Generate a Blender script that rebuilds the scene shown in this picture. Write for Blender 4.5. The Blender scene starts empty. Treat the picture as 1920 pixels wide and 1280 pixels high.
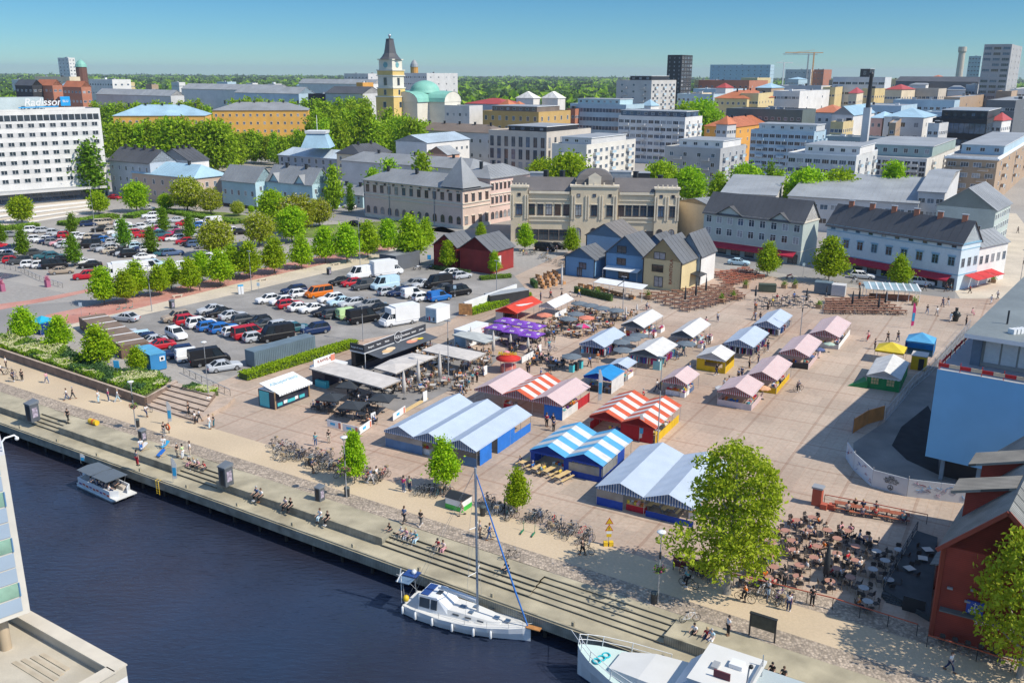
import bpy,math,random
from mathutils import Vector,Matrix
rnd=random.Random(11)
SC=bpy.context.scene
COL=SC.collection
rad=math.radians
PI=math.pi
# camera
FPX,PCX,PCY,CAMH=1720.0,960.0,640.0,45.0
TH=math.atan((PCY-138.0)/FPX)
ROLL=rad(0.30)
FWD=Vector((0,math.cos(TH),-math.sin(TH)))
R0=Vector((1,0,0));U0=Vector((0,math.sin(TH),math.cos(TH)))
XC=R0*math.cos(ROLL)+U0*math.sin(ROLL)
YC=-R0*math.sin(ROLL)+U0*math.cos(ROLL)
EYE=Vector((0,0,CAMH))
cam_d=bpy.data.cameras.new('camera');cam=bpy.data.objects.new('camera',cam_d);COL.objects.link(cam)
cam.matrix_world=Matrix(((XC.x,YC.x,-FWD.x,0),(XC.y,YC.y,-FWD.y,0),(XC.z,YC.z,-FWD.z,CAMH),(0,0,0,1)))
cam_d.sensor_fit='HORIZONTAL';cam_d.sensor_width=36;cam_d.lens=FPX/1920*36
cam_d.clip_start=1;cam_d.clip_end=40000
SC.camera=cam
# light
SUN_EL,SUN_AZ=rad(46),rad(-24)
SUND=Vector((math.cos(SUN_EL)*math.cos(SUN_AZ),math.cos(SUN_EL)*math.sin(SUN_AZ),math.sin(SUN_EL)))
sl=bpy.data.lights.new('sun','SUN');sl.energy=4.1;sl.angle=rad(0.5);sl.color=(1.0,0.93,0.81)
so=bpy.data.objects.new('sun',sl);COL.objects.link(so)
so.rotation_euler=SUND.to_track_quat('Z','Y').to_euler()
W=bpy.data.worlds.new('World');SC.world=W;W.use_nodes=True
nt=W.node_tree;nt.nodes.clear()
sky=nt.nodes.new('ShaderNodeTexSky');sky.sky_type='NISHITA';sky.sun_disc=False
sky.sun_elevation=SUN_EL;sky.sun_rotation=PI/2-SUN_AZ
sky.altitude=0;sky.air_density=1.0;sky.dust_density=0.0;sky.ozone_density=3.0
bg=nt.nodes.new('ShaderNodeBackground');bg.inputs[1].default_value=0.15
hs=nt.nodes.new('ShaderNodeMix');hs.data_type='RGBA';hs.blend_type='MULTIPLY';hs.inputs[0].default_value=1;hs.inputs[7].default_value=(.86,.95,1.03,1)
wo=nt.nodes.new('ShaderNodeOutputWorld')
nt.links.new(sky.outputs[0],hs.inputs[6]);tc=nt.nodes.new('ShaderNodeTexCoord');sz=nt.nodes.new('ShaderNodeSeparateXYZ');cr=nt.nodes.new('ShaderNodeValToRGB');h2=nt.nodes.new('ShaderNodeMix');h2.data_type='RGBA';h2.blend_type='MULTIPLY';h2.inputs[0].default_value=1
el=cr.color_ramp.elements;el[0].position=0;el[0].color=(.31,.47,.54,1);el[1].position=.75;el[1].color=(1.4,1.15,.98,1)
for ps,c in ((.035,(.232,.41,.535)),(.08,(.176,.357,.50)),(.25,(.45,.65,.90)),(.45,(1.3,1.12,1.0))): e=el.new(ps);e.color=(*c,1)
nt.links.new(tc.outputs['Generated'],sz.inputs[0]);nt.links.new(sz.outputs[2],cr.inputs[0]);nt.links.new(hs.outputs[2],h2.inputs[6]);nt.links.new(cr.outputs[0],h2.inputs[7]);nt.links.new(h2.outputs[2],bg.inputs[0]);nt.links.new(bg.outputs[0],wo.inputs[0])
SC.view_settings.view_transform='Standard';SC.view_settings.look='None'
SC.view_settings.exposure=0.33;SC.view_settings.gamma=1.0
SC.cycles.max_bounces=5;SC.cycles.diffuse_bounces=2;SC.cycles.glossy_bounces=3
SC.cycles.transparent_max_bounces=6;SC.cycles.transmission_bounces=3
try:
 SC.cycles.use_denoising=True
except Exception: pass
# pixels <-> world (photo pixels, 1920 x 1280)
def ray(px,py): return XC*(px-PCX)-YC*(py-PCY)+FWD*FPX
def P(px,py,z=0.0):
 r=ray(px,py);t=(z-CAMH)/r.z
 return EYE+r*t
def Q(px,py,d):
 r=ray(px,py);return EYE+r*(d/r.y)
def proj(v):
 d=Vector(v)-EYE;w=d.dot(FWD)
 return (PCX+FPX*d.dot(XC)/w,PCY-FPX*d.dot(YC)/w)
def ztop(v,py):
 lo,hi=-5.0,250.0
 for _ in range(40):
  m=(lo+hi)/2
  if proj((v[0],v[1],m))[1] > py: lo=m
  else: hi=m
 return lo
def at_px(v,u,px):
 r=(XC*(px-PCX)+FWD*FPX);n=Vector((r.y,-r.x,0))
 d=Vector(v)-EYE
 k=(px-PCX)/FPX;u=Vector(u)
 return -(d.dot(XC)-k*d.dot(FWD))/(u.dot(XC)-k*u.dot(FWD))
# mesh builder
class MB:
 def __init__(s): s.v=[];s.f=[];s.m=[];s.sm=[];s.mats=[]
 def mi(s,m):
  if m is None: return 0
  if m not in s.mats: s.mats.append(m)
  return s.mats.index(m)
 def add(s,vs,fs,m=None,sm=False):
  b=len(s.v);s.v.extend([tuple(x) for x in vs]);k=s.mi(m)
  for f in fs: s.f.append([i+b for i in f]);s.m.append(k);s.sm.append(sm)
 def quad(s,a,b,c,d,m=None): s.add([a,b,c,d],[(0,1,2,3)],m)
 def tri(s,a,b,c,m=None): s.add([a,b,c],[(0,1,2)],m)
 def poly(s,pts,m=None): s.add(pts,[tuple(range(len(pts)))],m)
 def box(s,x0,y0,z0,x1,y1,z1,m=None):
  s.add([(x0,y0,z0),(x1,y0,z0),(x1,y1,z0),(x0,y1,z0),(x0,y0,z1),(x1,y0,z1),(x1,y1,z1),(x0,y1,z1)],
   [(0,3,2,1),(4,5,6,7),(0,1,5,4),(1,2,6,5),(2,3,7,6),(3,0,4,7)],m)
 def ob(s,c,l,w,h,rz=0.0,m=None,tilt=0.0):
  ca,sa=math.cos(rz),math.sin(rz);vs=[]
  for z in (0,h):
   for x,y in ((-l/2,-w/2),(l/2,-w/2),(l/2,w/2),(-l/2,w/2)):
    vs.append((c[0]+x*ca-y*sa,c[1]+x*sa+y*ca,c[2]+z))
  s.add(vs,[(0,3,2,1),(4,5,6,7),(0,1,5,4),(1,2,6,5),(2,3,7,6),(3,0,4,7)],m)
 def prism(s,pts,z0,z1,m=None,mt=None,bottom=False):
  n=len(pts);A=sum(pts[i][0]*pts[(i+1) % n][1]-pts[(i+1) % n][0]*pts[i][1] for i in range(n))
  if A < 0: pts=list(pts)[::-1]
  vs=[(p[0],p[1],z0) for p in pts]+[(p[0],p[1],z1) for p in pts]
  s.add(vs,[(i,(i+1) % n,n+(i+1) % n,n+i) for i in range(n)],m)
  s.add(vs,[tuple(range(n,2*n))],mt or m)
  if bottom: s.add(vs,[tuple(range(n-1,-1,-1))],m)
 def beam(s,a,b,w,h,m=None):
  a=Vector(a);b=Vector(b);d=b-a
  if d.length < 1e-6: return
  d.normalize();side=d.cross(Vector((0,0,1)))
  if side.length < 1e-4: side=Vector((1,0,0))
  side.normalize();up=side.cross(d)
  vs=[]
  for p in (a,b):
   for i,j in ((-1,-1),(1,-1),(1,1),(-1,1)): vs.append(p+side*(i*w/2)+up*(j*h/2))
  s.add(vs,[(0,1,2,3),(7,6,5,4),(0,4,5,1),(1,5,6,2),(2,6,7,3),(3,7,4,0)],m)
 def tube(s,pts,r,n=6,m=None,r1=None,sm=True,cap=True):
  pts=[Vector(p) for p in pts];k=len(pts);vs=[]
  for i,p in enumerate(pts):
   d=(pts[min(i+1,k-1)]-pts[max(i-1,0)]).normalized()
   a=d.cross(Vector((0,0,1)))
   if a.length < 1e-3: a=Vector((1,0,0))
   a.normalize();b=a.cross(d)
   if isinstance(r,(list,tuple)): rr=r[i]
   else: rr=r if r1 is None else r+(r1-r)*i/max(1,k-1)
   for j in range(n):
    t=2*PI*j/n;vs.append(p+a*(rr*math.cos(t))+b*(rr*math.sin(t)))
  fs=[(i*n+j,i*n+(j+1) % n,(i+1)*n+(j+1) % n,(i+1)*n+j) for i in range(k-1) for j in range(n)]
  fs=[f[::-1] for f in fs]
  s.add(vs,fs,m,sm)
  if cap: s.add(vs,[tuple(range(n)),tuple(range((k-1)*n+n-1,(k-1)*n-1,-1))],m)
 def lathe(s,prof,c=(0,0,0),n=12,m=None,sm=True):
  vs=[]
  for r,z in prof:
   for j in range(n):
    t=2*PI*j/n;vs.append((c[0]+r*math.cos(t),c[1]+r*math.sin(t),c[2]+z))
  k=len(prof)
  s.add(vs,[(i*n+j,i*n+(j+1) % n,(i+1)*n+(j+1) % n,(i+1)*n+j) for i in range(k-1) for j in range(n)],m,sm)
  s.add(vs,[tuple(range(n-1,-1,-1)),tuple(range((k-1)*n,k*n))],m)
 def ring(s,c,R,r,ax='y',n=16,k=4,m=None):
  vs=[]
  for i in range(n):
   t=2*PI*i/n
   for j in range(k):
    q=2*PI*j/k;rr=R+r*math.cos(q);h=r*math.sin(q)
    x,z=rr*math.cos(t),rr*math.sin(t)
    vs.append((c[0]+x,c[1]+h,c[2]+z) if ax =='y' else (c[0]+x,c[1]+z,c[2]+h))
  s.add(vs,[(i*k+j,((i+1) % n)*k+j,((i+1) % n)*k+(j+1) % k,i*k+(j+1) % k) for i in range(n) for j in range(k)],m,True)
 def ball(s,c,rx,ry=None,rz=None,n=8,k=6,m=None):
  ry=ry or rx;rz=rz or rx;vs=[]
  for i in range(k+1):
   a=PI*i/k
   for j in range(n):
    t=2*PI*j/n;vs.append((c[0]+rx*math.sin(a)*math.cos(t),c[1]+ry*math.sin(a)*math.sin(t),c[2]-rz*math.cos(a)))
  s.add(vs,[(i*n+j,i*n+(j+1) % n,(i+1)*n+(j+1) % n,(i+1)*n+j) for i in range(k) for j in range(n)],m,True)
 def mesh(s,name,off=(0,0,0)):
  me=bpy.data.meshes.new(name)
  ox,oy,oz=off
  me.from_pydata([(x-ox,y-oy,z-oz) for x,y,z in s.v],[],s.f)
  for m in s.mats: me.materials.append(m)
  me.polygons.foreach_set('material_index',s.m);me.polygons.foreach_set('use_smooth',s.sm)
  me.update();return me
 def build(s,name,parent=None,off=None):
  if off is None: off=wloc(parent) if parent else (0,0,0)
  o=bpy.data.objects.new(name,s.mesh(name,off));COL.objects.link(o)
  if parent: o.parent=parent
  return o
KIDS={}
def wloc(o):
 v=Vector((0,0,0))
 while o: v=v+o.location;o=o.parent
 return v
THINGS=[]
def tag(o,label,cat,group=None,kind=None):
 if label: o['label']=label
 if cat: o['category']=cat
 if group: o['group']=group
 if kind: o['kind']=kind
 if label: THINGS.append(o)
 return o
def thing(name,label,cat,loc=(0,0,0),rz=0.0,group=None):
 o=bpy.data.objects.new(name,None);COL.objects.link(o);o.empty_display_size=.2
 o.location=loc;o.rotation_euler=(0,0,rz)
 return tag(o,label,cat,group)
def struct(name,mb):
 o=mb.build(name);o['kind']='structure';return o
def child(name,me,parent,loc=(0,0,0),rz=0.0,color=None,sc=None):
 o=bpy.data.objects.new(name,me);COL.objects.link(o);o.parent=parent
 o.location=loc
 if rz: o.rotation_euler=(0,0,rz)
 if color: o.color=(*color,1)
 if sc: o.scale=sc
 return o
class Proto:
 def __init__(s): s.parts=[]
 def add(s,name,mb,slot=None,subs=()):
  s.parts.append((name,mb.mesh(name),slot,[(n,b.mesh(n),sl_) for n,b,sl_ in subs]));return s
 def put(s,name,label,cat,loc,rz=0.0,group=None,colors=None,sc=None,skip=()):
  o=thing(name,label,cat,loc,rz,group)
  if sc: o.scale=sc if isinstance(sc,tuple) else (sc,sc,sc)
  for n,me,slot,subs in s.parts:
   if n in skip: continue
   c=child(n,me,o,color=(colors or {}).get(slot))
   for n2,me2,sl2 in subs: child(n2,me2,c,color=(colors or {}).get(sl2))
  return o
# materials
def srgb(r,g,b):
 f=lambda c: (c/255/12.92) if c <=10 else ((c/255+0.055)/1.055)**2.4
 return (f(r),f(g),f(b))
MATS={}
def mat(name,col=(.5,.5,.5),rough=.8,var=.18,scale=.6,fine=0.0,metal=0.0,bump=0.0,obj=False,coord='obj',spec=None,trans=0.0,dirt=None,dscale=.15,damt=.5,fscale=14.0,stretch=None):
 if name in MATS: return MATS[name]
 m=bpy.data.materials.new(name);MATS[name]=m;m.use_nodes=True
 nt=m.node_tree;N=nt.nodes;L=nt.links;N.clear()
 out=N.new('ShaderNodeOutputMaterial');b=N.new('ShaderNodeBsdfPrincipled');L.new(b.outputs[0],out.inputs[0])
 b.inputs['Roughness'].default_value=rough;b.inputs['Metallic'].default_value=metal
 if spec is not None: b.inputs['Specular IOR Level'].default_value=spec
 if coord =='obj': c=N.new('ShaderNodeTexCoord').outputs['Object']
 else: c=N.new('ShaderNodeNewGeometry').outputs['Position']
 if stretch:
  mp=N.new('ShaderNodeMapping');mp.inputs['Scale'].default_value=stretch;L.new(c,mp.inputs[0]);c=mp.outputs[0]
 def noise(sc,det=4):
  n=N.new('ShaderNodeTexNoise');n.inputs['Scale'].default_value=sc;n.inputs['Detail'].default_value=det
  L.new(c,n.inputs['Vector']);return n.outputs['Fac']
 def mrange(f,lo,hi,a=.3,bb=.7):
  r=N.new('ShaderNodeMapRange');L.new(f,r.inputs[0]);r.inputs[1].default_value=a;r.inputs[2].default_value=bb
  r.inputs[3].default_value=lo;r.inputs[4].default_value=hi;return r.outputs[0]
 def mixc(f,a,bcol,typ='MIX'):
  x=N.new('ShaderNodeMix');x.data_type='RGBA';x.blend_type=typ
  for sock,val in ((0,f),(6,a),(7,bcol)):
   if hasattr(val,'default_value') or hasattr(val,'links'): L.new(val,x.inputs[sock])
   elif isinstance(val,tuple): x.inputs[sock].default_value=(*val,1)
   else: x.inputs[sock].default_value=val
  return x.outputs[2]
 if obj: base=N.new('ShaderNodeObjectInfo').outputs['Color']
 else:
  rgb=N.new('ShaderNodeRGB');rgb.outputs[0].default_value=(*col,1);base=rgb.outputs[0]
 cur=base
 if dirt: cur=mixc(mrange(noise(dscale,6),0,damt),cur,dirt)
 if var or fine:
  v=mrange(noise(scale),1-var,1+var)
  cc=N.new('ShaderNodeCombineColor');[L.new(v,cc.inputs[i]) for i in range(3)]
  cur=mixc(1.0,cur,cc.outputs[0],'MULTIPLY')
  if fine:
   v=mrange(noise(fscale,2),1-fine,1+fine)
   cc=N.new('ShaderNodeCombineColor');[L.new(v,cc.inputs[i]) for i in range(3)]
   cur=mixc(1.0,cur,cc.outputs[0],'MULTIPLY')
 L.new(cur,b.inputs['Base Color'])
 if bump:
  bp=N.new('ShaderNodeBump');bp.inputs['Strength'].default_value=bump;bp.inputs['Distance'].default_value=.05
  L.new(noise(fscale if fine else scale*6,3),bp.inputs['Height']);L.new(bp.outputs[0],b.inputs['Normal'])
 if trans:
  t=N.new('ShaderNodeBsdfTranslucent');L.new(cur,t.inputs[0]);mx=N.new('ShaderNodeMixShader');mx.inputs[0].default_value=trans
  L.new(b.outputs[0],mx.inputs[1]);L.new(t.outputs[0],mx.inputs[2]);L.new(mx.outputs[0],out.inputs[0])
 m['bc']=1
 return m
def stripe_mat(name,ca,cb,period,axis=0,duty=.5,rough=.75,rot=0.0,var=.12,trans=0.0,coord='obj',vscale=.5,bump=0.0):
 if name in MATS: return MATS[name]
 m=mat(name,ca,rough,var,vscale,coord=coord,trans=trans)
 nt=m.node_tree;N=nt.nodes;L=nt.links
 src=[n for n in N if n.type =='RGB'][0]
 c=(N.new('ShaderNodeTexCoord').outputs['Object'] if coord =='obj' else N.new('ShaderNodeNewGeometry').outputs['Position'])
 if rot:
  mp=N.new('ShaderNodeMapping');mp.inputs['Rotation'].default_value=(0,0,rot);L.new(c,mp.inputs[0]);c=mp.outputs[0]
 sx=N.new('ShaderNodeSeparateXYZ');L.new(c,sx.inputs[0])
 d=N.new('ShaderNodeMath');d.operation='DIVIDE';L.new(sx.outputs[axis],d.inputs[0]);d.inputs[1].default_value=period
 fr=N.new('ShaderNodeMath');fr.operation='FRACT';L.new(d.outputs[0],fr.inputs[0])
 lt=N.new('ShaderNodeMath');lt.operation='LESS_THAN';L.new(fr.outputs[0],lt.inputs[0]);lt.inputs[1].default_value=duty
 x=N.new('ShaderNodeMix');x.data_type='RGBA';L.new(lt.outputs[0],x.inputs[0]);x.inputs[6].default_value=(*ca,1);x.inputs[7].default_value=(*cb,1)
 for l in list(L):
  if l.from_node ==src:
   ts=l.to_socket;L.remove(l);L.new(x.outputs[2],ts)
 if bump:
  b=[n for n in N if n.type =='BSDF_PRINCIPLED'][0]
  bp=N.new('ShaderNodeBump');bp.inputs['Strength'].default_value=bump;bp.inputs['Distance'].default_value=.04
  L.new(lt.outputs[0],bp.inputs['Height']);L.new(bp.outputs[0],b.inputs['Normal'])
 return m
def leaf_mat(name,c1,c2,trans=.4):
 if name in MATS: return MATS[name]
 m=bpy.data.materials.new(name);MATS[name]=m;m.use_nodes=True
 nt=m.node_tree;N=nt.nodes;L=nt.links;N.clear()
 out=N.new('ShaderNodeOutputMaterial');b=N.new('ShaderNodeBsdfPrincipled');t=N.new('ShaderNodeBsdfTranslucent')
 g=N.new('ShaderNodeNewGeometry');oi=N.new('ShaderNodeObjectInfo')
 x=N.new('ShaderNodeMix');x.data_type='RGBA';x.inputs[6].default_value=(*c1,1);x.inputs[7].default_value=(*c2,1)
 L.new(g.outputs['Random Per Island'],x.inputs[0])
 h=N.new('ShaderNodeHueSaturation');L.new(x.outputs[2],h.inputs['Color'])
 mr=N.new('ShaderNodeMapRange');L.new(oi.outputs['Random'],mr.inputs[0]);mr.inputs[3].default_value=.82;mr.inputs[4].default_value=1.15
 L.new(mr.outputs[0],h.inputs['Value'])
 mr2=N.new('ShaderNodeMapRange');L.new(oi.outputs['Random'],mr2.inputs[0]);mr2.inputs[3].default_value=.485;mr2.inputs[4].default_value=.51
 L.new(mr2.outputs[0],h.inputs['Hue'])
 b.inputs['Roughness'].default_value=.6;b.inputs['Specular IOR Level'].default_value=.25
 L.new(h.outputs[0],b.inputs['Base Color']);L.new(h.outputs[0],t.inputs[0])
 mx=N.new('ShaderNodeMixShader');mx.inputs[0].default_value=trans
 L.new(b.outputs[0],mx.inputs[1]);L.new(t.outputs[0],mx.inputs[2]);L.new(mx.outputs[0],out.inputs[0])
 return m
def glass_mat(name,col=(.03,.045,.06),rough=.08,var=.5):
 return mat(name,col,rough,var,.35,spec=.8)
M_WHITE=mat('white_paint',(.74,.74,.72),.5,.06)
M_DARK=mat('dark_paint',(.025,.027,.03),.5,.2)
M_GREY=mat('grey_paint',(.3,.31,.32),.5,.1)
M_STEEL=mat('galvanised_steel',(.45,.47,.49),.35,.15,metal=.6)
M_GLASS=glass_mat('window_glass')
M_GLASSB=glass_mat('blue_window_glass',(.07,.11,.16))
M_WOOD=mat('pale_wood',(.48,.34,.18),.7,.25,2.0,stretch=(1,6,6))
M_RUBBER=mat('black_rubber',(.02,.02,.02),.8,.2)
M_PAINT=mat('tinted_paint',rough=.5,var=.05,obj=True,spec=.25)
M_CLOTH=mat('tinted_cloth',rough=.85,var=.18,scale=5,obj=True)
M_TINT=mat('tinted_matt',rough=.6,var=.1,obj=True)
M_RED=mat('red_enamel',(.5,.02,.02),.3,.1)
M_LAMP=mat('lamp_glass',(.75,.76,.74),.15,.05)
FONT=None
def text_mesh(txt,size,mat_,shear=0.0,ext=.02,bold=False,width=1.0,spacing=1.0):
 cu=bpy.data.curves.new('text','FONT');cu.body=txt;cu.size=size;cu.shear=shear;cu.extrude=ext
 cu.align_x='CENTER';cu.align_y='CENTER';cu.space_character=spacing
 if bold: cu.offset=.012*size
 o=bpy.data.objects.new('text',cu);COL.objects.link(o)
 dg=bpy.context.evaluated_depsgraph_get();dg.update()
 me=bpy.data.meshes.new_from_object(o.evaluated_get(dg));bpy.data.objects.remove(o);bpy.data.curves.remove(cu)
 me.materials.clear();me.materials.append(mat_)
 return me
def text_on(name,parent,txt,c,right,up,size,mat_,**k):
 me=text_mesh(txt,size,mat_,**k)
 r=Vector(right).normalized();u=Vector(up);u=(u-r*u.dot(r)).normalized();n=r.cross(u)
 c=Vector(c)-wloc(parent) if parent else Vector(c)
 M=Matrix(((r.x,u.x,n.x,c.x),(r.y,u.y,n.y,c.y),(r.z,u.z,n.z,c.z),(0,0,0,1)))
 o=bpy.data.objects.new(name,me);COL.objects.link(o)
 if parent: o.parent=parent
 o.matrix_local=M
 return o
ORD=['first','second','third','fourth','fifth','sixth','seventh','eighth','ninth','tenth','eleventh','twelfth','thirteenth','fourteenth','fifteenth','sixteenth','seventeenth','eighteenth','nineteenth','twentieth']
def ordw(i):
 if i < 20: return ORD[i]
 t=(i+1)//10;u=(i+1) % 10
 tens={2: 'twent',3: 'thirt',4: 'fort',5: 'fift',6: 'sixt',7: 'sevent',8: 'eight',9: 'ninet'}[t]
 return tens+'ieth' if u ==0 else tens+'y-'+ORD[u-1]
# ground, river and quay
QO=Vector((-69.2,115.9,0));QU=Vector((.84472,-.53521,0));QV=Vector((.53521,.84472,0))
QA=math.atan2(QU.y,QU.x)
def K(s,t,z=0.0): return QO+QU*s+QV*t+Vector((0,0,z))
WATER_Z=-3.0
def ground_mat():
 m=mat('city_ground',(.36,.33,.29),.9,.15,.02,fine=.12,coord='geo',dirt=(.22,.21,.2),dscale=.012,damt=.6,fscale=1.2)
 return m
mb=MB();G=ground_mat()
mb.quad(K(-4000,6),K(4000,6),K(4000,14000),K(-9000,14000),G)
struct('ground',mb)
def water_mat():
 m=mat('river_water',(.012,.030,.066),.10,.3,.05,coord='geo',spec=.5,dirt=(.032,.027,.036),dscale=.03,damt=1)
 nt=m.node_tree;N=nt.nodes;L=nt.links;b=[n for n in N if n.type =='BSDF_PRINCIPLED'][0]
 g=N.new('ShaderNodeNewGeometry');mp=N.new('ShaderNodeMapping');mp.inputs['Rotation'].default_value=(0,0,rad(12));mp.inputs['Scale'].default_value=(.55,1.7,1)
 L.new(g.outputs['Position'],mp.inputs[0])
 n1=N.new('ShaderNodeTexNoise');n1.inputs['Scale'].default_value=1.5;n1.inputs['Detail'].default_value=5;L.new(mp.outputs[0],n1.inputs['Vector'])
 n2=N.new('ShaderNodeTexNoise');n2.inputs['Scale'].default_value=.09;n2.inputs['Detail'].default_value=2;L.new(g.outputs['Position'],n2.inputs['Vector'])
 mu=N.new('ShaderNodeMath');mu.operation='MULTIPLY';L.new(n1.outputs[0],mu.inputs[0]);L.new(n2.outputs[0],mu.inputs[1])
 bp=N.new('ShaderNodeBump');bp.inputs['Strength'].default_value=.55;bp.inputs['Distance'].default_value=.5
 L.new(mu.outputs[0],bp.inputs['Height']);L.new(bp.outputs[0],b.inputs['Normal'])
 return m
mb=MB();mb.quad(K(-4000,-900,WATER_Z),K(4000,-900,WATER_Z),K(4000,3.2,WATER_Z),K(-4000,3.2,WATER_Z),water_mat())
struct('river_water',mb)
plank_l=stripe_mat('weathered_deck_planks',(.40,.35,.24),(.27,.235,.16),.155,axis=1,duty=.12,rot=-QA,coord='geo',var=.3,vscale=.35,bump=.3)
plank_v=stripe_mat('weathered_fascia_planks',(.27,.255,.20),(.10,.10,.085),.2,axis=0,duty=.16,rot=-QA,coord='geo',var=.35,vscale=.8,bump=.4)
wood_d=mat('dark_wet_timber',(.03,.026,.022),.8,.4,1.5,coord='geo')  # near-black timber for deck underside, back wall, piles and stair risers
wood_k=mat('weathered_timber',(.34,.30,.21),.85,.3,.8,coord='geo')
q=MB();S0,S1=-400.0,400.0;ZD=-.85
q.quad(K(S0,0,ZD),K(S1,0,ZD),K(S1,2.4,ZD),K(S0,2.4,ZD),plank_l)
q.quad(K(S0,0,ZD-1.0),K(S1,0,ZD-1.0),K(S1,0,ZD),K(S0,0,ZD),plank_v)
q.quad(K(S0,.25,ZD-1.0),K(S1,.25,ZD-1.0),K(S1,0,ZD-1.0),K(S0,0,ZD-1.0),wood_d)
q.quad(K(S0,.25,ZD-.2),K(S0,.25,ZD-1.0),K(S1,.25,ZD-1.0),K(S1,.25,ZD-.2),wood_d)
q.quad(K(S0,3.2,-5),K(S1,3.2,-5),K(S1,3.2,ZD-.2),K(S0,3.2,ZD-.2),wood_d)
q.quad(K(S0,.25,ZD-.2),K(S1,.25,ZD-.2),K(S1,3.2,ZD-.2),K(S0,3.2,ZD-.2),wood_d)
struct('quay_deck',q)
mb=MB()
for s in range(-60,140,4): mb.tube([K(s+1.1,.7,ZD-.2),K(s+1.1,.7,-5)],.16,8,wood_d)
struct('quay_deck_piles',mb)
mb=MB();mb.beam(K(S0,.22,ZD+.08),K(S1,.22,ZD+.08),.2,.16,wood_k);struct('quay_edge_kerb',mb)
def platform(s0,s1,t0=2.4,t1=6.1):
 p=MB()
 p.quad(K(s0,t0,0.004),K(s1,t0,0.004),K(s1,t1,0.004),K(s0,t1,0.004),plank_l)
 p.quad(K(s0,t0,ZD),K(s1,t0,ZD),K(s1,t0,.004),K(s0,t0,.004),plank_v)
 for s in (s0,s1): p.quad(K(s,t0,ZD),K(s,t1,ZD),K(s,t1,.004),K(s,t0,.004),plank_v)
 p.beam(K(s0+.01,t0+.05,.03),K(s1-.01,t0+.05,.03),.16,.1,wood_k)
 struct('quay_platform',p)
def stairs(s0,s1,n,t0=2.4,t1=6.1,run=.62):
 p=MB();h=-ZD/n
 for i in range(n):
  z0=ZD+h*i;z1=ZD+h*(i+1);ta=t0+run*i;tb=t0+run*(i+1) if i < n-1 else t1
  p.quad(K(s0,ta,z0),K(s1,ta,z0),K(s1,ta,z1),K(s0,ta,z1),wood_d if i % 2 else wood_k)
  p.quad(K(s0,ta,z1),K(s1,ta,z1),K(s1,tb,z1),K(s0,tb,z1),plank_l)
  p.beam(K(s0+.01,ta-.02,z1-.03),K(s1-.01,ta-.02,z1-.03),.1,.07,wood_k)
  p.quad(K(s0,ta-.002,z0+.02),K(s1,ta-.002,z0+.02),K(s1,ta-.002,z1-.06),K(s0,ta-.002,z1-.06),wood_d)  # near-black strip over each riser, below the nosing
 struct('quay_stairs',p)
for a,b in ((S0,3.0),(9.8,33.4),(40.4,65.0),(95.6,S1)): platform(a,b)
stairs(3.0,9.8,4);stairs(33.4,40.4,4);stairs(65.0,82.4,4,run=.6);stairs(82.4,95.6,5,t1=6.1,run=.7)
LV=[0]
def sheet(name,pts,m,lv=1):
 b=MB();n=len(pts);z=.004*lv
 A=sum(pts[i][0]*pts[(i+1) % n][1]-pts[(i+1) % n][0]*pts[i][1] for i in range(n))
 if A < 0: pts=pts[::-1]
 b.poly([(p[0],p[1],z) for p in pts],m);return struct(name,b)
def px(*l): return [P(a,b) for a,b in l]
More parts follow.
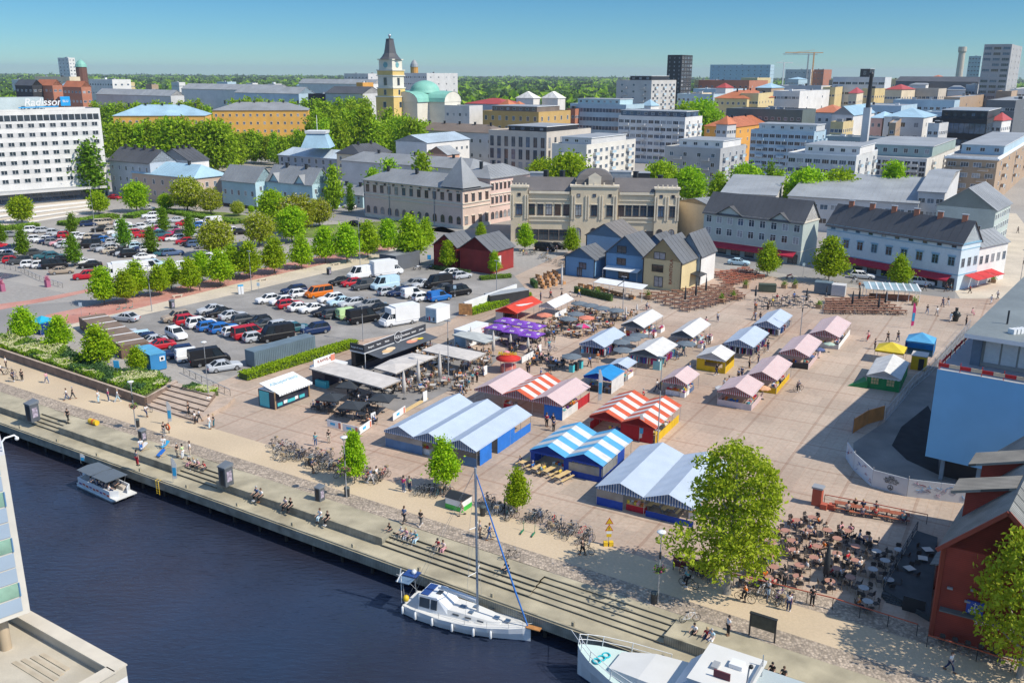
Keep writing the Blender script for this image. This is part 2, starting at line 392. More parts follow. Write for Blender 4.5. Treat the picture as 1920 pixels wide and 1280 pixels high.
def paving_mat():
 m=mat('market_paving',(.43,.30,.22),.85,.14,.05,fine=.10,coord='geo',dirt=(.42,.36,.285),dscale=.03,damt=.9,fscale=2.2)
 nt=m.node_tree;N=nt.nodes;L=nt.links;b=[n for n in N if n.type =='BSDF_PRINCIPLED'][0]
 src=b.inputs['Base Color'].links[0].from_socket
 g=N.new('ShaderNodeNewGeometry');mp=N.new('ShaderNodeMapping');mp.inputs['Rotation'].default_value=(0,0,rad(30));L.new(g.outputs['Position'],mp.inputs[0])
 sx=N.new('ShaderNodeSeparateXYZ');L.new(mp.outputs[0],sx.inputs[0]);last=src
 for ax,per,duty,dark in ((0,7.5,.045,.84),(1,7.5,.045,.84),(0,1.25,.06,.95),(1,1.25,.06,.95)):
  d=N.new('ShaderNodeMath');d.operation='DIVIDE';L.new(sx.outputs[ax],d.inputs[0]);d.inputs[1].default_value=per
  f=N.new('ShaderNodeMath');f.operation='FRACT';L.new(d.outputs[0],f.inputs[0])
  lt=N.new('ShaderNodeMath');lt.operation='LESS_THAN';L.new(f.outputs[0],lt.inputs[0]);lt.inputs[1].default_value=duty
  x=N.new('ShaderNodeMix');x.data_type='RGBA';x.blend_type='MULTIPLY';L.new(lt.outputs[0],x.inputs[0]);L.new(last,x.inputs[6]);x.inputs[7].default_value=(dark,dark*.93,dark*.9,1);last=x.outputs[2]
 vo=N.new('ShaderNodeTexVoronoi');vo.distance='CHEBYCHEV';vo.inputs['Scale'].default_value=.27;vo.inputs['Randomness'].default_value=.15;L.new(mp.outputs[0],vo.inputs['Vector'])
 hs_=N.new('ShaderNodeHueSaturation');L.new(last,hs_.inputs['Color']);sc_=N.new('ShaderNodeSeparateColor');L.new(vo.outputs['Color'],sc_.inputs[0])
 mr=N.new('ShaderNodeMapRange');L.new(sc_.outputs[0],mr.inputs[0]);mr.inputs[3].default_value=.9;mr.inputs[4].default_value=1.08;L.new(mr.outputs[0],hs_.inputs['Value'])
 n=N.new('ShaderNodeTexNoise');n.inputs['Scale'].default_value=.55;n.inputs['Detail'].default_value=3;L.new(g.outputs['Position'],n.inputs['Vector'])
 r=N.new('ShaderNodeMapRange');L.new(n.outputs[0],r.inputs[0]);r.inputs[1].default_value=.62;r.inputs[2].default_value=.8;r.inputs[3].default_value=0;r.inputs[4].default_value=.55
 x=N.new('ShaderNodeMix');x.data_type='RGBA';L.new(r.outputs[0],x.inputs[0]);L.new(hs_.outputs[0],x.inputs[6]);x.inputs[7].default_value=(.2,.165,.14,1)
 L.new(x.outputs[2],b.inputs['Base Color']);return m
M_PAVE=paving_mat()
M_SAND=mat('sand_path',(.56,.44,.29),.95,.08,.12,fine=.06,coord='geo',fscale=4,dirt=(.48,.375,.26),dscale=.08,damt=.6)
M_ASPH=mat('worn_asphalt',(.32,.30,.275),.9,.14,.3,fine=.1,coord='geo',fscale=3,dirt=(.19,.18,.165),dscale=.09,damt=.9)
M_ROAD=mat('road_asphalt',(.28,.265,.245),.9,.10,.06,fine=.06,coord='geo',fscale=3,dirt=(.2,.19,.18),dscale=.04,damt=.7)
M_REDB=mat('red_paving',(.50,.21,.16),.9,.15,.2,fine=.1,coord='geo',fscale=3,dirt=(.42,.25,.2),dscale=.2,damt=.7)
M_FLAG=mat('pale_flagstones',(.55,.47,.36),.9,.1,.2,fine=.08,coord='geo',fscale=2)
M_GRASS=mat('lawn',(.12,.20,.03),.95,.3,.2,fine=.3,coord='geo',fscale=4,dirt=(.2,.19,.06),dscale=.1,damt=.6)
def cobble_mat():
 m=mat('cobblestones',(.42,.34,.26),.9,.2,.2,coord='geo')
 nt=m.node_tree;N=nt.nodes;L=nt.links;b=[n for n in N if n.type =='BSDF_PRINCIPLED'][0]
 src=b.inputs['Base Color'].links[0].from_socket;g=N.new('ShaderNodeNewGeometry')
 v=N.new('ShaderNodeTexVoronoi');v.inputs['Scale'].default_value=4.2;L.new(g.outputs['Position'],v.inputs['Vector'])
 sc_=N.new('ShaderNodeSeparateColor');L.new(v.outputs['Color'],sc_.inputs[0])
 mr=N.new('ShaderNodeMapRange');L.new(sc_.outputs[0],mr.inputs[0]);mr.inputs[3].default_value=.55;mr.inputs[4].default_value=1.25
 h=N.new('ShaderNodeHueSaturation');L.new(src,h.inputs['Color']);L.new(mr.outputs[0],h.inputs['Value'])
 r=N.new('ShaderNodeMapRange');L.new(v.outputs['Distance'],r.inputs[0]);r.inputs[1].default_value=.35;r.inputs[2].default_value=.75;r.inputs[3].default_value=0;r.inputs[4].default_value=.6
 x=N.new('ShaderNodeMix');x.data_type='RGBA';L.new(r.outputs[0],x.inputs[0]);L.new(h.outputs[0],x.inputs[6]);x.inputs[7].default_value=(.2,.165,.13,1)
 L.new(x.outputs[2],b.inputs['Base Color'])
 bp=N.new('ShaderNodeBump');bp.inputs['Strength'].default_value=.6;bp.inputs['Distance'].default_value=.08;bp.invert=True
 L.new(v.outputs['Distance'],bp.inputs['Height']);L.new(bp.outputs[0],b.inputs['Normal']);return m
M_COB=cobble_mat()
sheet('market_square',[K(14,13.2)]+px((440,705),(700,620),(880,560),(960,520),(1090,460),(1320,500),(1560,535),(1800,560),(1920,470),(2100,560))+[K(190,40),K(190,13.2)],M_PAVE,1)
sheet('promenade_path',[K(-120,8.4),K(190,8.4),K(190,13.3),K(-120,13.3)],M_SAND,2)
sheet('promenade_path',[K(-120,13.3),K(14,13.3)]+px((275,762),(20,662),(-120,610)),M_SAND,2)
sheet('cobble_strip',[K(-120,6.05),K(190,6.05),K(190,8.4),K(-120,8.4)],M_COB,3)
sheet('cobble_strip',[K(97,13.0),K(190,13.0),K(190,15.6),K(97,15.6)],M_COB,3)
sheet('near_car_park',px((205,640),(150,598),(330,566),(560,519),(700,492),(830,483),(960,512),(985,540),(875,580),(830,610),(660,640),(455,700),(430,705),(240,668)),M_ASPH,2)
sheet('far_car_park',px((-60,480),(60,408),(260,385),(520,400),(640,440),(640,475),(430,520),(280,540),(170,560),(-60,510)),mat('far_car_park_asphalt',(.36,.33,.29),.9,.1,.08,fine=.06,coord='geo',fscale=3,dirt=(.29,.27,.245),dscale=.06,damt=.7),2)
sheet('street',px((-100,400),(210,375),(400,395),(640,415),(870,440),(1100,470),(1320,488),(1560,528),(1790,560),(1790,545),(1560,505),(1330,470),(1100,455),(940,440),(700,400),(600,385),(200,360),(-100,385)),M_ROAD,3)
sheet('street',px((-100,590),(0,575),(190,562),(290,536),(700,444),(830,425),(860,436),(730,470),(330,556),(160,590),(0,640),(-100,640)),M_ROAD,3)
sheet('red_footpath',px((88,590),(160,575),(460,510),(700,458),(800,440),(818,448),(700,475),(460,528),(250,580),(140,606),(60,612)),M_REDB,4)
sheet('flagstone_footway',px((140,606),(250,580),(460,528),(700,475),(760,462),(770,478),(660,500),(470,545),(270,590),(60,640)),M_FLAG,4)
sheet('lawn',px((330,394),(420,398),(520,412),(700,445),(690,455),(560,440),(420,410),(330,402)),M_GRASS,5)
sheet('lawn',px((560,425),(760,412),(790,425),(650,450),(560,445)),M_GRASS,4)
sheet('pedestrian_street',px((1790,545),(1872,400),(1905,400),(1960,470),(1920,560),(1800,560)),M_FLAG,4)
sheet('brick_footpath',px((-60,578),(60,562),(150,545),(190,536),(190,542),(100,562),(-60,592)),M_REDB,4)
# buildings
def wallm(name,c,var=.07): return mat('wall_'+name,c,.85,var,.25,fine=.05,coord='geo',fscale=2.5,dirt=tuple(x*.8 for x in c),dscale=.12,damt=.5)
def roofm(name,c,seam=.6,metal=0): return mat('roof_'+name,c,.6,.12,.15,fine=.06,coord='geo',fscale=1.5,dirt=tuple(x*.72 for x in c),dscale=.1,damt=.6)
ROOF_GREY=roofm('grey_sheet',(.27,.28,.285));ROOF_DARK=roofm('dark_sheet',(.085,.088,.095));ROOF_LIGHT=roofm('pale_sheet',(.33,.345,.35))
ROOF_BLUE=roofm('light_blue_sheet',(.35,.52,.62));ROOF_ORANGE=roofm('orange_tile',(.52,.17,.07));ROOF_BROWN=roofm('brown_sheet',(.2,.155,.12))
ROOF_FELT=roofm('flat_felt',(.24,.235,.225));ROOF_GREEN=roofm('green_copper',(.22,.50,.40));ROOF_RED=roofm('red_sheet',(.42,.06,.05))
WINS={}
M_CURT=mat('curtained_glass',(.30,.31,.32),.15,.3,1.5,spec=.7)
M_GLASSW=glass_mat('warm_window_glass',(.06,.045,.04))
def win(w,h,fm,mull=1,bars=0,sill=False,arch=False,hood=None,gl=None,fw=.09):
 key=(round(w,2),round(h,2),fm.name,mull,bars,sill,arch,hood.name if hood else 0,gl.name if gl else 0)
 if key in WINS: return WINS[key]
 out=[]
 for g in ((gl,) if gl else (M_GLASS,M_GLASSB,M_GLASSW,M_CURT)):
  b=MB();x=w/2;z=h/2
  if arch:
   top=[(x*math.cos(PI*i/8),z-x+x*math.sin(PI*i/8)) for i in range(9)]
   b.poly([(-x,-.02,-z),(x,-.02,-z)]+[(p[0],-.02,p[1]) for p in top],g)
   pts=[(x,-.04,-z)]+[(p[0],-.04,p[1]) for p in top]+[(-x,-.04,-z)]
   for i in range(len(pts)-1): b.beam(pts[i],pts[i+1],fw,.09,fm)
  else:
   b.quad((-x,-.02,-z),(x,-.02,-z),(x,-.02,z),(-x,-.02,z),g)
   for s in (-1,1): b.box(s*x-fw/2,-.09,-z-fw/2,s*x+fw/2,0,z+fw/2,fm)
   for s in (-1,1): b.box(-x+fw/2,-.088,s*z-fw/2,x-fw/2,0,s*z+fw/2,fm)
  for i in range(1,mull+1):
   xx=-x+w*i/(mull+1);b.box(xx-.035,-.07,-z+fw/2,xx+.035,0,z-fw/2-(.12*w if arch else 0),fm)
  for i in range(bars): b.box(-x+fw/2,-.068,z-h*(.3+.3*i)-.03,x-fw/2,0,z-h*(.3+.3*i)+.03,fm)
  if sill: b.box(-x-.15,-.2,-z-.14,x+.15,0,-z-fw/2-.001,fm)
  if hood: b.box(-x-.22,-.24,z+.16,x+.22,0,z+.34,hood);b.box(-x-.12,-.1,z+fw/2+.001,x+.12,0,z+.159,hood)
  out.append(b.mesh('window'))
 WINS[key]=out;return out
def put_wins(o,A,B,n,rows,mesh_list,m0=0.0,m1=0.0,skip=None,name='window',cap=[0]):
 A=Vector((A[0],A[1],0));B=Vector((B[0],B[1],0));d=(B-A);L=d.length;d.normalize();nn=Vector((d.y,-d.x,0))
 rz=math.atan2(nn.x,-nn.y);W0=wloc(o)
 for r,z in enumerate(rows):
  for i in range(n):
   if skip and skip(r,i): continue
   t=m0+(L-m0-m1)*(i+.5)/n;p=A+d*t
   m=mesh_list[0] if len(mesh_list) ==1 else mesh_list[rnd.choices(range(len(mesh_list)),(6,3,2,2)[:len(mesh_list)])[0]]
   child(name,m,o,(p.x-W0.x,p.y-W0.y,z-W0.z),rz)
def footprint(C,a,lpx,rpx,z=0):
 uL=Vector((-math.cos(a),math.sin(a),0));uR=Vector((math.sin(a),math.cos(a),0))
 Cz=Vector((C[0],C[1],z));l=abs(at_px(Cz,uL,lpx));r=abs(at_px(Cz,uR,rpx))
 C=Vector((C[0],C[1],0));return C+uL*l,C,C+uR*r,C+uL*l+uR*r,uL,uR,l,r
DIRT_A=rad(33)
def shell(o,pts,h,wm,name='wall',base=None,cornice=None,bands=(),off=.0):
 b=MB();b.prism([(p.x,p.y) for p in pts],0,h,wm)
 def belt(z0,z1,e,m):
  c=sum((p for p in pts),Vector())/len(pts);q=[]
  n=len(pts)
  for i in range(n):
   p=pts[i];d1=(pts[i]-pts[i-1]).normalized();d2=(pts[(i+1) % n]-pts[i]).normalized()
   n1=Vector((d1.y,-d1.x,0));n2=Vector((d2.y,-d2.x,0));v=p+n1*e+n2*e
   if (v-c).length < (p-c).length: v=p-n1*e-n2*e
   q.append((v.x,v.y))
  b.prism(q,z0,z1,m,m,True)
 if base: belt(0,base[0],.06,base[1])
 if cornice: belt(h-cornice[0],h+.02,cornice[2],cornice[1])
 for z,t,m in bands: belt(z,z+t,.07,m)
 return b.build(name,o)
def inset(pts,e):
 c=sum((p for p in pts),Vector())/len(pts);n=len(pts);q=[]
 for i in range(n):
  p=pts[i];d1=(pts[i]-pts[i-1]).normalized();d2=(pts[(i+1) % n]-pts[i]).normalized()
  n1=Vector((d1.y,-d1.x,0));n2=Vector((d2.y,-d2.x,0));v=p+n1*e+n2*e
  if ((v-c).length < (p-c).length) !=(e < 0): v=p-n1*e-n2*e
  q.append(v)
 return q
def roof_flat(o,pts,h,rm,par=.5,pm=None):
 b=MB();q=inset(pts,-.3);n=len(pts)
 b.poly([(p.x,p.y,h+.03) for p in (q if (q[1]-q[0]).cross(q[2]-q[1]).z > 0 else q[::-1])],rm)
 for i in range(n):
  p,p2,a,a2=pts[i],pts[(i+1) % n],q[i],q[(i+1) % n];e=Vector((0,0,h+par));g=Vector((0,0,h+.022))
  b.quad(p+e,p2+e,a2+e,a+e,pm);b.quad(p+g,p2+g,p2+e,p+e,pm);b.quad(a+g,a+e,a2+e,a2+g,pm)
 return b.build('roof',o)
def roof_pitch(o,A,C,B,D,h,rise,rm,axis='L',hip=0.0,eave=.5,wm=None,th=.18,ridge_off=0):
 b=MB();up=Vector((0,0,1))
 if axis =='L': e0,e1,f1,f0=A,C,B,D
 else: e0,e1,f1,f0=C,B,D,A
 d=(e1-e0).normalized();w=(f0-e0).normalized();W_=(f0-e0).length;Ln=(e1-e0).length
 sl_=rise/(W_/2);drop=eave*sl_;ov=eave if hip else min(eave,.35)
 p0=e0-d*ov-w*eave+up*(h-drop);p1=e1+d*ov-w*eave+up*(h-drop);p2=f1+d*ov+w*eave+up*(h-drop);p3=f0-d*ov+w*eave+up*(h-drop)
 hl=min(hip*W_/2,Ln/2-.05) if hip else -ov
 r0=e0+d*hl+w*(W_/2)+up*(h+rise);r1=e1-d*hl+w*(W_/2)+up*(h+rise);t=up*th
 b.quad(p0+t,p1+t,r1+t,r0+t,rm);b.quad(p2+t,p3+t,r0+t,r1+t,rm)
 if hip: b.tri(p3+t,p0+t,r0+t,rm);b.tri(p1+t,p2+t,r1+t,rm)
 q=[p0,p1,p2,p3]
 if hip:
  for i in range(4): b.quad(q[i],q[(i+1) % 4],q[(i+1) % 4]+t,q[i]+t,rm)
  b.poly([p3,p2,p1,p0],rm)
 else:
  b.quad(p0,p1,p1+t,p0+t,rm);b.quad(p2,p3,p3+t,p2+t,rm)
  b.quad(p0+t,r0+t,r0,p0,rm);b.quad(r0+t,p3+t,p3,r0,rm);b.quad(p1,r1,r1+t,p1+t,rm);b.quad(r1,p2,p2+t,r1+t,rm)
  b.quad(p1,p0,r0,r1,rm);b.quad(p3,p2,r1,r0,rm)
  if wm:
   for x,y in ((e0,f0),(e1,f1)):
    m=(x+y)/2;s=.02
    b.tri(x+up*h,y+up*h,m+up*(h+rise),wm);b.tri(y+up*h,x+up*h,m+up*(h+rise),wm)
 n=int(Ln/1.6)
 for i in range(1,n):
  x=e0+d*(Ln*i/n);k=Ln*i/n
  top=1.0
  if hip: top=min(1.0,k/max(hl,.01),(Ln-k)/max(hl,.01))
  a=x-w*eave+up*(h-drop+th+.02);c=x+w*(W_/2*top)+up*(h+rise*top+th+.02)
  b.beam(a,c,.05,.05,rm)
 return b.build('roof',o)
def chimney(o,p,z,s=.8,h=1.5,m=None,cap=None):
 b=MB();b.ob((p[0],p[1],z-.8),s,s*.8,h+.8,-DIRT_A,m or M_DARK);b.ob((p[0],p[1],z+h),s*1.25,s*1.05,.14,-DIRT_A,cap or M_DARK)
 return b.build('chimney',o)
def rooftop_box(o,c,l,w,h,z,m,rz=-DIRT_A,name='roof_unit'):
 b=MB();b.ob((c[0],c[1],z),l,w,h,rz,m);b.ob((c[0],c[1],z+h),l+.3,w+.3,.15,rz,ROOF_LIGHT);return b.build(name,o)
def bld(name,label,cx,cy,d,lx,rx,wall,roof=('flat',ROOF_FELT),L=None,R=None,ang=DIRT_A,base=None,group='city buildings behind the market',cat='building',fm=None,cornice=None,units=0,pent=None,zbase=None,ribbon=None,wz=None,chim=0):
 if isinstance(d,tuple): C=P(cx,d[1]);h=ztop(C,cy)
 else: v=Q(cx,cy,d);C=Vector((v.x,v.y,0));h=v.z
 h=max(3,h)
 A,C,B,D,uL,uR,l,r=footprint(C,ang,lx,rx,h)
 r=max(r,9.0);B=C+uR*r;D=A+uR*r
 o=thing(name,label,cat,tuple(C),0,group)
 fm=fm or M_WHITE
 shell(o,[A,C,B,D],h,wall,base=base,cornice=cornice)
 if roof[0] =='flat': roof_flat(o,[A,C,B,D],h,roof[1],.45,roof[2] if len(roof) > 2 else wall)
 else: roof_pitch(o,A,C,B,D,h,roof[2],roof[1],roof[3] if len(roof) > 3 else 'L',roof[4] if len(roof) > 4 else 0,wm=wall)
 for spec,X,Y in ((L,A,C),(R,C,B)):
  if not spec: continue
  n,rows,w,hh=spec[:4];mull=spec[4] if len(spec) > 4 else 1;Lf=(Y-X).length;n=max(1,min(n,int(Lf/(w+.3))))
  lo=wz[0] if wz else 1.2;hi=h-(wz[1] if wz else .6);st=(hi-lo)/rows
  put_wins(o,X,Y,n,[lo+st*(i+.5) for i in range(rows)],win(w,min(hh,st*.8),fm,mull))
 if ribbon:
  for X,Y in ((A,C),(C,B)):
   dd=(Y-X).normalized();nn=Vector((dd.y,-dd.x,0));rows=ribbon[0];st=(h-1.4)/rows
   for i in range(rows):
    z=1.2+st*(i+.2);b=MB();p,q=X+dd*.3+nn*.05,Y-dd*.3+nn*.05
    b.quad((p.x,p.y,z),(q.x,q.y,z),(q.x,q.y,z+st*ribbon[1]),(p.x,p.y,z+st*ribbon[1]),ribbon[2])
    k=int((q-p).length/2.2)
    for j in range(k+1):
     v=p+dd*((q-p).length*j/max(k,1));b.beam((v.x,v.y,z),(v.x,v.y,z+st*ribbon[1]),.14,.1,fm)
    b.build('ribbon_window',o)
 if name =='apartment_block' and d < 700 and not isinstance(d,tuple):
  n=3 if r > 14 else 2;rows=(R or L)[1];lo=wz[0] if wz else 1.2;st=(h-lo-.6)/rows
  for X,Y,nb in ((C,B,n),(A,C,max(2,int(l/9)))):
   dd=(Y-X).normalized();nn=Vector((dd.y,-dd.x,0));rz=math.atan2(dd.y,dd.x);q=MB();q.box(-1.7,-1.2,-.12,1.7,-.02,0,M_WHITE);q.box(-1.7,-1.2,0,1.7,-1.1,.95,wall if X is A else ltblue);q.box(-1.7,-1.1,0,-1.62,-.02,.95,wall);q.box(1.62,-1.1,0,1.7,-.02,.95,wall);me=q.mesh('balcony')
   for j in range(nb):
    for i in range(1,rows): p=X+(Y-X)*((j+.5)/nb)-C;child('balcony',me,o,(p.x,p.y,lo+st*i),rz)
 if pent:
  k0,k1,ph,pm=pent;q=[A.lerp(C,k0)+uR*r*.12,A.lerp(C,k1)+uR*r*.12];q=[q[0],q[1],q[1]+uR*r*.7,q[0]+uR*r*.7]
  b=MB();b.prism([(p.x,p.y) for p in q],h+.04,h+ph,pm,ROOF_LIGHT);pe=inset(q,.35)
  b.prism([(p.x,p.y) for p in pe],h+ph,h+ph+.25,M_WHITE,ROOF_LIGHT,True);b.build('penthouse',o)
  n=max(1,int((q[1]-q[0]).length/4));put_wins(o,q[0],q[1],n,[h+ph*.55],win(1.6,ph*.4,fm,1))
 rr=random.Random(int(cx*7+cy))
 for i in range(units):
  p=A+(C-A)*rr.uniform(.15,.85)+uR*r*rr.uniform(.25,.8)
  zz=h+.04 if roof[0] =='flat' else h+roof[2]*.55
  rooftop_box(o,p,rr.uniform(1.2,3.2),rr.uniform(1.2,2.2),rr.uniform(.8,2.0),zz,rr.choice([M_GREY,M_DARK,M_WHITE,M_STEEL]),-ang)
 for i in range(chim):
  ax=roof[3] if len(roof) > 3 else 'L'
  k=(i+.7)/(chim+.4);p=(A+(C-A)*k+uR*r*.46) if ax =='L' else (C+uR*r*k+uL*l*.46)
  chimney(o,p,h+roof[2]*.95,.9,1.3)
 o['h']=h
 return o,A,C,B,D,h,uL,uR
cream=wallm('cream',(.70,.58,.40));pinkw=wallm('pink',(.68,.52,.43));pinku=wallm('upper_pink',(.68,.50,.43));white=wallm('white',(.72,.70,.66));ltblue=wallm('light_blue',(.42,.55,.62));grey=wallm('grey',(.42,.42,.41))
ltgrey=wallm('pale_grey',(.58,.57,.55));yellow=wallm('ochre',(.68,.38,.08));pyel=wallm('pale_yellow',(.66,.52,.26));orange=wallm('orange',(.66,.33,.07));beige=wallm('beige',(.56,.49,.39));greenw=wallm('grey_green',(.44,.50,.46))
tan=wallm('tan_brick',(.42,.30,.20));brick=wallm('brick',(.42,.17,.10));blackw=wallm('black',(.03,.032,.036));bluew=wallm('shed_blue',(.14,.29,.47));skyw=wallm('shed_sky_blue',(.40,.52,.60));barnred=stripe_mat('red_barn_boards',(.27,.025,.022),(.17,.016,.016),.3,0,.1,coord='geo',var=.2,rot=rad(33))
tealw=wallm('pale_teal',(.42,.58,.62));trim_b=mat('blue_trim',(.20,.38,.50),.6,.1);cornw=mat('pale_cornice',(.62,.57,.47),.7,.1,coord='geo');greyst=wallm('stone_grey',(.46,.42,.36))
# hotel on the far left
hA=P(-300,409);hB=P(206,369)
def hotel():
 d=(hB-hA).normalized();nn=Vector((d.y,-d.x,0));back=-nn
 h=ztop(hB,206);A,B=hA,hB;pts=[A,B,B+back*15,A+back*15]
 o=thing('hotel','long white hotel slab with ribbon rows of dark windows and a rooftop sign','building',tuple(B))
 b=MB();b.prism([(p.x,p.y) for p in pts],0,h,white)
 rows=8;z0=6.2;st=(h-3.4-z0)/7
 b.build('wall',o)
 roof_flat(o,pts,h,ROOF_FELT,.6,white)
 for i in range(7):
  z=z0+st*i;bb=MB();p,q=A+nn*.04,B+nn*.04-d*1.0
  bb.quad((p.x,p.y,z+st*.28),(q.x,q.y,z+st*.28),(q.x,q.y,z+st*.78),(p.x,p.y,z+st*.78),ltgrey);bb.build('window_band',o)
 k0=0.0;n=34;Lh=(B-A).length
 ws=win(2.0,st*.46,M_WHITE,1,gl=M_GLASS)
 W0=wloc(o);rz=math.atan2(nn.x,-nn.y)
 for i in range(7):
  z=z0+st*(i+.53)
  for j in range(14):
   p=B-d*(2.4+j*3.55)+nn*.06
   child('window',ws[0],o,(p.x-W0.x,p.y-W0.y,z),rz)
 bb=MB();p,q=A+nn*.06,B+nn*.06-d*.6;zt=z0+7*st+.1
 bb.quad((p.x,p.y,zt),(q.x,q.y,zt),(q.x,q.y,zt+2.0),(p.x,p.y,zt+2.0),M_GLASS)
 for j in range(45):
  v=B-d*(.6+j*2.1)+nn*.1;bb.beam((v.x,v.y,zt),(v.x,v.y,zt+2.0),.25,.12,M_WHITE)
 bb.build('top_floor_glazing',o)
 bb=MB();bb.quad((p.x,p.y,.3),(q.x,q.y,.3),(q.x,q.y,3.6),(p.x,p.y,3.6),M_GLASSB)
 for j in range(40):
  v=B-d*(.6+j*2.4)+nn*.1;bb.beam((v.x,v.y,.3),(v.x,v.y,3.6),.12,.1,M_GREY)
 bb.build('lobby_glazing',o)
 bb=MB();c=[A+nn*.05,B+nn*.05-d*2,B+nn*4.5-d*2,A+nn*4.5];bb.prism([(v.x,v.y) for v in c],3.9,4.7,ltgrey,ROOF_LIGHT,True);bb.build('canopy',o)
 bb=MB();c=[A+back*2,B+back*2-d*18,B+back*10-d*18,A+back*10];bb.prism([(v.x,v.y) for v in c],h+.05,h+4.6,wallm('sign_wall',(.50,.58,.58)),ROOF_LIGHT);bb.build('rooftop_block',o)
 sg=thing('hotel_sign','white script letters with a blue square along the hotel roof edge','sign',tuple(B-d*13+nn*.2+Vector((0,0,h+.6))))
 rt=d;c0=B-d*19.0+nn*.4+Vector((0,0,h+2.9))
 text_on('lettering',sg,'Radisson',c0,rt,(0,0,1),3.5,M_WHITE,shear=.25,ext=.15,bold=True)
 pb=MB();bl=mat('sign_blue',(.02,.33,.68),.4,.05);s0=B-d*11.6+nn*.5
 pb.ob((s0.x,s0.y,h+1.6),3.2,.5,3.2,math.atan2(d.y,d.x),bl);sq=pb.build('blue_square',sg)
 text_on('small_lettering',sg,'BLU',s0+nn*.27+Vector((0,0,h+3.2)),rt,(0,0,1),1.1,M_WHITE,ext=.04,bold=True)
 pb=MB();a=B-d*27+nn*.35+Vector((0,0,h+1.2));e=B-d*14+nn*.35+Vector((0,0,h+1.5));pb.beam(a,e,.2,.35,bl);pb.build('underline',sg)
 b=MB();s=B+nn*22-d*46
 return o
hotel()
st=MB()
for i in range(4):
 a,c=P(-60,436-i*11),P(180,397-i*6);a2,c2=P(-60,431-i*11),P(180,394-i*6)
 st.prism([(a.x,a.y),(c.x,c.y),(c2.x,c2.y),(a2.x,a2.y)],0,.35+.1*i,white,M_FLAG)
stp=st.build('terrace_steps');tag(stp,'long pale stone steps in front of the white hotel','steps')
# front rows
mk=lambda n,rows,w,h,m=1: (n,rows,w,h,m)
def pink_house():
 C=P(868,430);h=ztop(C,355);A0=P(685,405);B0=P(990,391)
 uL=(A0-C).normalized();uR=Vector((-uL.y,uL.x,0));uR=uR if uR.y > 0 else -uR
 l=(A0-C).length;r=abs(at_px(Vector((C.x,C.y,h)),uR,995));r=max(r,34)
 A=C+uL*l;B=C+uR*r;Wd=13.0
 Ai=A+uR*Wd;Ci=C+uL*Wd+uR*Wd;Bi=B+uL*Wd
 o=thing('town_house','large pink stone corner house with hipped grey roof and a pyramid over its corner','building',tuple(C))
 b=MB();
 def wing(pts,hh,m):
  b.prism([(p.x,p.y) for p in pts],0,hh,m)
 wing([A,C,C+uR*Wd,Ai],h,pinkw);wing([C+uR*Wd*1.001,B,Bi,C+uR*Wd*1.001+uL*Wd],h+2.2,pinku)
 b.build('wall',o)
 roof_pitch(o,A,C,C+uR*Wd,Ai,h,3.2,ROOF_GREY,'L',1.0,.6)
 roof_pitch(o,C+uR*Wd+uL*Wd,C+uR*Wd,B,Bi,h+2.2,3.0,ROOF_GREY,'R',1.0,.6)
 pc=C+uL*3.6+uR*3.6;p=MB();q=[pc+uL*4.6-uR*4.6,pc-uL*4.6-uR*4.6,pc-uL*4.6+uR*4.6,pc+uL*4.6+uR*4.6]
 for i in range(4): p.tri(q[i]+Vector((0,0,h+.35)),q[(i+1) % 4]+Vector((0,0,h+.35)),pc+Vector((0,0,h+9.2)),ROOF_GREY)
 p.build('corner_roof',o)
 s=MB()
 for z,t in ((h-.5,.5),(h*.62,.3),(h*.53,.22),(.0,.9)):
  for X,Y in ((A,C),(C,C+uR*Wd)):
   d=(Y-X).normalized();n=Vector((d.y,-d.x,0));s.beam(X+n*.08+Vector((0,0,z+t/2)),Y+n*.08+Vector((0,0,z+t/2)),.3,t,cornw)
 for z,t in ((h+1.8,.5),(h*.75,.3),(h*.45,.22)):
  X,Y=C+uR*(Wd+.02),B;d=(Y-X).normalized();n=Vector((d.y,-d.x,0));s.beam(X+n*.08+Vector((0,0,z+t/2)),Y+n*.08+Vector((0,0,z+t/2)),.3,t,cornw)
 s.build('cornice',o)
 fm=mat('brown_frame',(.20,.12,.09),.6,.1);lo=win(1.5,2.3,fm,1,1,arch=True);up=win(1.35,2.3,fm,1,1,hood=cornw);at=win(.9,.7,fm,0)
 put_wins(o,A,C,13,[2.5],lo);put_wins(o,A,C,13,[h*.78],up);put_wins(o,A,C,11,[h-1.05],at)
 put_wins(o,C,C+uR*Wd,4,[2.4,h*.76],up);X=C+uR*(Wd+.1)
 put_wins(o,X,B,10,[2.5],lo);put_wins(o,X,B,10,[h*.6,h*.95],win(1.1,1.9,fm,1,1,hood=cornw))
 pp=MB()
 for k in (.0,.27,.73,1.0):
  v=A+(C-A)*k+Vector((-uR.x,-uR.y,0))*.14;pp.tube([(v.x,v.y,0),(v.x,v.y,h)],.12,6,M_GREY)
 pp.build('drainpipe',o)
 for k in (.15,.45,.8): chimney(o,A+(C-A)*k+uR*5,h+2.4,.9,1.6)
 for k in (.2,.5,.8): chimney(o,C+uR*(Wd+(r-Wd)*k)+uL*7,h+5,.9,1.4)
pink_house()
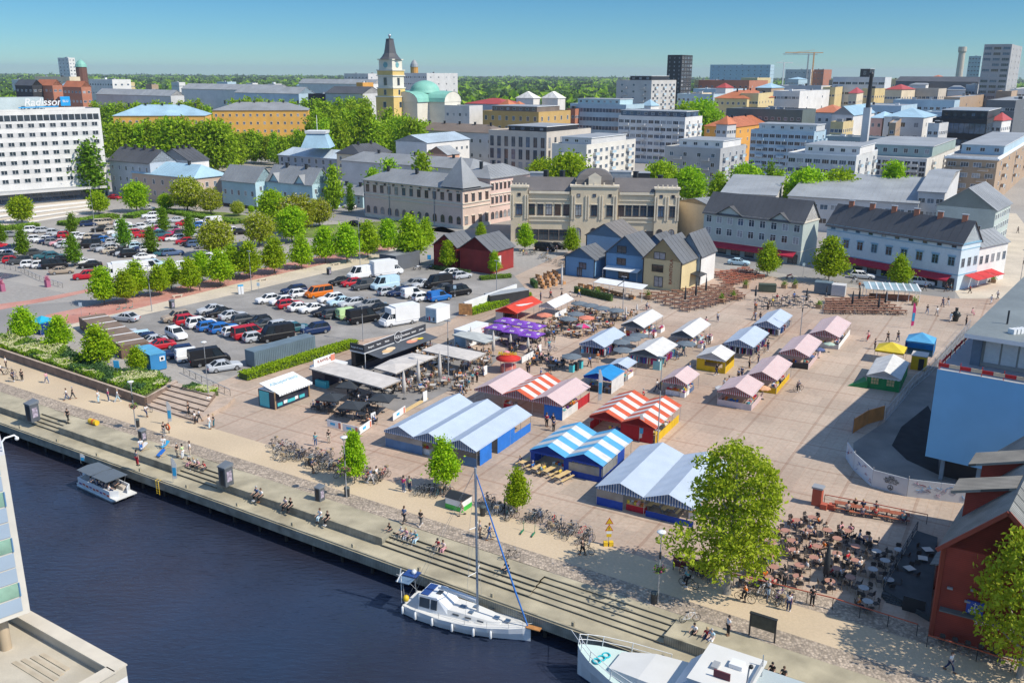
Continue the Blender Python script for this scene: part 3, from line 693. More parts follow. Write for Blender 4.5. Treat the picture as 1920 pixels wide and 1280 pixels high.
def cream_palace():
 A=P(958,452);C=P(1268,458);h=ztop(P(960,452),357);d=(C-A).normalized();n=Vector((d.y,-d.x,0));bk=-n;L=(C-A).length
 o=thing('palace','cream ornate two storey palace with dark mansard dome over its middle bay','building',tuple(C))
 D=24.0;b=MB();b.prism([(p.x,p.y) for p in (A,C,C+bk*D,A+bk*D)],0,h,cream)
 trim=mat('stone_trim',(.74,.64,.48),.8,.1,coord='geo')
 bays=((0,.1,.9),(.36,.64,1.3),(.86,1,.9))
 for k0,k1,e in bays:
  p,q=A+d*L*k0,A+d*L*k1;b.prism([(v.x,v.y) for v in (p+n*.7,q+n*.7,q+bk*.5,p+bk*.5)],0,h+e,cream,trim)
  b.prism([(v.x,v.y) for v in (p+n*1.0-d*.3,q+n*1.0+d*.3,q+bk*1.5+d*.3,p+bk*1.5-d*.3)],h+e,h+e+.5,trim,trim,True)
  nb_=3 if e > 1 else (1 if k0 ==0 else 2)
  for i in range(nb_+1):
   for s_ in (-.35,.35):
    v=p.lerp(q,.06+.88*i/nb_)+n*.72+d*s_;b.ob((v.x,v.y,h*.46),.3,.4,h*.47,math.atan2(d.y,d.x),trim)
  for i in range(5):
   v=p.lerp(q,(i+.5)/5)+n*.6;b.ob((v.x,v.y,h+e+.5),.35,.35,.7,0,trim)
 b.build('wall',o)
 s=MB()
 for k0,k1 in ((.1,.36),(.64,.86)):
  p,q=A+d*(L*k0+.4),A+d*(L*k1-.4)
  for z,t,w in ((h-.7,.65,.8),(h*.83,.2,.3),(h*.49,.35,.4),(h*.41,.25,.3)): s.beam(p+n*.15+Vector((0,0,z+t/2)),q+n*.15+Vector((0,0,z+t/2)),w,t,trim)
 s.build('cornice',o)
 r=MB();RG=roofm('slate_brown',(.15,.135,.125));e0=h+.06
 def slab(k0,k1,z1,dep):
  p,q=A+d*L*k0,A+d*L*k1;u=Vector((0,0,1))
  r.quad(p+n*.3+u*e0,q+n*.3+u*e0,q+bk*dep+u*z1,p+bk*dep+u*z1,RG);r.quad(p+bk*dep+u*z1,q+bk*dep+u*z1,q+bk*D+u*(e0+1),p+bk*D+u*(e0+1),RG)
  r.quad(p+n*.3+u*e0,p+bk*dep+u*z1,p+bk*D+u*(e0+1),p+bk*D+u*e0,RG);r.quad(q+n*.3+u*e0,q+bk*D+u*e0,q+bk*D+u*(e0+1),q+bk*dep+u*z1,RG)
 slab(.0,.38,h+3.0,8);slab(.62,1.0,h+3.0,8);slab(.37,.63,h+2.5,9)
 r.build('roof',o)
 m=MB();c0=A+d*L*.5+bk*4.2;prof=[(L*.115,0),(L*.11,1.3),(L*.093,2.6),(L*.062,3.6),(L*.03,4.1)];zb=h+1.8
 for i in range(4):
  (a0,z0),(a1,z1)=prof[i],prof[i+1]
  for sgn,ax,bx in ((-1,d,n),(1,d,n)):
   pass
  f0,f1=a0*.72,a1*.72
  ring0=[c0-d*a0+n*f0,c0+d*a0+n*f0,c0+d*a0-n*f0,c0-d*a0-n*f0];ring1=[c0-d*a1+n*f1,c0+d*a1+n*f1,c0+d*a1-n*f1,c0-d*a1-n*f1]
  for j in range(4): m.quad(ring0[j]+Vector((0,0,zb+z0)),ring0[(j+1) % 4]+Vector((0,0,zb+z0)),ring1[(j+1) % 4]+Vector((0,0,zb+z1)),ring1[j]+Vector((0,0,zb+z1)),RG)
 a1=prof[-1][0];f1=a1*.72;m.quad(*[c0+d*x*a1+n*y*f1+Vector((0,0,zb+4.1)) for x,y in ((-1,1),(1,1),(1,-1),(-1,-1))],RG)
 m.build('dome',o)
 g=MB();v=c0+n*(L*.13*.72);g.ob((v.x,v.y,h+1.8),3.4,1.2,2.2,math.atan2(d.y,d.x),trim);ob_=Vector((0,0,1))
 g.tri(v-d*1.9+n*.62+ob_*(h+4.0),v+d*1.9+n*.62+ob_*(h+4.0),v+n*.62+ob_*(h+5.2),trim);g.build('gable_dormer',o)
 fm=mat('dark_brown_frame',(.10,.07,.06),.6,.1);W2=win(1.6,2.9,fm,1,1,hood=trim,sill=True);Wa=win(.8,.8,fm,0)
 Sh=win(2.6,2.9,fm,1,1,gl=M_GLASS)
 for k0,k1,nn in ((0,.1,1),(.1,.36,5),(.36,.64,3),(.64,.86,5),(.86,1,2)):
  e=.72 if nn < 4 else 0;p,q=A+d*L*k0+n*e,A+d*L*k1+n*e
  put_wins(o,p,q,nn,[h*.64],W2)
  if nn < 4: put_wins(o,p,q,nn,[h*.93],Wa);put_wins(o,p,q,nn,[2.6],win(1.6,3.2,fm,1,1,arch=True))
  else: put_wins(o,p,q,4,[2.0],Sh,.3,.3,name='shop_window')
 for k,z in ((.2,3),(.3,3),(.75,3),(.9,2)): chimney(o,A+d*L*k+bk*9,h+z,1.2,1.6)
 for k,bkk,l_,w_,hh in ((.55,14,7,4,1.2),(.66,13,6,4,2.6),(.8,15,4,4,2.2),(.15,15,5,4,1.8)):
  p=A+d*L*k+bk*bkk;rooftop_box(o,p,l_,w_,hh,h+1.6,random.Random(int(k*100)).choice([M_STEEL,M_DARK,M_GLASSB]),math.atan2(d.y,d.x))
 return A,C,d,n,h
cA,cC,cd,cn,chh=cream_palace()
bld('side_wing','plain cream side wing with grey sheet roof behind the ornate palace corner',1330,388,('b',462),1272,1352,cream,('pitch',ROOF_GREY,1.4,'R',0),R=mk(1,2,1.2,2.2),ang=rad(60))
def shop_house(name,label,cx,ebase,eave,lx,lbase,rx,wall,roofmat,rise,fm,ncol,rows,w,hh,awn,side,hood=None,chim=0,trim=None,attic=False):
 C=P(cx,ebase);A=P(lx,lbase);h=ztop(C,eave);uL=(A-C).normalized();uR=Vector((-uL.y,uL.x,0));uR=uR if uR.y > 0 else -uR
 r=max(8,abs(at_px(Vector((C.x,C.y,h)),uR,rx)));l=(A-C).length;B=C+uR*r;D=A+uR*r
 o=thing(name,label,'building',tuple(C))
 shell(o,[A,C,B,D],h,wall,cornice=(.35,trim or cornw,.2),bands=((3.3,.2,trim or cornw),) + (((h-1.5,.15,trim),) if attic else ()))
 roof_pitch(o,A,C,B,D,h,rise,roofmat,'L',0,.5,wm=side)
 put_wins(o,A,C,ncol,[h*k for k in rows],win(w,hh,fm,1,1,hood=hood))
 if attic: put_wins(o,A,C,ncol+1,[h-.85],win(1.1,.6,fm,0))
 sh=win(2.4,2.2,M_DARK,1,gl=M_GLASS);put_wins(o,A,C,max(4,int(l/3.4)),[1.4],sh,name='shop_window')
 ns=-uR;a=MB();p,q=A.lerp(C,.08)+ns*.05,C+uL*l*.04+ns*.05;u=Vector((0,0,1))
 k=1 if True else 0
 m=awn;a.quad(p+u*3.25,q+u*3.25,q+ns*1.8+u*2.35,p+ns*1.8+u*2.35,m);a.quad(p+ns*1.8+u*2.35,q+ns*1.8+u*2.35,q+ns*1.82+u*2.0,p+ns*1.82+u*2.0,m);a.quad(q+u*3.2,p+u*3.2,p+ns*1.78+u*2.3,q+ns*1.78+u*2.3,m)
 a.build('awning',o)
 for i in range(chim): chimney(o,A+(C-A)*((i+.6)/chim)+uR*r*.5,h+rise,1.1,1.2,brick,M_GREY)
 return o,A,C,B,D,h,uL,uR
AWN=mat('crimson_awning',(.45,.02,.05),.7,.1,trans=.1)
o1,A1,C1,B1,D1,h1,_,uR1=shop_house('shop_house','grey green three storey shop house with dark roof and crimson awnings',1499,498,417,1316,472,1536,greenw,ROOF_DARK,4.6,M_WHITE,9,(.56,.84),1.5,1.7,AWN,white)
g=MB();c=A1.lerp(C1,.32);dd=(C1-A1).normalized();n1=Vector((dd.y,-dd.x,0))
def wall_gable(o,c,dd,nn,h,w,rise,wm,rm,depth=4):
 g=MB();u=Vector((0,0,1));p,q,t=c-dd*w/2+nn*.12,c+dd*w/2+nn*.12,c+nn*.12+u*(h+rise)
 g.poly([p+u*(h-.4),q+u*(h-.4),q+u*h,t,p+u*h],wm)
 for s,e in ((p,-1),(q,1)):
  a=s+u*(h)+dd*e*.4-u*.3+nn*.4;a2=a-nn*(depth+.4);t2=t-nn*depth+u*.15;t1=t+nn*.4+u*.15
  if e < 0: g.quad(a,t1,t2,a2,rm);g.quad(a2-u*.15,t2-u*.15,t1-u*.15,a-u*.15,rm)
  else: g.quad(t1,a,a2,t2,rm);g.quad(t2-u*.15,a2-u*.15,a-u*.15,t1-u*.15,rm)
 g.build('wall_gable',o)
wall_gable(o1,A1.lerp(C1,.27),dd,n1,h1,7,1.9,greenw,ROOF_DARK);wall_gable(o1,A1.lerp(C1,.78),dd,n1,h1,5,1.6,greenw,ROOF_DARK)
o2,A2,C2,B2,D2,h2,uL2,uR2=shop_house('corner_house','pale blue two storey wooden house with blue window frames and crimson awnings',1792,545,457,1544,498,1822,wallm('ice_blue',(.55,.64,.68)),ROOF_DARK,4.4,trim_b,9,(.60,),1.45,1.9,AWN,wallm('ice_white',(.64,.70,.72)),hood=trim_b,chim=6,trim=trim_b,attic=True)
b=MB()
B2b=B2+uR2*13
b.prism([(p.x,p.y) for p in (B2+uL2*8,B2+uR2*.02,B2b,B2b+uL2*8)],0,h2-1.6,white);wgo=b.build('rear_wing',o2)
roof_pitch(o2,B2+uL2*8,B2+uR2*.4,B2b,B2b+uL2*8,h2-1.6,2.4,ROOF_GREY,'R',0,.4,wm=white)
put_wins(o2,C2,B2,3,[h2*.58],win(1.2,1.9,M_GREY,1,1));put_wins(o2,B2,B2b,5,[h2*.55],win(1.2,1.8,M_GREY,1,1))
a=MB();u=Vector((0,0,1));pr,qr=C2.lerp(B2b,.12),C2.lerp(B2b,.7);nr=-uL2
REDAWN=mat('bright_red_awning',(.62,.04,.04),.7,.1,trans=.15)
for k in range(3):
 p,q=pr.lerp(qr,k/3+.01),pr.lerp(qr,(k+1)/3-.01);a.quad(p+nr*.1+u*3.2,q+nr*.1+u*3.2,q+nr*3.2+u*2.5,p+nr*3.2+u*2.5,REDAWN);a.quad(q+nr*.1+u*3.15,p+nr*.1+u*3.15,p+nr*3.2+u*2.45,q+nr*3.2+u*2.45,REDAWN)
a.build('awning',o2)
def shed(name,label,cx,base,eave,lx,rx,rise,wall,roofm_,wins=None,sidewins=None,ang=DIRT_A,side=None,group=None,boards=True):
 C=P(cx,base);h=ztop(C,eave);A,C,B,D,uL,uR,l,r=footprint(C,ang,lx,rx,h)
 o=thing(name,label,'shed',tuple(C),0,group)
 shell(o,[A,C,B,D],h,wall)
 if side:
  b=MB();q,p=C-uL*.015,B-uL*.015;b.quad((q.x,q.y,.01),(p.x,p.y,.01),(p.x,p.y,h-.02),(q.x,q.y,h-.02),side);b.build('side_wall',o)
 roof_pitch(o,A,C,B,D,h,rise,roofm_,'R',0,.4,wm=wall)
 b=MB();d=(C-A).normalized();n=Vector((d.y,-d.x,0))
 for p in (A+n*.05,C+n*.05): b.beam((p.x,p.y,0),(p.x,p.y,h),.22,.14,M_DARK if boards else wall)
 b.build('corner_board',o)
 for (t,z,w,hh) in wins or ():
  put_wins(o,A.lerp(C,t-.05),A.lerp(C,t+.05),1,[z],win(w,hh,M_DARK,1))
 for (t,z,w,hh) in sidewins or (): put_wins(o,C.lerp(B,t-.05),C.lerp(B,t+.05),1,[z],win(w,hh,M_DARK,1))
 return o,A,C,B,D,h,uL,uR
RS=roofm('shed_grey',(.13,.135,.14));RSB=roofm('shed_brown_grey',(.17,.155,.14))
shed('red_shed','dark red wooden shed with grey roof, the smaller one behind trees by the car park',856,505,463,814,888,2.6,barnred,RS,boards=False)
rb,rA,rC,rB,rD,rh,ruL,ruR=shed('red_shed','dark red wooden shed with a white poster on its end wall',921,514,472,863,963,3.0,barnred,RS,boards=False)
p=MB();v=rC.lerp(rB,.35)-ruL*.03;p.ob((v.x,v.y,1.6),1.5,.06,2.2,math.atan2(ruR.y,ruR.x),M_WHITE);p.build('poster',rb)
shed('blue_shed','blue wooden shed furthest back with dark brown roof and a blank sign board',1165,500,447,1100,1198,3.0,wallm('pale_shed_blue',(.27,.42,.55)),RSB)
shed('low_shed','low grey roofed shed wedged between the taller blue and yellow sheds',1245,506,462,1206,1268,2.4,bluew,RS)
shed('blue_shed','small low blue wooden shed with a round emblem, nearest the red sheds',1114,522,487,1060,1142,2.3,bluew,RS,wins=((.6,2.6,1.8,1.4),(.5,1.1,1.2,1.9)))
bs,bA,bC,bB,bD,bh,buL,buR=shed('blue_shed','tall steel blue wooden shed with white awning over its door',1205,530,482,1136,1238,4.2,bluew,RS,wins=((.42,7.0,2.2,1.5),(.42,4.2,2.2,1.5),(.5,1.3,2.6,2.0)))
shed('white_shed','white sided shed with black roof and a small dark awning beside the yellow shed',1311,535,478,1268,1342,4.4,skyw,RS,side=white)
ys,yA,yC,yB,yD,yh,yuL,yuR=shed('yellow_shed','cream yellow wooden shed with dark windows and brown vertical lettering',1275,548,492,1207,1310,4.6,wallm('shed_yellow',(.68,.55,.30)),RS,wins=((.42,7.4,2.6,1.5),(.38,4.6,2.6,1.5),(.42,1.7,2.0,2.2)))
u=Vector((0,0,1))
ylet=mat('brown_lettering',(.35,.09,.04),.7,.1);dy=(yC-yA).normalized();ny=Vector((dy.y,-dy.x,0))
text_on('vertical_lettering',ys,'RAVINTOLA',yA.lerp(yC,.74)+ny*.05+u*4.2,u,-dy,1.0,ylet,ext=.02,bold=True)
for (o_,A_,C_,k0,k1,z,m_) in ((bs,bA,bC,.05,.95,3.0,M_WHITE),(ys,yC,yB,.55,1.0,3.2,M_DARK)):
 d=(C_-A_).normalized();n=Vector((d.y,-d.x,0));a=MB();p,q=A_.lerp(C_,k0)+n*.03,A_.lerp(C_,k1)+n*.03
 a.quad(p+u*z,q+u*z,q+n*2.2+u*(z-.5),p+n*2.2+u*(z-.5),m_);a.quad(q+u*(z-.08),p+u*(z-.08),p+n*2.2+u*(z-.58),q+n*2.2+u*(z-.58),m_)
 for v in (p,q): a.tube([v+n*2.1,v+n*2.1+u*(z-.55)],.05,5,m_)
 a.build('awning',o_)
dk=(bC-bA).normalized();nk=Vector((dk.y,-dk.x,0))
kk,kA,kC,kB,kD,kh,kuL,kuR=bld('kiosk','dark grey flat kiosk with white emblem beside the car park',743,484,('b',509),711,763,wallm('kiosk_grey',(.11,.12,.135)),('flat',ROOF_GREY),group=None,cat='kiosk')
e=MB();v=kA.lerp(kC,.55)-kuR*.04
for i in range(5): e.tube([v+Vector((0,0,1.6))+kuL*(.5-i*.22),v+Vector((0,0,1.3+.25*(i % 3)))+kuL*(.2-i*.22)],.09,5,M_WHITE)
e.build('emblem',kk)
# second row
GR=M_WHITE
bld('long_house','long low pale building with grey sheet roof and recessed balconies behind the shop houses',1722,382,262,1478,1745,ltgrey,('pitch',ROOF_LIGHT,3.6,'L',0),L=mk(12,2,2.2,1.5),ang=rad(26),chim=0)
bld('low_house','low house with grey sheet roof just behind the palace and shop house',1455,367,285,1352,1482,ltgrey,('pitch',ROOF_LIGHT,2.6,'L',0),L=mk(5,2,1.4,1.2),ang=rad(20))
sB,sA,sC,sBB,sD,shh,suL,suR=bld('gabled_house','grey green gabled apartment house along the pedestrian street with skylit dark roof',1856,394,('b',470),1757,1896,greenw,('pitch',ROOF_GREY,5.2,'R',0),L=mk(2,1,1.2,1.2),R=mk(7,3,1.3,1.5),ang=rad(38))
bld('grey_roof_house','low pale house with light grey roof beside the gabled street house',1772,362,262,1722,1800,ltgrey,('pitch',ROOF_LIGHT,2.6,'L',0),L=mk(3,3,1.8,1.4),ang=rad(28))
bld('wooden_house','light blue wooden house with grey roof, left of its matching double gabled neighbour',482,342,('b',393),415,502,tealw,('pitch',ROOF_GREY,4.6,'L',0),L=mk(5,1,1.1,1.7),base=(1.0,M_DARK),R=mk(2,2,1.0,1.5),wz=(1.6,.6))
hA_,*_=bld('wooden_house','light blue wooden house with two small front gables and white end wall',588,346,('b',400),498,622,tealw,('pitch',ROOF_GREY,4.8,'L',0),L=mk(6,1,1.1,1.7),base=(1.0,M_DARK),R=mk(3,2,1.0,1.5),wz=(1.6,.6),chim=2)
b_,wA,wC,wB,wD,wh,wuL,wuR=hA_,*_
dw=(wC-wA).normalized();nw=Vector((dw.y,-dw.x,0))
for k in (.2,.75): wall_gable(hA_,wA.lerp(wC,k),dw,nw,wh,4.2,2.6,tealw,ROOF_GREY)
bld('grey_house','grey blue wooden house with dark roof and gables next to the hotel',288,306,('b',378),204,330,wallm('house_grey',(.42,.46,.50)),('pitch',ROOF_DARK,4.2,'L',0),L=mk(6,3,1.1,1.6),R=mk(2,3,1.0,1.6),chim=4)
bld('grey_house','dark roofed house with white end gable behind the light blue roof',355,302,352,296,382,white,('pitch',ROOF_DARK,4.0,'R',0),chim=3)
bld('blue_roof_house','brick and white house under a long light blue sheet roof',368,334,('b',388),247,425,wallm('brick_mix',(.52,.40,.32)),('pitch',ROOF_BLUE,3.6,'L',.6),L=mk(7,2,1.2,1.7),R=mk(4,2,1.2,1.7),chim=2)
bld('courtyard_house','low courtyard house with grey roof between the wooden house and the pink house',680,366,318,618,705,tealw,('pitch',ROOF_GREY,2.4,'L',.7),L=mk(4,2,1.0,1.4),R=mk(2,2,1,1.4),chim=2)
bld('courtyard_house','wide pale grey roofed hall behind the pink house',880,318,345,640,930,ltgrey,('pitch',ROOF_GREY,3.0,'L',.5),chim=3)
bld('office_block','beige office block with tall narrow dark windows in three rows',1025,250,400,916,1108,wallm('office_beige',(.56,.50,.42)),('flat',ROOF_BROWN),L=mk(8,3,1.9,4.4,1),R=mk(8,3,1.6,4.4,1),fm=M_GREY,units=6,pent=(.25,.9,2.2,M_DARK),wz=(3,1.5))
bld('apartment_block','white apartment block with balcony bands and a blank bluish end wall',1100,274,362,1035,1192,wallm('ivory',(.70,.66,.58)),('flat',ROOF_LIGHT),L=mk(2,3,1.6,1.6),ribbon=None,R=mk(9,5,2.2,1.5,2),units=2,pent=(.1,.95,2.6,ltgrey))
bld('office_block','light blue office block with ribbon windows and flat roof',1174,198,560,1069,1208,ltblue,('flat',ROOF_LIGHT),ribbon=(5,.42,M_GLASSB),pent=(.1,.85,3.2,tealw))
bld('apartment_block','tall pale grey apartment block with balconies, left of the black tower',1222,152,640,1156,1268,wallm('concrete',(.52,.50,.46)),('flat',ROOF_FELT),L=mk(3,9,1.6,1.5),R=mk(6,9,3.0,1.6,2),units=3,pent=(.3,.9,3,M_DARK))
bld('apartment_block','wide white apartment block with glazed balconies and roof terrace',1285,222,480,1160,1317,white,('flat',ROOF_GREY),L=mk(11,6,2.8,1.7,2),R=mk(2,6,1.4,1.5),pent=(.0,.98,3.0,M_GLASSB),units=3)
bld('apartment_block','grey rendered block with white penthouse storey behind the palace',1351,281,368,1247,1399,grey,('flat',ROOF_LIGHT),L=mk(4,4,1.5,1.6),R=mk(4,4,1.3,1.6),pent=(.2,.98,3.0,white),units=4)
bld('orange_house','orange rendered block with hipped orange tile roof',1381,238,490,1321,1462,orange,('hip',ROOF_ORANGE,4.0,'R',1),L=mk(4,4,1.4,1.6),R=mk(6,4,1.4,1.6),chim=3)
bld('yellow_house','pale yellow block with orange tile roof further up the hill of roofs',1401,185,640,1340,1452,pyel,('hip',ROOF_ORANGE,5,'R',1),L=mk(6,5,1.5,1.7),R=mk(5,5,1.5,1.7),chim=4)
bld('apartment_block','light blue grey block left of the pale yellow block',1338,178,660,1270,1362,ltblue,('flat',ROOF_LIGHT),L=mk(8,5,1.6,1.6),units=4)
bld('high_rise','black high rise with white glazed balcony side',1279,104,1100,1252,1299,blackw,('flat',ROOF_DARK),R=mk(4,15,4.5,2.0,2),L=mk(3,14,1.2,1.5),fm=ltgrey)
bld('apartment_block','light blue apartment block with balconies and white roof edge',1527,249,420,1408,1550,ltblue,('flat',ROOF_BLUE),L=mk(10,6,2.4,1.6,2),R=mk(2,5,1.4,1.5),pent=(.1,1,3,ltgrey))
bld('apartment_block','white block with light blue window bands and projecting balconies',1606,294,345,1478,1646,wallm('pale_concrete',(.60,.60,.57)),('flat',ROOF_LIGHT,M_WHITE),L=mk(8,4,2.6,1.6,2),R=mk(3,4,2.2,1.6,1),pent=(.2,1,3.2,white))
bld('apartment_block','long white block with brown windows and a green glass terrace storey',1738,300,372,1600,1800,white,('flat',ROOF_LIGHT),L=mk(10,5,2.2,1.7,1),R=mk(3,5,1.4,1.5),pent=(.0,1,4.5,wallm('glass_green',(.34,.44,.42))),fm=M_WHITE)
bld('black_office','black glass office with a gold edged roof',1851,226,450,1749,1884,blackw,('flat',ROOF_DARK),ribbon=(3,.6,M_GLASSB),pent=(.1,.95,4,M_DARK),fm=M_DARK)
bld('apartment_block','tan brick block with white cornices and curved balconies by the pedestrian street',1871,298,330,1775,1935,tan,('flat',ROOF_FELT,M_WHITE),L=mk(4,4,2.6,1.5,2),R=mk(5,4,2.4,1.6,2),cornice=(.6,M_WHITE,.6),pent=(.15,1,3.4,ltblue),units=5)
bld('high_rise','tall slab with glazed balcony front and white patterned side at the edge of town',1898,84,760,1846,1917,wallm('slab_grey',(.36,.36,.35)),('flat',ROOF_DARK),L=mk(5,16,5.2,2.2,3),R=mk(3,14,2.0,1.8),fm=ltgrey)
bld('office_block','white office slab with rows of grouped windows and a black roof plant',1660,146,800,1562,1672,wallm('office_white',(.62,.64,.64)),('flat',ROOF_LIGHT),L=mk(9,5,4.5,2.0,2),pent=(.5,.68,7,M_DARK))
bld('white_villa','white villa with hipped light blue roof and tall windows',1732,221,520,1658,1756,white,('hip',ROOF_BLUE,4.5,'L',1),L=mk(3,3,2.2,2.4,1),R=mk(2,3,1.6,2.2,1))
bld('pink_house','small pink house with blue roof beside the white villa',1655,222,535,1632,1682,wallm('rose',(.62,.40,.36)),('hip',ROOF_BLUE,3.0,'L',1),L=mk(2,3,1.4,2.0))
bld('orange_roof_house','pale house with a bright orange roof left of the chimney',1572,212,560,1518,1600,white,('hip',ROOF_ORANGE,4.0,'L',1),L=mk(4,3,1.5,1.8))
bld('gabled_white_house','white gabled house left of the tall dark chimney',1600,216,520,1560,1640,white,('pitch',ROOF_BLUE,4.5,'R',0))
bld('dark_roof_block','long block with black roof terrace in front of the orange tile roofs',1505,208,520,1362,1530,wallm('dark_green_grey',(.12,.15,.14)),('flat',ROOF_DARK),L=mk(12,3,1.6,1.6),units=6)
# left middle distance
bld('yellow_barracks','long yellow building with light blue sheet roof behind the birches',212,217,545,190,384,yellow,('hip',ROOF_BLUE,5.5,'R',1),L=mk(2,3,1.2,1.8),R=mk(14,3,1.3,1.8),ang=rad(80),chim=5)
bld('yellow_barracks','long ochre yellow building with grey roof and four window rows',398,207,600,386,577,yellow,('hip',ROOF_GREY,4.5,'R',1),L=mk(2,4,1.2,1.7),R=mk(14,4,1.3,1.7),ang=rad(80),chim=6)
bld('town_hall','grey and white town hall with pale blue roofs',640,298,420,522,668,wallm('hall_grey',(.40,.42,.46)),('pitch',roofm('white_blue',(.52,.60,.66)),3.2,'L',1),L=mk(9,2,1.5,2.2),group=None)
bld('mansard_house','cream house with black mansard roof and dormers',676,290,400,631,733,cream,('hip',ROOF_DARK,3.6,'R',.35),L=mk(3,3,1.2,1.6),R=mk(6,3,1.2,1.6),chim=2)
bld('sheet_roof_hall','hall with pale blue grey sheet roof and a dark blue gable',800,268,425,742,880,white,('pitch',roofm('ice_sheet',(.42,.50,.56)),3.0,'R',0),L=None,R=mk(8,2,1.5,1.4))
bld('bank_house','long low house with dark brown roof and pale end wall',925,250,470,770,960,ltgrey,('hip',ROOF_BROWN,3.4,'L',1),L=mk(10,2,1.4,1.8),chim=5)
bld('stepped_gable_house','grey roofed house with an orange stepped gable',838,290,395,800,850,wallm('salmon',(.66,.38,.26)),('pitch',ROOF_LIGHT,3.0,'R',0))
bld('school','pale stone school with flat pale roof below the church dome',880,200,548,745,905,ltgrey,('flat',ROOF_LIGHT),L=mk(12,3,1.6,1.8))
bld('scaffolded_block','brown block wrapped in scaffolding with ochre walls',1010,212,520,905,1070,wallm('ochre_wall',(.52,.34,.12)),('flat',ROOF_BROWN),L=mk(8,4,1.6,2.4),R=mk(5,4,1.6,2.4),pent=(.1,.9,3,ROOF_BROWN))
for i,(cx_,l_,r_) in enumerate(((1000,968,1012),(1046,1016,1060))):
 bld('tarpaulin_cover',('white' if i else 'left white')+' construction tent roof cover above the red roofs',cx_,184,640,l_,r_,wallm('tarp',(.70,.66,.60)),('hip',mat('roof_tarp',(.72,.68,.62),.8),4,'R',.5),group='white construction covers',cat='cover')
bld('red_roof_hall','low hall with crimson sheet roof right of the church',945,196,640,872,985,wallm('grey_blue',(.36,.42,.48)),('hip',ROOF_RED,3.4,'L',1),L=mk(8,2,1.6,1.4))
def church():
 v=Q(735,215,560);C=Vector((v.x,v.y,0));k=560/FPX/math.cos(rad(10))
 o=thing('church_tower','tall yellow and white church tower with a black bell shaped spire','church tower',tuple(C))
 zt=lambda py: Q(735,py,560).z
 def sq(b,w,z0,z1,m,rz=rad(-30)): b.ob((C.x,C.y,z0),w,w,z1-z0,rz,m)
 yl=wallm('church_yellow',(.70,.50,.18));wh=wallm('church_white',(.70,.66,.55))
 b=MB();sq(b,13.0,0,zt(182),yl);sq(b,13.5,zt(182),zt(180),wh);sq(b,11.6,zt(180),zt(166),yl);sq(b,12.2,zt(166),zt(164),wh);sq(b,10.8,zt(164),zt(143),wh);sq(b,12.0,zt(143),zt(141),wh);sq(b,11.2,zt(141),zt(133),yl);sq(b,12,zt(133),zt(131),wh);sq(b,9.6,zt(131),zt(113),wh);sq(b,10.8,zt(113),zt(111),wh)
 b.build('tower_wall',o)
 s=MB();prof=[(6.6,zt(112)),(5.0,zt(107)),(3.6,zt(100)),(3.0,zt(90)),(2.2,zt(74)),(2.5,zt(73.5)),(.5,zt(72)),(.25,zt(69))]
 s.lathe([(r_,z) for r_,z in prof],(C.x,C.y,0),8,ROOF_DARK,sm=False);s.build('spire',o)
 s=MB();s.ball((C.x,C.y,zt(67)),.9,m=M_STEEL);s.build('finial',o)
 W0=wloc(o)
 for rz in (rad(-30),rad(60)):
  nn=Vector((math.sin(rz),-math.cos(rz),0))
  for z,w,h,wd in ((zt(173),1.8,3,11.6),(zt(153),2.4,4.4,10.8),(zt(196),2.2,3.2,13)):
   p=C+nn*(wd/2+.05);child('window',win(w,h,wh,0,0,gl=M_GLASS)[0],o,(p.x-W0.x,p.y-W0.y,z),rz)
  p=C+nn*4.85;f=MB();
  f.lathe([(1.6,-.06),(1.6,.06)],(0,0,0),20,mat('clock_blue',(.16,.35,.36),.5));me=f.mesh('clock_face');q=child('clock_face',me,o,(p.x-W0.x,p.y-W0.y,zt(122)));q.rotation_euler=(PI/2,0,rz)
 d=Q(797,180,575);D=Vector((d.x,d.y,0));z2=lambda py: Q(797,py,575).z
 yl=wh;c2=thing('church','cross plan church with green copper roofs and a round green dome','church',tuple(D))
 b=MB();b.lathe([(8.2,0),(8.2,z2(174))],(D.x,D.y,0),12,yl);b.ob((D.x,D.y,0),40,17,z2(190),rad(-30),yl);b.ob((D.x,D.y,0),17,40,z2(190),rad(-30),yl);b.build('wall',c2)
 s=MB();R_=9.0;s.lathe([(9.3,z2(174.5)),(9.3,z2(172.5))]+[(R_*math.cos(PI/2*i/7),z2(172)+(z2(151)-z2(172))*math.sin(PI/2*i/7)) for i in range(8)],(D.x,D.y,0),24,ROOF_GREEN);s.build('dome',c2)
 s=MB()
 for rz in (rad(-30),rad(60)):
  ca=Vector((math.cos(rz),math.sin(rz),0));pa=Vector((-ca.y,ca.x,0));z0=z2(190)
  for i in range(8):
   a0,a1=PI*i/8,PI*(i+1)/8;f=lambda a: pa*(9.2*math.cos(a))+Vector((0,0,z0+6.0*math.sin(a)))
   s.quad(D-ca*20.4+f(a0),D+ca*20.4+f(a0),D+ca*20.4+f(a1),D-ca*20.4+f(a1),ROOF_GREEN)
  for e in (-1,1): s.poly([D+ca*20.2*e+pa*(9*math.cos(PI*i/8))+Vector((0,0,z0+5.8*math.sin(PI*i/8))) for i in range(9)],wh)
 s.build('roof',c2)
church()
tw=Q(596,268,428);tb=MB();tC=(tw.x,tw.y);tz=lambda py: Q(596,py,428).z
th_=thing('hall_turret','pale blue truncated roof turret with white railing on the town hall','turret',(tw.x,tw.y,tz(276)))
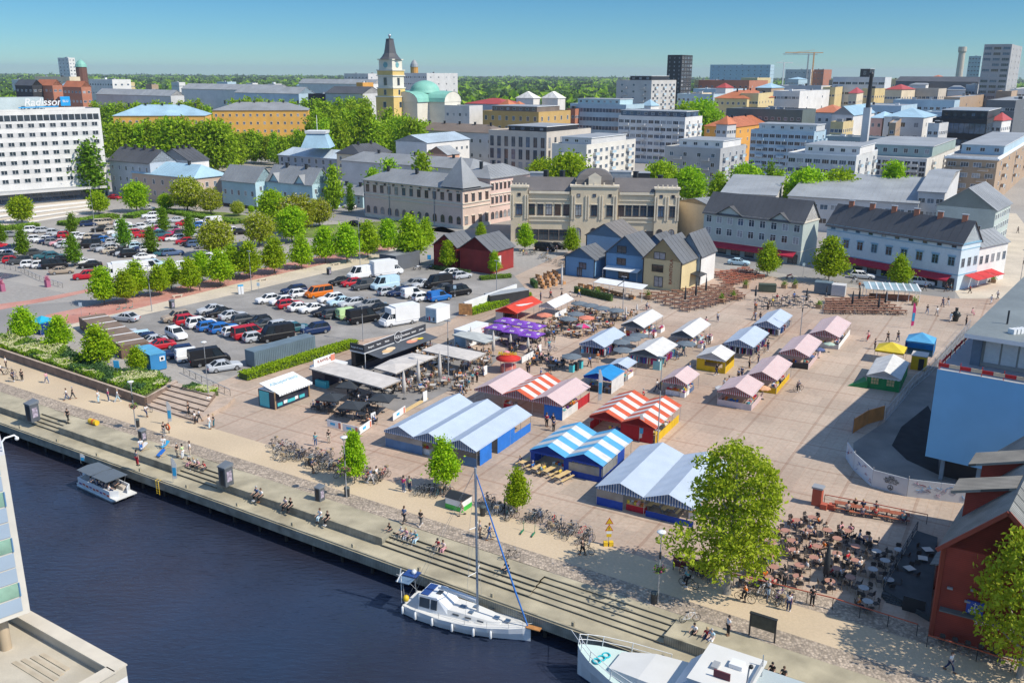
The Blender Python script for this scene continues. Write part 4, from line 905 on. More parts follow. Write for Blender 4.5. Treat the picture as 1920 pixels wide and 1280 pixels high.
for (w0,w1,z0,z1,m_) in ((6.6,4.0,tz(276),tz(250),ROOF_BLUE),(4.6,4.8,tz(250),tz(245),M_WHITE)):
 vs=[(tC[0]+x*w,tC[1]+y*w,z) for w,z in ((w0,z0),(w1,z1)) for x,y in ((-1,-1),(1,-1),(1,1),(-1,1))]
 tb.add(vs,[(0,1,5,4),(1,2,6,5),(2,3,7,6),(3,0,4,7),(4,5,6,7)],m_)
tb.build('turret_roof',th_);fl=MB();fl.tube([(tC[0],tC[1],tz(246)),(tC[0],tC[1],tz(216))],.12,6,M_WHITE);fl.build('flagpole',th_)
cv=Q(1622,250,430);co=thing('factory_chimney','slender dark chimney with a pale square foot','chimney',(cv.x,cv.y,0))
b=MB();zc=lambda py: Q(1622,py,430).z
b.ob((cv.x,cv.y,0),3.0,3.0,zc(202),rad(-33),ltgrey);b.build('foot',co);b=MB();b.lathe([(1.1,zc(202)),(.75,zc(142)),(.95,zc(141)),(.95,zc(137)),(.2,zc(136)),(.12,zc(132))],(cv.x,cv.y,0),10,M_DARK);b.build('shaft',co)
# far skyline
far=[
('apartment_block','grey panel flats on the skyline left of the church tower',690,139,1250,645,716,ltgrey,7,5),('apartment_block','grey panel flats on the skyline behind the church dome',800,138,1250,752,858,ltgrey,12,5),
('brick_block','small orange brick block in front of the skyline flats',680,156,900,668,700,orange,2,3),('twin_tower','white and dark slab tower block on the far left skyline',128,109,1500,108,140,white,3,12),
('hospital','light blue hospital slab on the right skyline',1445,122,2100,1332,1452,ltblue,10,8),('red_block','red brown block beside the cranes on the skyline',1545,131,1900,1526,1560,brick,3,5),('pale_block','pale unfinished block under the cranes on the skyline',1520,131,1900,1473,1527,ltgrey,6,5),
('glass_tower','pale turquoise glass tower left of the tall slab',1840,106,1500,1817,1848,wallm('glass_teal',(.30,.44,.46)),4,12),('terrace_block','row of black fronted flats at the far right',1835,154,900,1680,1845,wallm('dk',(.16,.16,.16)),24,3),
('brick_terrace','orange brick terrace house on the far left',152,163,800,118,158,brick,5,4),('brick_terrace','orange brick terrace with pointed roof next to dark gables',98,160,820,66,104,brick,4,4),('dark_terrace','dark gabled terrace house on the far left',60,160,820,28,70,blackw,4,4),
('flats','cream flats behind the orange brick terraces',130,145,1100,65,150,cream,9,4),('flats','white flats right of the brick water tower',210,150,1000,166,245,white,9,4),
('market_hall','low white industrial hall left of centre skyline',320,180,800,180,345,ltgrey,0,0),('industrial_hall','long pale roofed industrial hall behind the yellow buildings',520,170,820,340,548,white,0,0),('industrial_hall','pale blue roofed hall with gable near the skyline',560,176,700,440,590,ltblue,0,0),
('black_hall','black clad hall behind the ochre building',640,178,690,548,655,blackw,0,0),('solar_hall','hall with dark panels on its roof left of the tower',680,176,660,610,716,ltgrey,6,2),('industrial_hall','thin white roofed hall just below the far forest',700,158,1000,560,716,white,0,0),
('blue_hall','dark blue hall between tower and flats',740,170,800,690,775,wallm('navy',(.10,.17,.25)),4,2),('flats','pale slab behind the tall grey apartment block',1370,168,1000,1300,1400,ltblue,9,4),('red_block','brick red block left of the hospital',1405,152,1100,1310,1440,brick,9,3),
('white_block','white flat block with stepped roof near the right skyline',1500,172,700,1450,1556,white,8,4),('grey_block','grey block with dark attic near the right skyline',1540,162,850,1456,1560,ltgrey,8,3),('blue_block','long light blue roofed block left of the black office',1790,190,640,1675,1800,ltblue,10,3),
('brown_block','tan block with red gable above the black office',1800,184,660,1770,1850,tan,6,3),('grey_block','dark grey office at the far right edge',1905,190,600,1850,1960,wallm('dk2',(.12,.13,.14)),8,3),('white_block','white low blocks beside the tall slab at the right edge',1925,168,760,1895,1990,white,5,4),
('flats','cream flats in front of the right skyline tower',1760,168,720,1672,1775,beige,12,3),('white_block','white low block behind the white villa',1690,200,600,1600,1720,ltblue,8,3),('flats','ice blue roofed flats right of the white villa',1790,212,560,1735,1800,ltblue,4,3),('grey_block','grey flats behind the white block with window bands',1690,262,430,1545,1700,wallm('green_glass',(.36,.45,.44)),10,4)]
for (nm,lb,cx_,cy_,d_,l_,r_,w_,n_,rw) in far:
 pitched=nm in ('brick_terrace','dark_terrace','industrial_hall','market_hall','solar_hall','terrace_block')
 rf=('pitch',ROOF_ORANGE if nm =='brick_terrace' else ROOF_DARK if 'dark' in nm or nm in ('solar_hall','terrace_block') else ROOF_LIGHT,4.5,'L',0) if pitched else ('flat',ROOF_LIGHT)
 bld(nm,lb,cx_,cy_,d_,l_,r_,w_,rf,L=(n_,rw,2.4,1.8,1) if n_ else None,R=(max(2,n_//3),rw,2.4,1.8,1) if n_ else None,units=0 if pitched else 2)
for (nm,lb,px_,y0,y1,d_,r_,m_,rm_) in (('brick_tower','dark brick tower with a green pointed cap on the left skyline',156,160,112,1200,6.5,wallm('dark_brick',(.16,.07,.05)),ROOF_GREEN),('water_tower','orange round tower with a white dome above the skyline flats',777,140,112,1500,6.0,orange,ROOF_LIGHT)):
 v=Q(px_,y0,d_);o=thing(nm,lb,'tower',(v.x,v.y,0));za=Q(px_,y1+14,d_).z;zb=Q(px_,y1,d_).z
 b=MB();b.lathe([(r_,0),(r_,za)],(v.x,v.y,0),12,m_,False);b.build('tower_wall',o)
 b=MB();b.lathe([(r_*1.1,za),(r_*.95,za+(zb-za)*.4),(r_*.5,za+(zb-za)*.8),(.3,zb)],(v.x,v.y,0),12,rm_,False);b.build('cap',o)
v=Q(1797,150,2200);o=thing('lattice_tower','pale cylindrical construction tower on the right skyline','tower',(v.x,v.y,0));za=Q(1797,88,2200).z
b=MB();b.lathe([(8,0),(7,za-14),(9,za-10),(9,za)],(v.x,v.y,0),12,beige,False);b.build('shaft',o)
for i,(px_,yt,yb,jib) in enumerate(((1522,98,150,52),(1512,101,150,46),(1468,117,148,14))):
 v=Q(px_,yb,1900);zt_=Q(px_,yt,1900).z;o=thing('tower_crane','thin %s tower crane above the skyline blocks' % ('orange','grey','short white')[i],'crane',(v.x,v.y,0))
 m_=(mat('crane_orange',(.6,.3,.12)),M_GREY,M_WHITE)[i];k=1900/FPX
 b=MB();b.beam((v.x,v.y,0),(v.x,v.y,zt_),2.2,2.2,m_);b.build('mast',o);b=MB();b.beam((v.x-jib*k,v.y,zt_-1),(v.x+16*k,v.y,zt_-1),1.5,1.5,m_);b.beam((v.x,v.y,zt_+4),(v.x-jib*k*.6,v.y,zt_),.5,.5,m_);b.build('jib',o)
# trees, hedges and woods
LEAF_Y=leaf_mat('lime_leaf',(.22,.41,.004),(.42,.58,.012))
LEAF_D=leaf_mat('dark_leaf',(.11,.24,.008),(.20,.36,.015))
LEAF_O=leaf_mat('olive_leaf',(.26,.35,.010),(.44,.48,.03))
LEAF_B=leaf_mat('birch_leaf',(.21,.38,.008),(.38,.54,.02))
LEAF_P=leaf_mat('pine_needles',(.03,.07,.018),(.055,.10,.025),.15)
BLOSSOM=leaf_mat('cream_blossom',(.62,.60,.30),(.72,.68,.42),.3)
BARK=mat('bark',(.16,.125,.09),.95,.3,2.5,stretch=(1,1,.2));BARK_G=mat('grey_bark',(.30,.28,.24),.95,.3,3,stretch=(1,1,.2))
def leaf_quad(b,c,s,rr,m,up=.5):
 n=Vector((rr.gauss(0,1),rr.gauss(0,1),rr.gauss(0,1)+up)).normalized();a=n.orthogonal().normalized()
 a.rotate(Matrix.Rotation(rr.uniform(0,6.28),3,n));t=n.cross(a);l=s*rr.uniform(.7,1.25);w=l*.62;k=n*(l*.16)
 b.add([c-a*l,c-t*w*.9+k,c+a*l,c+t*w*.9+k],[(0,1,2),(0,2,3)],m)
def crown(kind,H,R_,z0,seed,n_cl,per,ls,leaf,blossom=None):
 rr=random.Random(seed);b=MB();made=0
 lob=[(rr.uniform(0,6.28),rr.uniform(.1,.9),rr.uniform(.12,.28)) for _ in range(7)]
 if kind =='big': lob=[(rr.uniform(0,6.28),rr.uniform(.05,.95),rr.uniform(.12,.42)) for _ in range(16)]
 def radius(t,a):
  if kind =='lime': r=R_*(min(1,(t+.05)/.22)**.6)*(1-max(0,t-.2)/.82)**.72
  elif kind =='round': r=R_*math.sqrt(max(0,1-(2*t-.92)**2/1.12))
  elif kind =='column': r=R_*min(1,t/.12+.3)*(1-max(0,t-.55)/.48)**.6
  elif kind =='cone': r=R_*(1-t)**.85
  elif kind =='birch': r=R_*(min(1,t/.3+.35))*(1-max(0,t-.35)/.68)**.65
  else: r=R_*math.sqrt(max(0,1-(2*t-.8)**2/1.5))
  for la,lt,lw in lob:
   d=abs((a-la+PI) % (2*PI)-PI);r *=1+lw*math.exp(-(d/(.4 if kind =='big' else .7))**2-((t-lt)/(.13 if kind =='big' else .2))**2)-.035
  return r
 while made < n_cl:
  t=rr.random();a=rr.uniform(0,2*PI);r=radius(t,a)
  if rr.random() > (r/R_)*.9+.1: continue
  q=r*(rr.random()**.38 if kind !='cone' else rr.random()**.5);c=Vector((q*math.cos(a),q*math.sin(a),z0+t*H));made +=1
  sp=ls*rr.uniform(1.3,2.6);bl=blossom and q > r*.72 and rr.random() < .8
  for i in range(int(per*rr.uniform(.6,1.3))):
   v=c+Vector((rr.gauss(0,sp),rr.gauss(0,sp),rr.gauss(0,sp*.6)))
   leaf_quad(b,v,ls,rr,leaf)
  if bl:
   for i in range(3): leaf_quad(b,c+Vector((rr.gauss(0,sp*.6),rr.gauss(0,sp*.6),sp*.7+rr.uniform(0,.3))),ls*.62,rr,blossom)
 return b
def trunk(H,r,z0,spread,seed,bark,limbs=6,bare=.9):
 rr=random.Random(seed);b=MB();top=z0+H*bare
 b.tube([(0,0,0),(rr.uniform(-.03,.03)*H*.2,0,z0*.6),(.02*H*rr.uniform(-1,1),.02*H*rr.uniform(-1,1),z0+H*.35),(0,0,top)],[r,r*.85,r*.55,r*.12],8,bark)
 for i in range(limbs):
  z=z0+H*rr.uniform(.02,.6);a=i*2.4+rr.uniform(0,.6);l=spread*rr.uniform(.6,.95)
  p=Vector((0,0,z));e=p+Vector((math.cos(a)*l,math.sin(a)*l,l*rr.uniform(.5,1.0)));m=p.lerp(e,.5)+Vector((0,0,-.06*l))
  b.tube([p,m,e],[r*.42,r*.25,r*.05],5,bark)
 return b
def tree_proto(kind,H,R_,z0,r,seed,n_cl,per,ls,leaf,bark=BARK,blossom=None,limbs=6):
 p=Proto();p.add('trunk',trunk(H,r,z0,R_*(.6 if kind =='big' else .85),seed,bark,limbs));p.add('crown',crown(kind,H,R_,z0,seed,n_cl,per,ls,leaf,blossom));p.H=H+z0;p.R=R_;return p
limes=[tree_proto('lime',6.4,2.75,1.7,.13,s,330,13,.26,LEAF_Y) for s in (1,2,3)]
darkt=[tree_proto('lime',7.2,1.9,1.8,.11,s,200,12,.30,LEAF_D) for s in (4,5)]
chest=[tree_proto('round',7.6,4.6,2.0,.26,s,360,13,.36,LEAF_O,blossom=BLOSSOM,limbs=9) for s in (6,7)]
rounds=[tree_proto('round',7.0,4.2,2.0,.25,s,330,13,.36,LEAF_Y,limbs=9) for s in (8,9)]
birches=[tree_proto('birch',13,3.6,2.2,.2,s,170,13,.6,LEAF_B,BARK_G) for s in (10,11,12)]
columns=[tree_proto('column',13,1.9,1.0,.2,s,170,13,.42,LEAF_D) for s in (13,14)]
conif=[tree_proto('cone',9,1.7,.6,.14,15,140,12,.34,LEAF_D)]
tidx=[0]
def plant_tree(protos,name,label,x,y,ytop,group,cat='tree',pos=None,wide=1.0):
 base=P(x,y) if pos is None else pos;h=ztop(base,ytop);p=protos[tidx[0] % len(protos)];tidx[0] +=1;k=h/p.H
 rr=random.Random(int(x*3+y));o=p.put(name,label,cat,tuple(base),rr.uniform(0,6.28),group);o.scale=(k*wide,k*wide,k);return o
GL='young lime trees beside the car parks'
row=[(196,572,503),(237,568,508),(259,556,492),(300,554,499),(322,543,487),(358,547,486),(380,528,474),(414,537,470),(437,520,462),(468,522,455),(515,513,446),(566,504,443),(610,493,427),(651,492,421),(690,483,417),(728,474,413)]
for i,(x,y,t) in enumerate(row):
 fr=i in (1,3,5,7)
 plant_tree(limes,'lime_tree','%s lime tree along the red footpath counted from the river end' % ordw(i),x,y,t-1,GL,wide=1.1)
for x,y,t,w,lb in ((770,492,405,1.05,'large lime tree behind the dark grey kiosk'),(799,468,410,.9,'lime tree half hidden behind the large one at the kiosk'),(840,505,452,.9,'small lime tree in front of the smaller red shed'),(927,515,472,.85,'thin young lime tree against the red shed with the poster'),
     (902,450,418,1.0,'small lime tree poking up behind the red shed roofs'),(985,470,420,1.0,'lime tree in front of the palace shop windows, nearer the red sheds'),(1072,478,427,.95,'lime tree beside the small low blue shed'),
     (1438,518,455,1.05,'lime tree in front of the grey green shop house'),(1553,530,446,1.15,'broad lime tree at the corner of the pale blue house'),(1684,540,479,1.05,'lime tree behind the glass roofed terrace bar'),
     (49,640,578,1.25,'lime tree on the planted bank furthest from the blue cabin'),(114,658,594,1.15,'lime tree on the planted bank beside the brown bin shelter'),(188,690,611,1.15,'tall lime tree on the planted bank between shelter and cabin'),(259,700,650,1.15,'small round lime tree in front of the blue cabin'),
     (665,905,810,.72,'thin conical lime tree in the middle of the bicycle racks'),(832,918,822,.85,'lime tree in front of the big light blue tent'),(970,960,880,.85,'conical lime tree beside the picnic benches and bicycles')):
 plant_tree(limes,'lime_tree',lb,x,y,t,GL,wide=w)
GC='chestnut trees around the far car park'
for i,(x,y,t,lb) in enumerate(((352,398,335,'flowering chestnut on the lawn in front of the blue roofed house'),(396,402,355,'flowering chestnut on the lawn, nearer the wooden houses'),(409,480,414,'flowering chestnut inside the far car park'),(487,462,402,'flowering chestnut between the car park and the red footpath limes'),(447,405,378,'small flowering chestnut sapling on the lawn'),(560,440,368,'large flowering chestnut in the middle of the clump'),(600,425,375,'flowering chestnut at the street side of the clump'))):
 plant_tree(chest,'chestnut_tree',lb,x,y,t,GC,wide=1.05)
for i,(x,y,t,lb) in enumerate(((42,420,370,'round green tree in front of the hotel steps'),(186,402,361,'round green tree next to the tall poplar at the hotel'),(257,398,343,'round green tree in front of the grey blue house'),(512,420,358,'large bright green tree at the left of the clump'),(548,455,390,'bright green tree at the front of the clump'),(311,395,364,'small round tree on the lawn between the chestnuts'),(472,400,386,'tiny round tree on the lawn by the wooden houses'))):
 plant_tree(rounds,'round_tree',lb,x,y,t,'round crowned trees round the far car park')
for i,(x,y,t) in enumerate(((45,485,428),(137,442,400),(140,500,440),(234,468,410),(308,440,390),(285,480,425),(357,452,402),(5,460,420))):
 plant_tree(darkt,'slender_tree','%s slender dark green tree among the cars of the far car park' % ordw(i),x,y,t,'slender trees in the far car park')
plant_tree(columns,'poplar','tall dark columnar poplar in front of the hotel corner',176,372,265,None,wide=1.25)
plant_tree(columns,'poplar','thin columnar tree beside the pink house courtyard',658,398,345,None,wide=.8)
plant_tree(birches,'birch_tree','tall birch at the white end wall of the wooden house',628,398,315,None,wide=.8)
rb_=random.Random(5);n=0
def grove(pts,label,group):
 for i,(x,ytop,d) in enumerate(pts):
  v=Q(x,ytop,d);b=Vector((v.x,v.y,0));p=birches[i % 3];h=max(7,v.z);k=h/p.H
  o=p.put('birch_tree','%s birch from the left of the %s' % (ordw(i),label),'tree',tuple(b),rb_.uniform(0,6),group);w_=rb_.uniform(.8,1.05)*(1.15 if h < 12 else 1);o.scale=(k*w_,k*w_,k)
grove([(x+rb_.uniform(-3,3),231+rb_.uniform(-6,8),rb_.choice((430,455,480))) for x in range(200,425,13)],'wood in front of the yellow barracks','birch wood before the yellow barracks')
grove([(430+14*i,254+rb_.uniform(-8,8),470+rb_.uniform(-20,20)) for i in range(11)],'row in front of the ochre building','birches before the ochre building')
grove([(585+9.5*i,214+rb_.uniform(-18,14)+.9*abs(i-7),470+rb_.uniform(-30,60)) for i in range(16)],'park wood left of the church tower','birches in the church park')
grove([(735+12*i,222+rb_.uniform(-5,12),480+rb_.uniform(-20,20)) for i in range(6)],'group below the church dome','birches below the church dome')
grove([(440+22*i,188+rb_.uniform(-5,5),660) for i in range(12)],'far row behind the ochre building','birches behind the ochre building')
grove([(178+16*i,195+rb_.uniform(-5,5),700) for i in range(14)],'far row behind the blue roofed barracks','birches behind the barracks')
for i,(x,t,d,pr,lb) in enumerate(((1066,290,330,rounds,'round tree in front of the ivory apartment block'),(1018,300,345,rounds,'small tree between the beige office and the ivory block'),(1240,305,335,rounds,'bushy tree left of the grey rendered block'),(1295,315,330,rounds,'low tree in front of the grey rendered block'),(1402,310,330,rounds,'tree right of the grey rendered block'),(1446,308,320,conif,'small dark conifer behind the low grey roof'),
 (1516,318,300,rounds,'loose tree in front of the light blue window bands'),(1575,320,300,rounds,'dark round tree at the end of the white block'),(1678,305,300,limes,'tall bright tree behind the long grey roof'),(1712,335,300,limes,'low bush like tree behind the grey roof'),(1282,195,560,limes,'small tree below the tall apartment block'),(1316,190,570,rounds,'round tree beside the small one below the tall block'),(700,318,330,birches,'pale young birch in the courtyard behind the pink house'),(730,300,335,birches,'second pale young birch in the courtyard behind the pink house'),(790,290,335,birches,'thin birch above the pale hall roof'),(1460,320,318,limes,'small green tree beside the dark conifer'),(1350,325,318,limes,'small tree peeking above the palace side roofs'))):
 v=Q(x,t,d);plant_tree(pr,'courtyard_tree',lb,x,0,t,'courtyard trees between the blocks',pos=Vector((v.x,v.y,0)))
# far wood to the horizon: one mass
fw=MB();rr=random.Random(3)
def far_tree(x,y,h,r,m):
 for i in range(6):
  a=rr.uniform(0,6.28);z=h*rr.uniform(.25,.75);c=Vector((x+rr.gauss(0,r*.4),y+rr.gauss(0,r*.4),z));leaf_quad(fw,c,r*1.0,rr,m,1.2)
 fw.add([(x-r,y,0),(x+r,y,0),(x+r*.5,y,h*.75),(x,y,h),(x-r*.5,y,h*.75)],[(0,1,2,3,4)],m)
 fw.add([(x,y-r,0),(x,y+r,0),(x,y+r*.5,h*.75),(x,y,h),(x,y-r*.5,h*.75)],[(0,1,2,3,4)],m)
FM=[leaf_mat('wood_leaf',(.085,.16,.025),(.15,.24,.045),.3),LEAF_P,LEAF_B]
for i in range(9000):
 d=850*math.exp(rr.random()**.8*2.3);px_=rr.uniform(-60,1980)
 if 850 < d < 1400 and not (860 < px_ < 1260 or px_ < 640): continue
 dens=1.0
 v=Q(px_,150,d);far_tree(v.x,d,rr.uniform(9,17),rr.uniform(4,7)*(1+d/2600),rr.choice(FM))
for i in range(1500):
 px_=rr.uniform(870,1250) if i % 3 else rr.uniform(230,640);d=rr.uniform(760,1150);v=Q(px_,150,d);far_tree(v.x,d,rr.uniform(9,16),rr.uniform(3,5),rr.choice(FM))
o=fw.build('far_forest');tag(o,'continuous green forest stretching to the horizon behind the town','forest',kind='stuff')
hz=MB();hm=mat('distant_forest_floor',(.06,.09,.045),.95,.3,.004,coord='geo')
hz.quad(*[Vector((x,y,.05)) for x,y in ((-9000,1300),(9000,1300),(12000,13900),(-12000,13900))],hm);struct('forest_ground',hz)
# hedges and planted beds
HEDGE=leaf_mat('hedge_leaf',(.22,.40,.004),(.36,.54,.012),.3);SHRUB=leaf_mat('shrub_leaf',(.14,.26,.02),(.24,.37,.04),.3);SHRUBD=leaf_mat('dark_shrub_leaf',(.04,.10,.03),(.07,.15,.045),.2)
def hedge(label,a,b_,w,h,z=0.0,leaf=HEDGE,dens=90,ls=.16,group='clipped hedges round the market'):
 a=Vector((a[0],a[1],z));b_=Vector((b_[0],b_[1],z));d=b_-a;L=d.length;d.normalize();n=Vector((-d.y,d.x,0));rr=random.Random(int(L*10))
 o=thing('hedge',label,'hedge',tuple((a+b_)/2),0,group);c=MB();core=mat('hedge_core',(.05,.09,.012),.9,.3,2)
 c.ob((a+b_)/2,L-.3,w-.3,h-.15,math.atan2(d.y,d.x),core);c.build('inner_twigs',o);m=MB()
 for i in range(int(L*w*dens)):
  u_,v_=rr.uniform(0,L),rr.uniform(-w/2,w/2);top=rr.random() < .6
  zz=h+rr.gauss(0,.07) if top else rr.uniform(.1,h)
  if not top: v_=math.copysign(w/2+rr.gauss(0,.05),v_)
  leaf_quad(m,a+d*u_+n*v_+Vector((0,0,zz)),ls,rr,leaf,.8)
 m.build('foliage',o);return o
hedge('long clipped hedge behind the grey container and food kiosks',P(455,712),P(665,648),2.2,1.1)
hedge('clipped hedge beside the long white wall',P(878,590),P(990,558),2.2,1.2)
hedge('low hedge at the foot of the red shed with the poster',P(900,525),P(958,520),1.4,.8,leaf=SHRUB)
hedge('rough shrubs at the back wall of the smaller red shed',P(806,503),P(880,514),1.4,.8,leaf=SHRUBD)
hedge('dark green box hedge along the front of the wooden terrace furniture',P(1077,548),P(1148,565),.9,1.3,leaf=SHRUBD,ls=.13)
hedge('short box hedge at the side of the wooden terrace furniture',P(996,532),P(1006,541),.9,1.3,leaf=SHRUBD,ls=.13)
hedge('low wide hedge at the far edge of the car park below the hotel',P(118,424),P(215,408),5,1.2,leaf=SHRUB,dens=22,ls=.3);hedge('low hedge on the lawn side of the far car park',P(240,410),P(275,402),4,1.2,leaf=SHRUB,dens=22,ls=.3)
hedge('long hedge under the flowering chestnuts',P(300,396),P(450,420),3.5,1.0,leaf=SHRUB,dens=22,ls=.3);hedge('small hedge beneath the round tree at the hotel steps',P(5,432),P(70,424),4,1.0,leaf=SHRUB,dens=22,ls=.3)
def bed(pts,label,z0,h,mixes,n,ls):
 rr=random.Random(n);o=thing('planted_bed',label,'shrubs',tuple(pts[0]),0);soil=mat('bed_soil',(.09,.10,.04),.95,.3,1)
 b=MB();q=[(p.x,p.y) for p in pts];b.prism(q,0,z0,soil);b.build('soil',o)
 xs=[p.x for p in pts];ys=[p.y for p in pts];m=MB();k=0
 def inside(x,y):
  c=False;j=len(q)-1
  for i in range(len(q)):
   if (q[i][1] > y) !=(q[j][1] > y) and x < (q[j][0]-q[i][0])*(y-q[i][1])/(q[j][1]-q[i][1])+q[i][0]: c=not c
   j=i
  return c
 from mathutils import noise as mn
 while k < n:
  x,y=rr.uniform(min(xs),max(xs)),rr.uniform(min(ys),max(ys))
  if not inside(x,y): continue
  k +=1;f=mn.noise(Vector((x*.22,y*.22,0)));g=mn.noise(Vector((x*.35+9,y*.35,3)))
  lf=SHRUBD if f < -.12 else (mixes[0] if f < .2 else mixes[1]);hh=h*(.55+.8*max(0,g+.4))*rr.uniform(.2,1)
  leaf_quad(m,Vector((x,y,z0+hh)),ls,rr,lf,1)
  if f > .12 and rr.random() < .5: leaf_quad(m,Vector((x,y,z0+h*(.55+.8*max(0,g+.4))+.08)),ls*.8,rr,BLOSSOM,1)
 m.build('foliage',o)
wA=[P(0,668),P(268,757)]
bed(px((-40,652),(0,662),(270,755),(325,728),(300,712),(215,705),(110,660),(0,640)),'sloping bed of mixed green and cream flowering shrubs above the granite wall',.9,.9,(SHRUB,HEDGE),16000,.17)
bed(px((342,742),(392,752),(410,743),(362,728)),'small patch of low green shrubs beside the granite steps',.8,.6,(SHRUB,HEDGE),1500,.15)
big=tree_proto('big',9.9,5.5,2.3,.34,31,420,32,.17,LEAF_O,BARK_G,limbs=14);big2=tree_proto('round',8.0,4.0,1.5,.25,32,600,13,.17,LEAF_O,BARK_G,limbs=10)
plant_tree([big],'maple_tree','big broad maple with pale trunk in front of the beer terrace',1363,1112,838,None)
plant_tree([big2],'maple_tree','maple at the right edge in front of the red barn wall',1912,1268,990,None,wide=.85)
# near structures and boats
UP=Vector((0,0,1));HAZE_D=0.00006
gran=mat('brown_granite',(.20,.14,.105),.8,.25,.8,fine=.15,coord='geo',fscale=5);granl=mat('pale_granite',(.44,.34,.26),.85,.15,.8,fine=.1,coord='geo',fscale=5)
b=MB();a,c=P(-60,648),P(272,762);n=Vector((-(c-a).y,(c-a).x,0)).normalized()
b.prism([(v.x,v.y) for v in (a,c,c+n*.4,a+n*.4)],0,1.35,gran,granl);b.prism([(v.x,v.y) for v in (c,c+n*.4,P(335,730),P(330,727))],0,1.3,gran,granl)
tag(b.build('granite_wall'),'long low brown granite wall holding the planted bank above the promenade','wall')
b=MB();p0,p1=P(278,762),P(372,792);q0,q1=P(318,728),P(405,750)
for i in range(6):
 f=i/6;g0,g1=p0.lerp(q0,f),p1.lerp(q1,f);h=1.2-0.2*(5-i)
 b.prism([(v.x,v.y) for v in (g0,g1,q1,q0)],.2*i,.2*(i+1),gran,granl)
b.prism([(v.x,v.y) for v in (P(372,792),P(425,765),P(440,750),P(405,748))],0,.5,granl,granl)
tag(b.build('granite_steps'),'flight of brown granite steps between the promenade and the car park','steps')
pan=mat('blue_grey_sheeting',(.19,.46,.70),.75,.05,.3,coord='geo');pand=wallm('hall_slate_blue',(.17,.22,.27));conc=mat('bare_concrete',(.42,.40,.36),.85,.15,.4,coord='geo')  # the corner pier gets one even dark blue-grey
H0=P(1729,893);hz0=2.6;hz1=ztop(H0,692)
hd=(P(1909,720,hz1)-P(1752,692,hz1));hd.z=0;hd.normalize();hb=Vector((-hd.y,hd.x,0))
hall=thing('wrapped_market_hall','market hall under refurbishment with a big blue sheeted front and grey flat roof','building',tuple(H0))
Wd,Dp=26.0,46.0
b=MB();E1=H0+hd*13.6;pts=[H0,E1,E1+hb*Dp,H0+hb*Dp];b.prism([(p.x,p.y) for p in pts],hz0,hz1,pan,wallm('hall_deck',(.36,.39,.42)),True);b.build('sheeted_front',hall)
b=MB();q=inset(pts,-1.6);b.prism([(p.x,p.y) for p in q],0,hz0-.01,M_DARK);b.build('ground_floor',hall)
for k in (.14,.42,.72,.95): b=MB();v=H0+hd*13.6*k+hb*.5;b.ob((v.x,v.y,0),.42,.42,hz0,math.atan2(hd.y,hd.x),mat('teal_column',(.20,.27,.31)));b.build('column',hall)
hz2=hz1+3.7;R0c=P(1809,625,hz2+.5);up_=MB()
uo=R0c+hd*1.0+hb*3.0;uo.z=0;q=[uo,uo+hd*16,uo+hd*16+hb*40,uo+hb*40]
up_.prism([(p.x,p.y) for p in q],hz1+.01,hz2,wallm('upper_storey',(.40,.38,.33)));up_.build('upper_storey',hall)
rf=MB();q=[R0c,R0c+hd*20,R0c+hd*20+hb*48,R0c+hb*48]
rf.prism([(p.x,p.y) for p in q],hz2+.01,hz2+.5,M_WHITE,roofm('hall_felt',(.20,.225,.22)),True);rf.build('roof',hall)
b=MB()
for i in range(6):
 v=uo+hd*(1.6+i*1.75)-hb*.06;b.ob((v.x,v.y,hz1+.5),1.55,.1,2.6,math.atan2(hd.y,hd.x),wallm('shutter_white',(.66,.66,.62)))
b.build('shutters',hall)
b=MB();v=uo+hd*.0-hb*.15;b.ob((v.x,v.y,hz1),1.0,.5,hz2-hz1,math.atan2(hd.y,hd.x),pand);b.build('corner_pier',hall)
b=MB();v=R0c+hd*4.2+hb*3.2
for i in range(4): b.ob((v.x+.5*i,v.y+.15*i,hz2+.5),.4,.8,.55,.4,M_WHITE)
b.build('roof_vent',hall);b=MB();v=R0c+hd*3+hb*7.5;b.tube([v+UP*(.0),v+UP*1.6],.12,6,M_DARK);b.build('vent_pipe',hall)
tape=[mat('barrier_red',(.55,.02,.02),.6),mat('barrier_cream',(.72,.55,.36),.6)]
rl=thing('barrier_boards','red and cream striped barrier boards along the edge of the wrapped hall deck','barrier',(H0.x,H0.y,hz1));b=MB()
for i in range(12):
 p,q=H0+hd*(i*1.13+.02)+UP*(hz1+.55)+hb*.15,H0+hd*((i+1)*1.13)+UP*(hz1+.55)+hb*.15;b.beam(p,q,.06,.42,tape[i % 2])
for i in range(36):
 p,q=H0+hb*(i*1.2+.2)+UP*(hz1+.55)+hd*.12,H0+hb*((i+1)*1.2)+UP*(hz1+.55)+hd*.12;b.beam(p,q,.06,.42,tape[0] if i % 5 else tape[1])
b.build('boards',rl);b=MB()
for i in range(7): v=H0+hd*(i*2.2+.1)+hb*.22;b.tube([v+UP*hz1,v+UP*(hz1+1.1)],.04,5,M_RED)
for i in range(18): v=H0+hb*(i*2.5+.3)+hd*.2;b.tube([v+UP*hz1,v+UP*(hz1+1.1)],.04,5,M_RED)
b.build('posts',rl)
sheet('building_site',px((1600,868),(1640,905),(1830,935),(1900,880),(1850,700),(1830,610),(1800,625),(1700,735),(1660,790),(1600,830)),mat('site_asphalt',(.17,.16,.15),.9,.2,.2,fine=.15,coord='geo',dirt=(.25,.23,.2),dscale=.25,damt=.9),3)
sheet('site_spoil',px((1672,835),(1690,800),(1740,760),(1760,800),(1760,890),(1700,862)),mat('black_spoil',(.02,.02,.022),.95,.4,.8,coord='geo'),4)
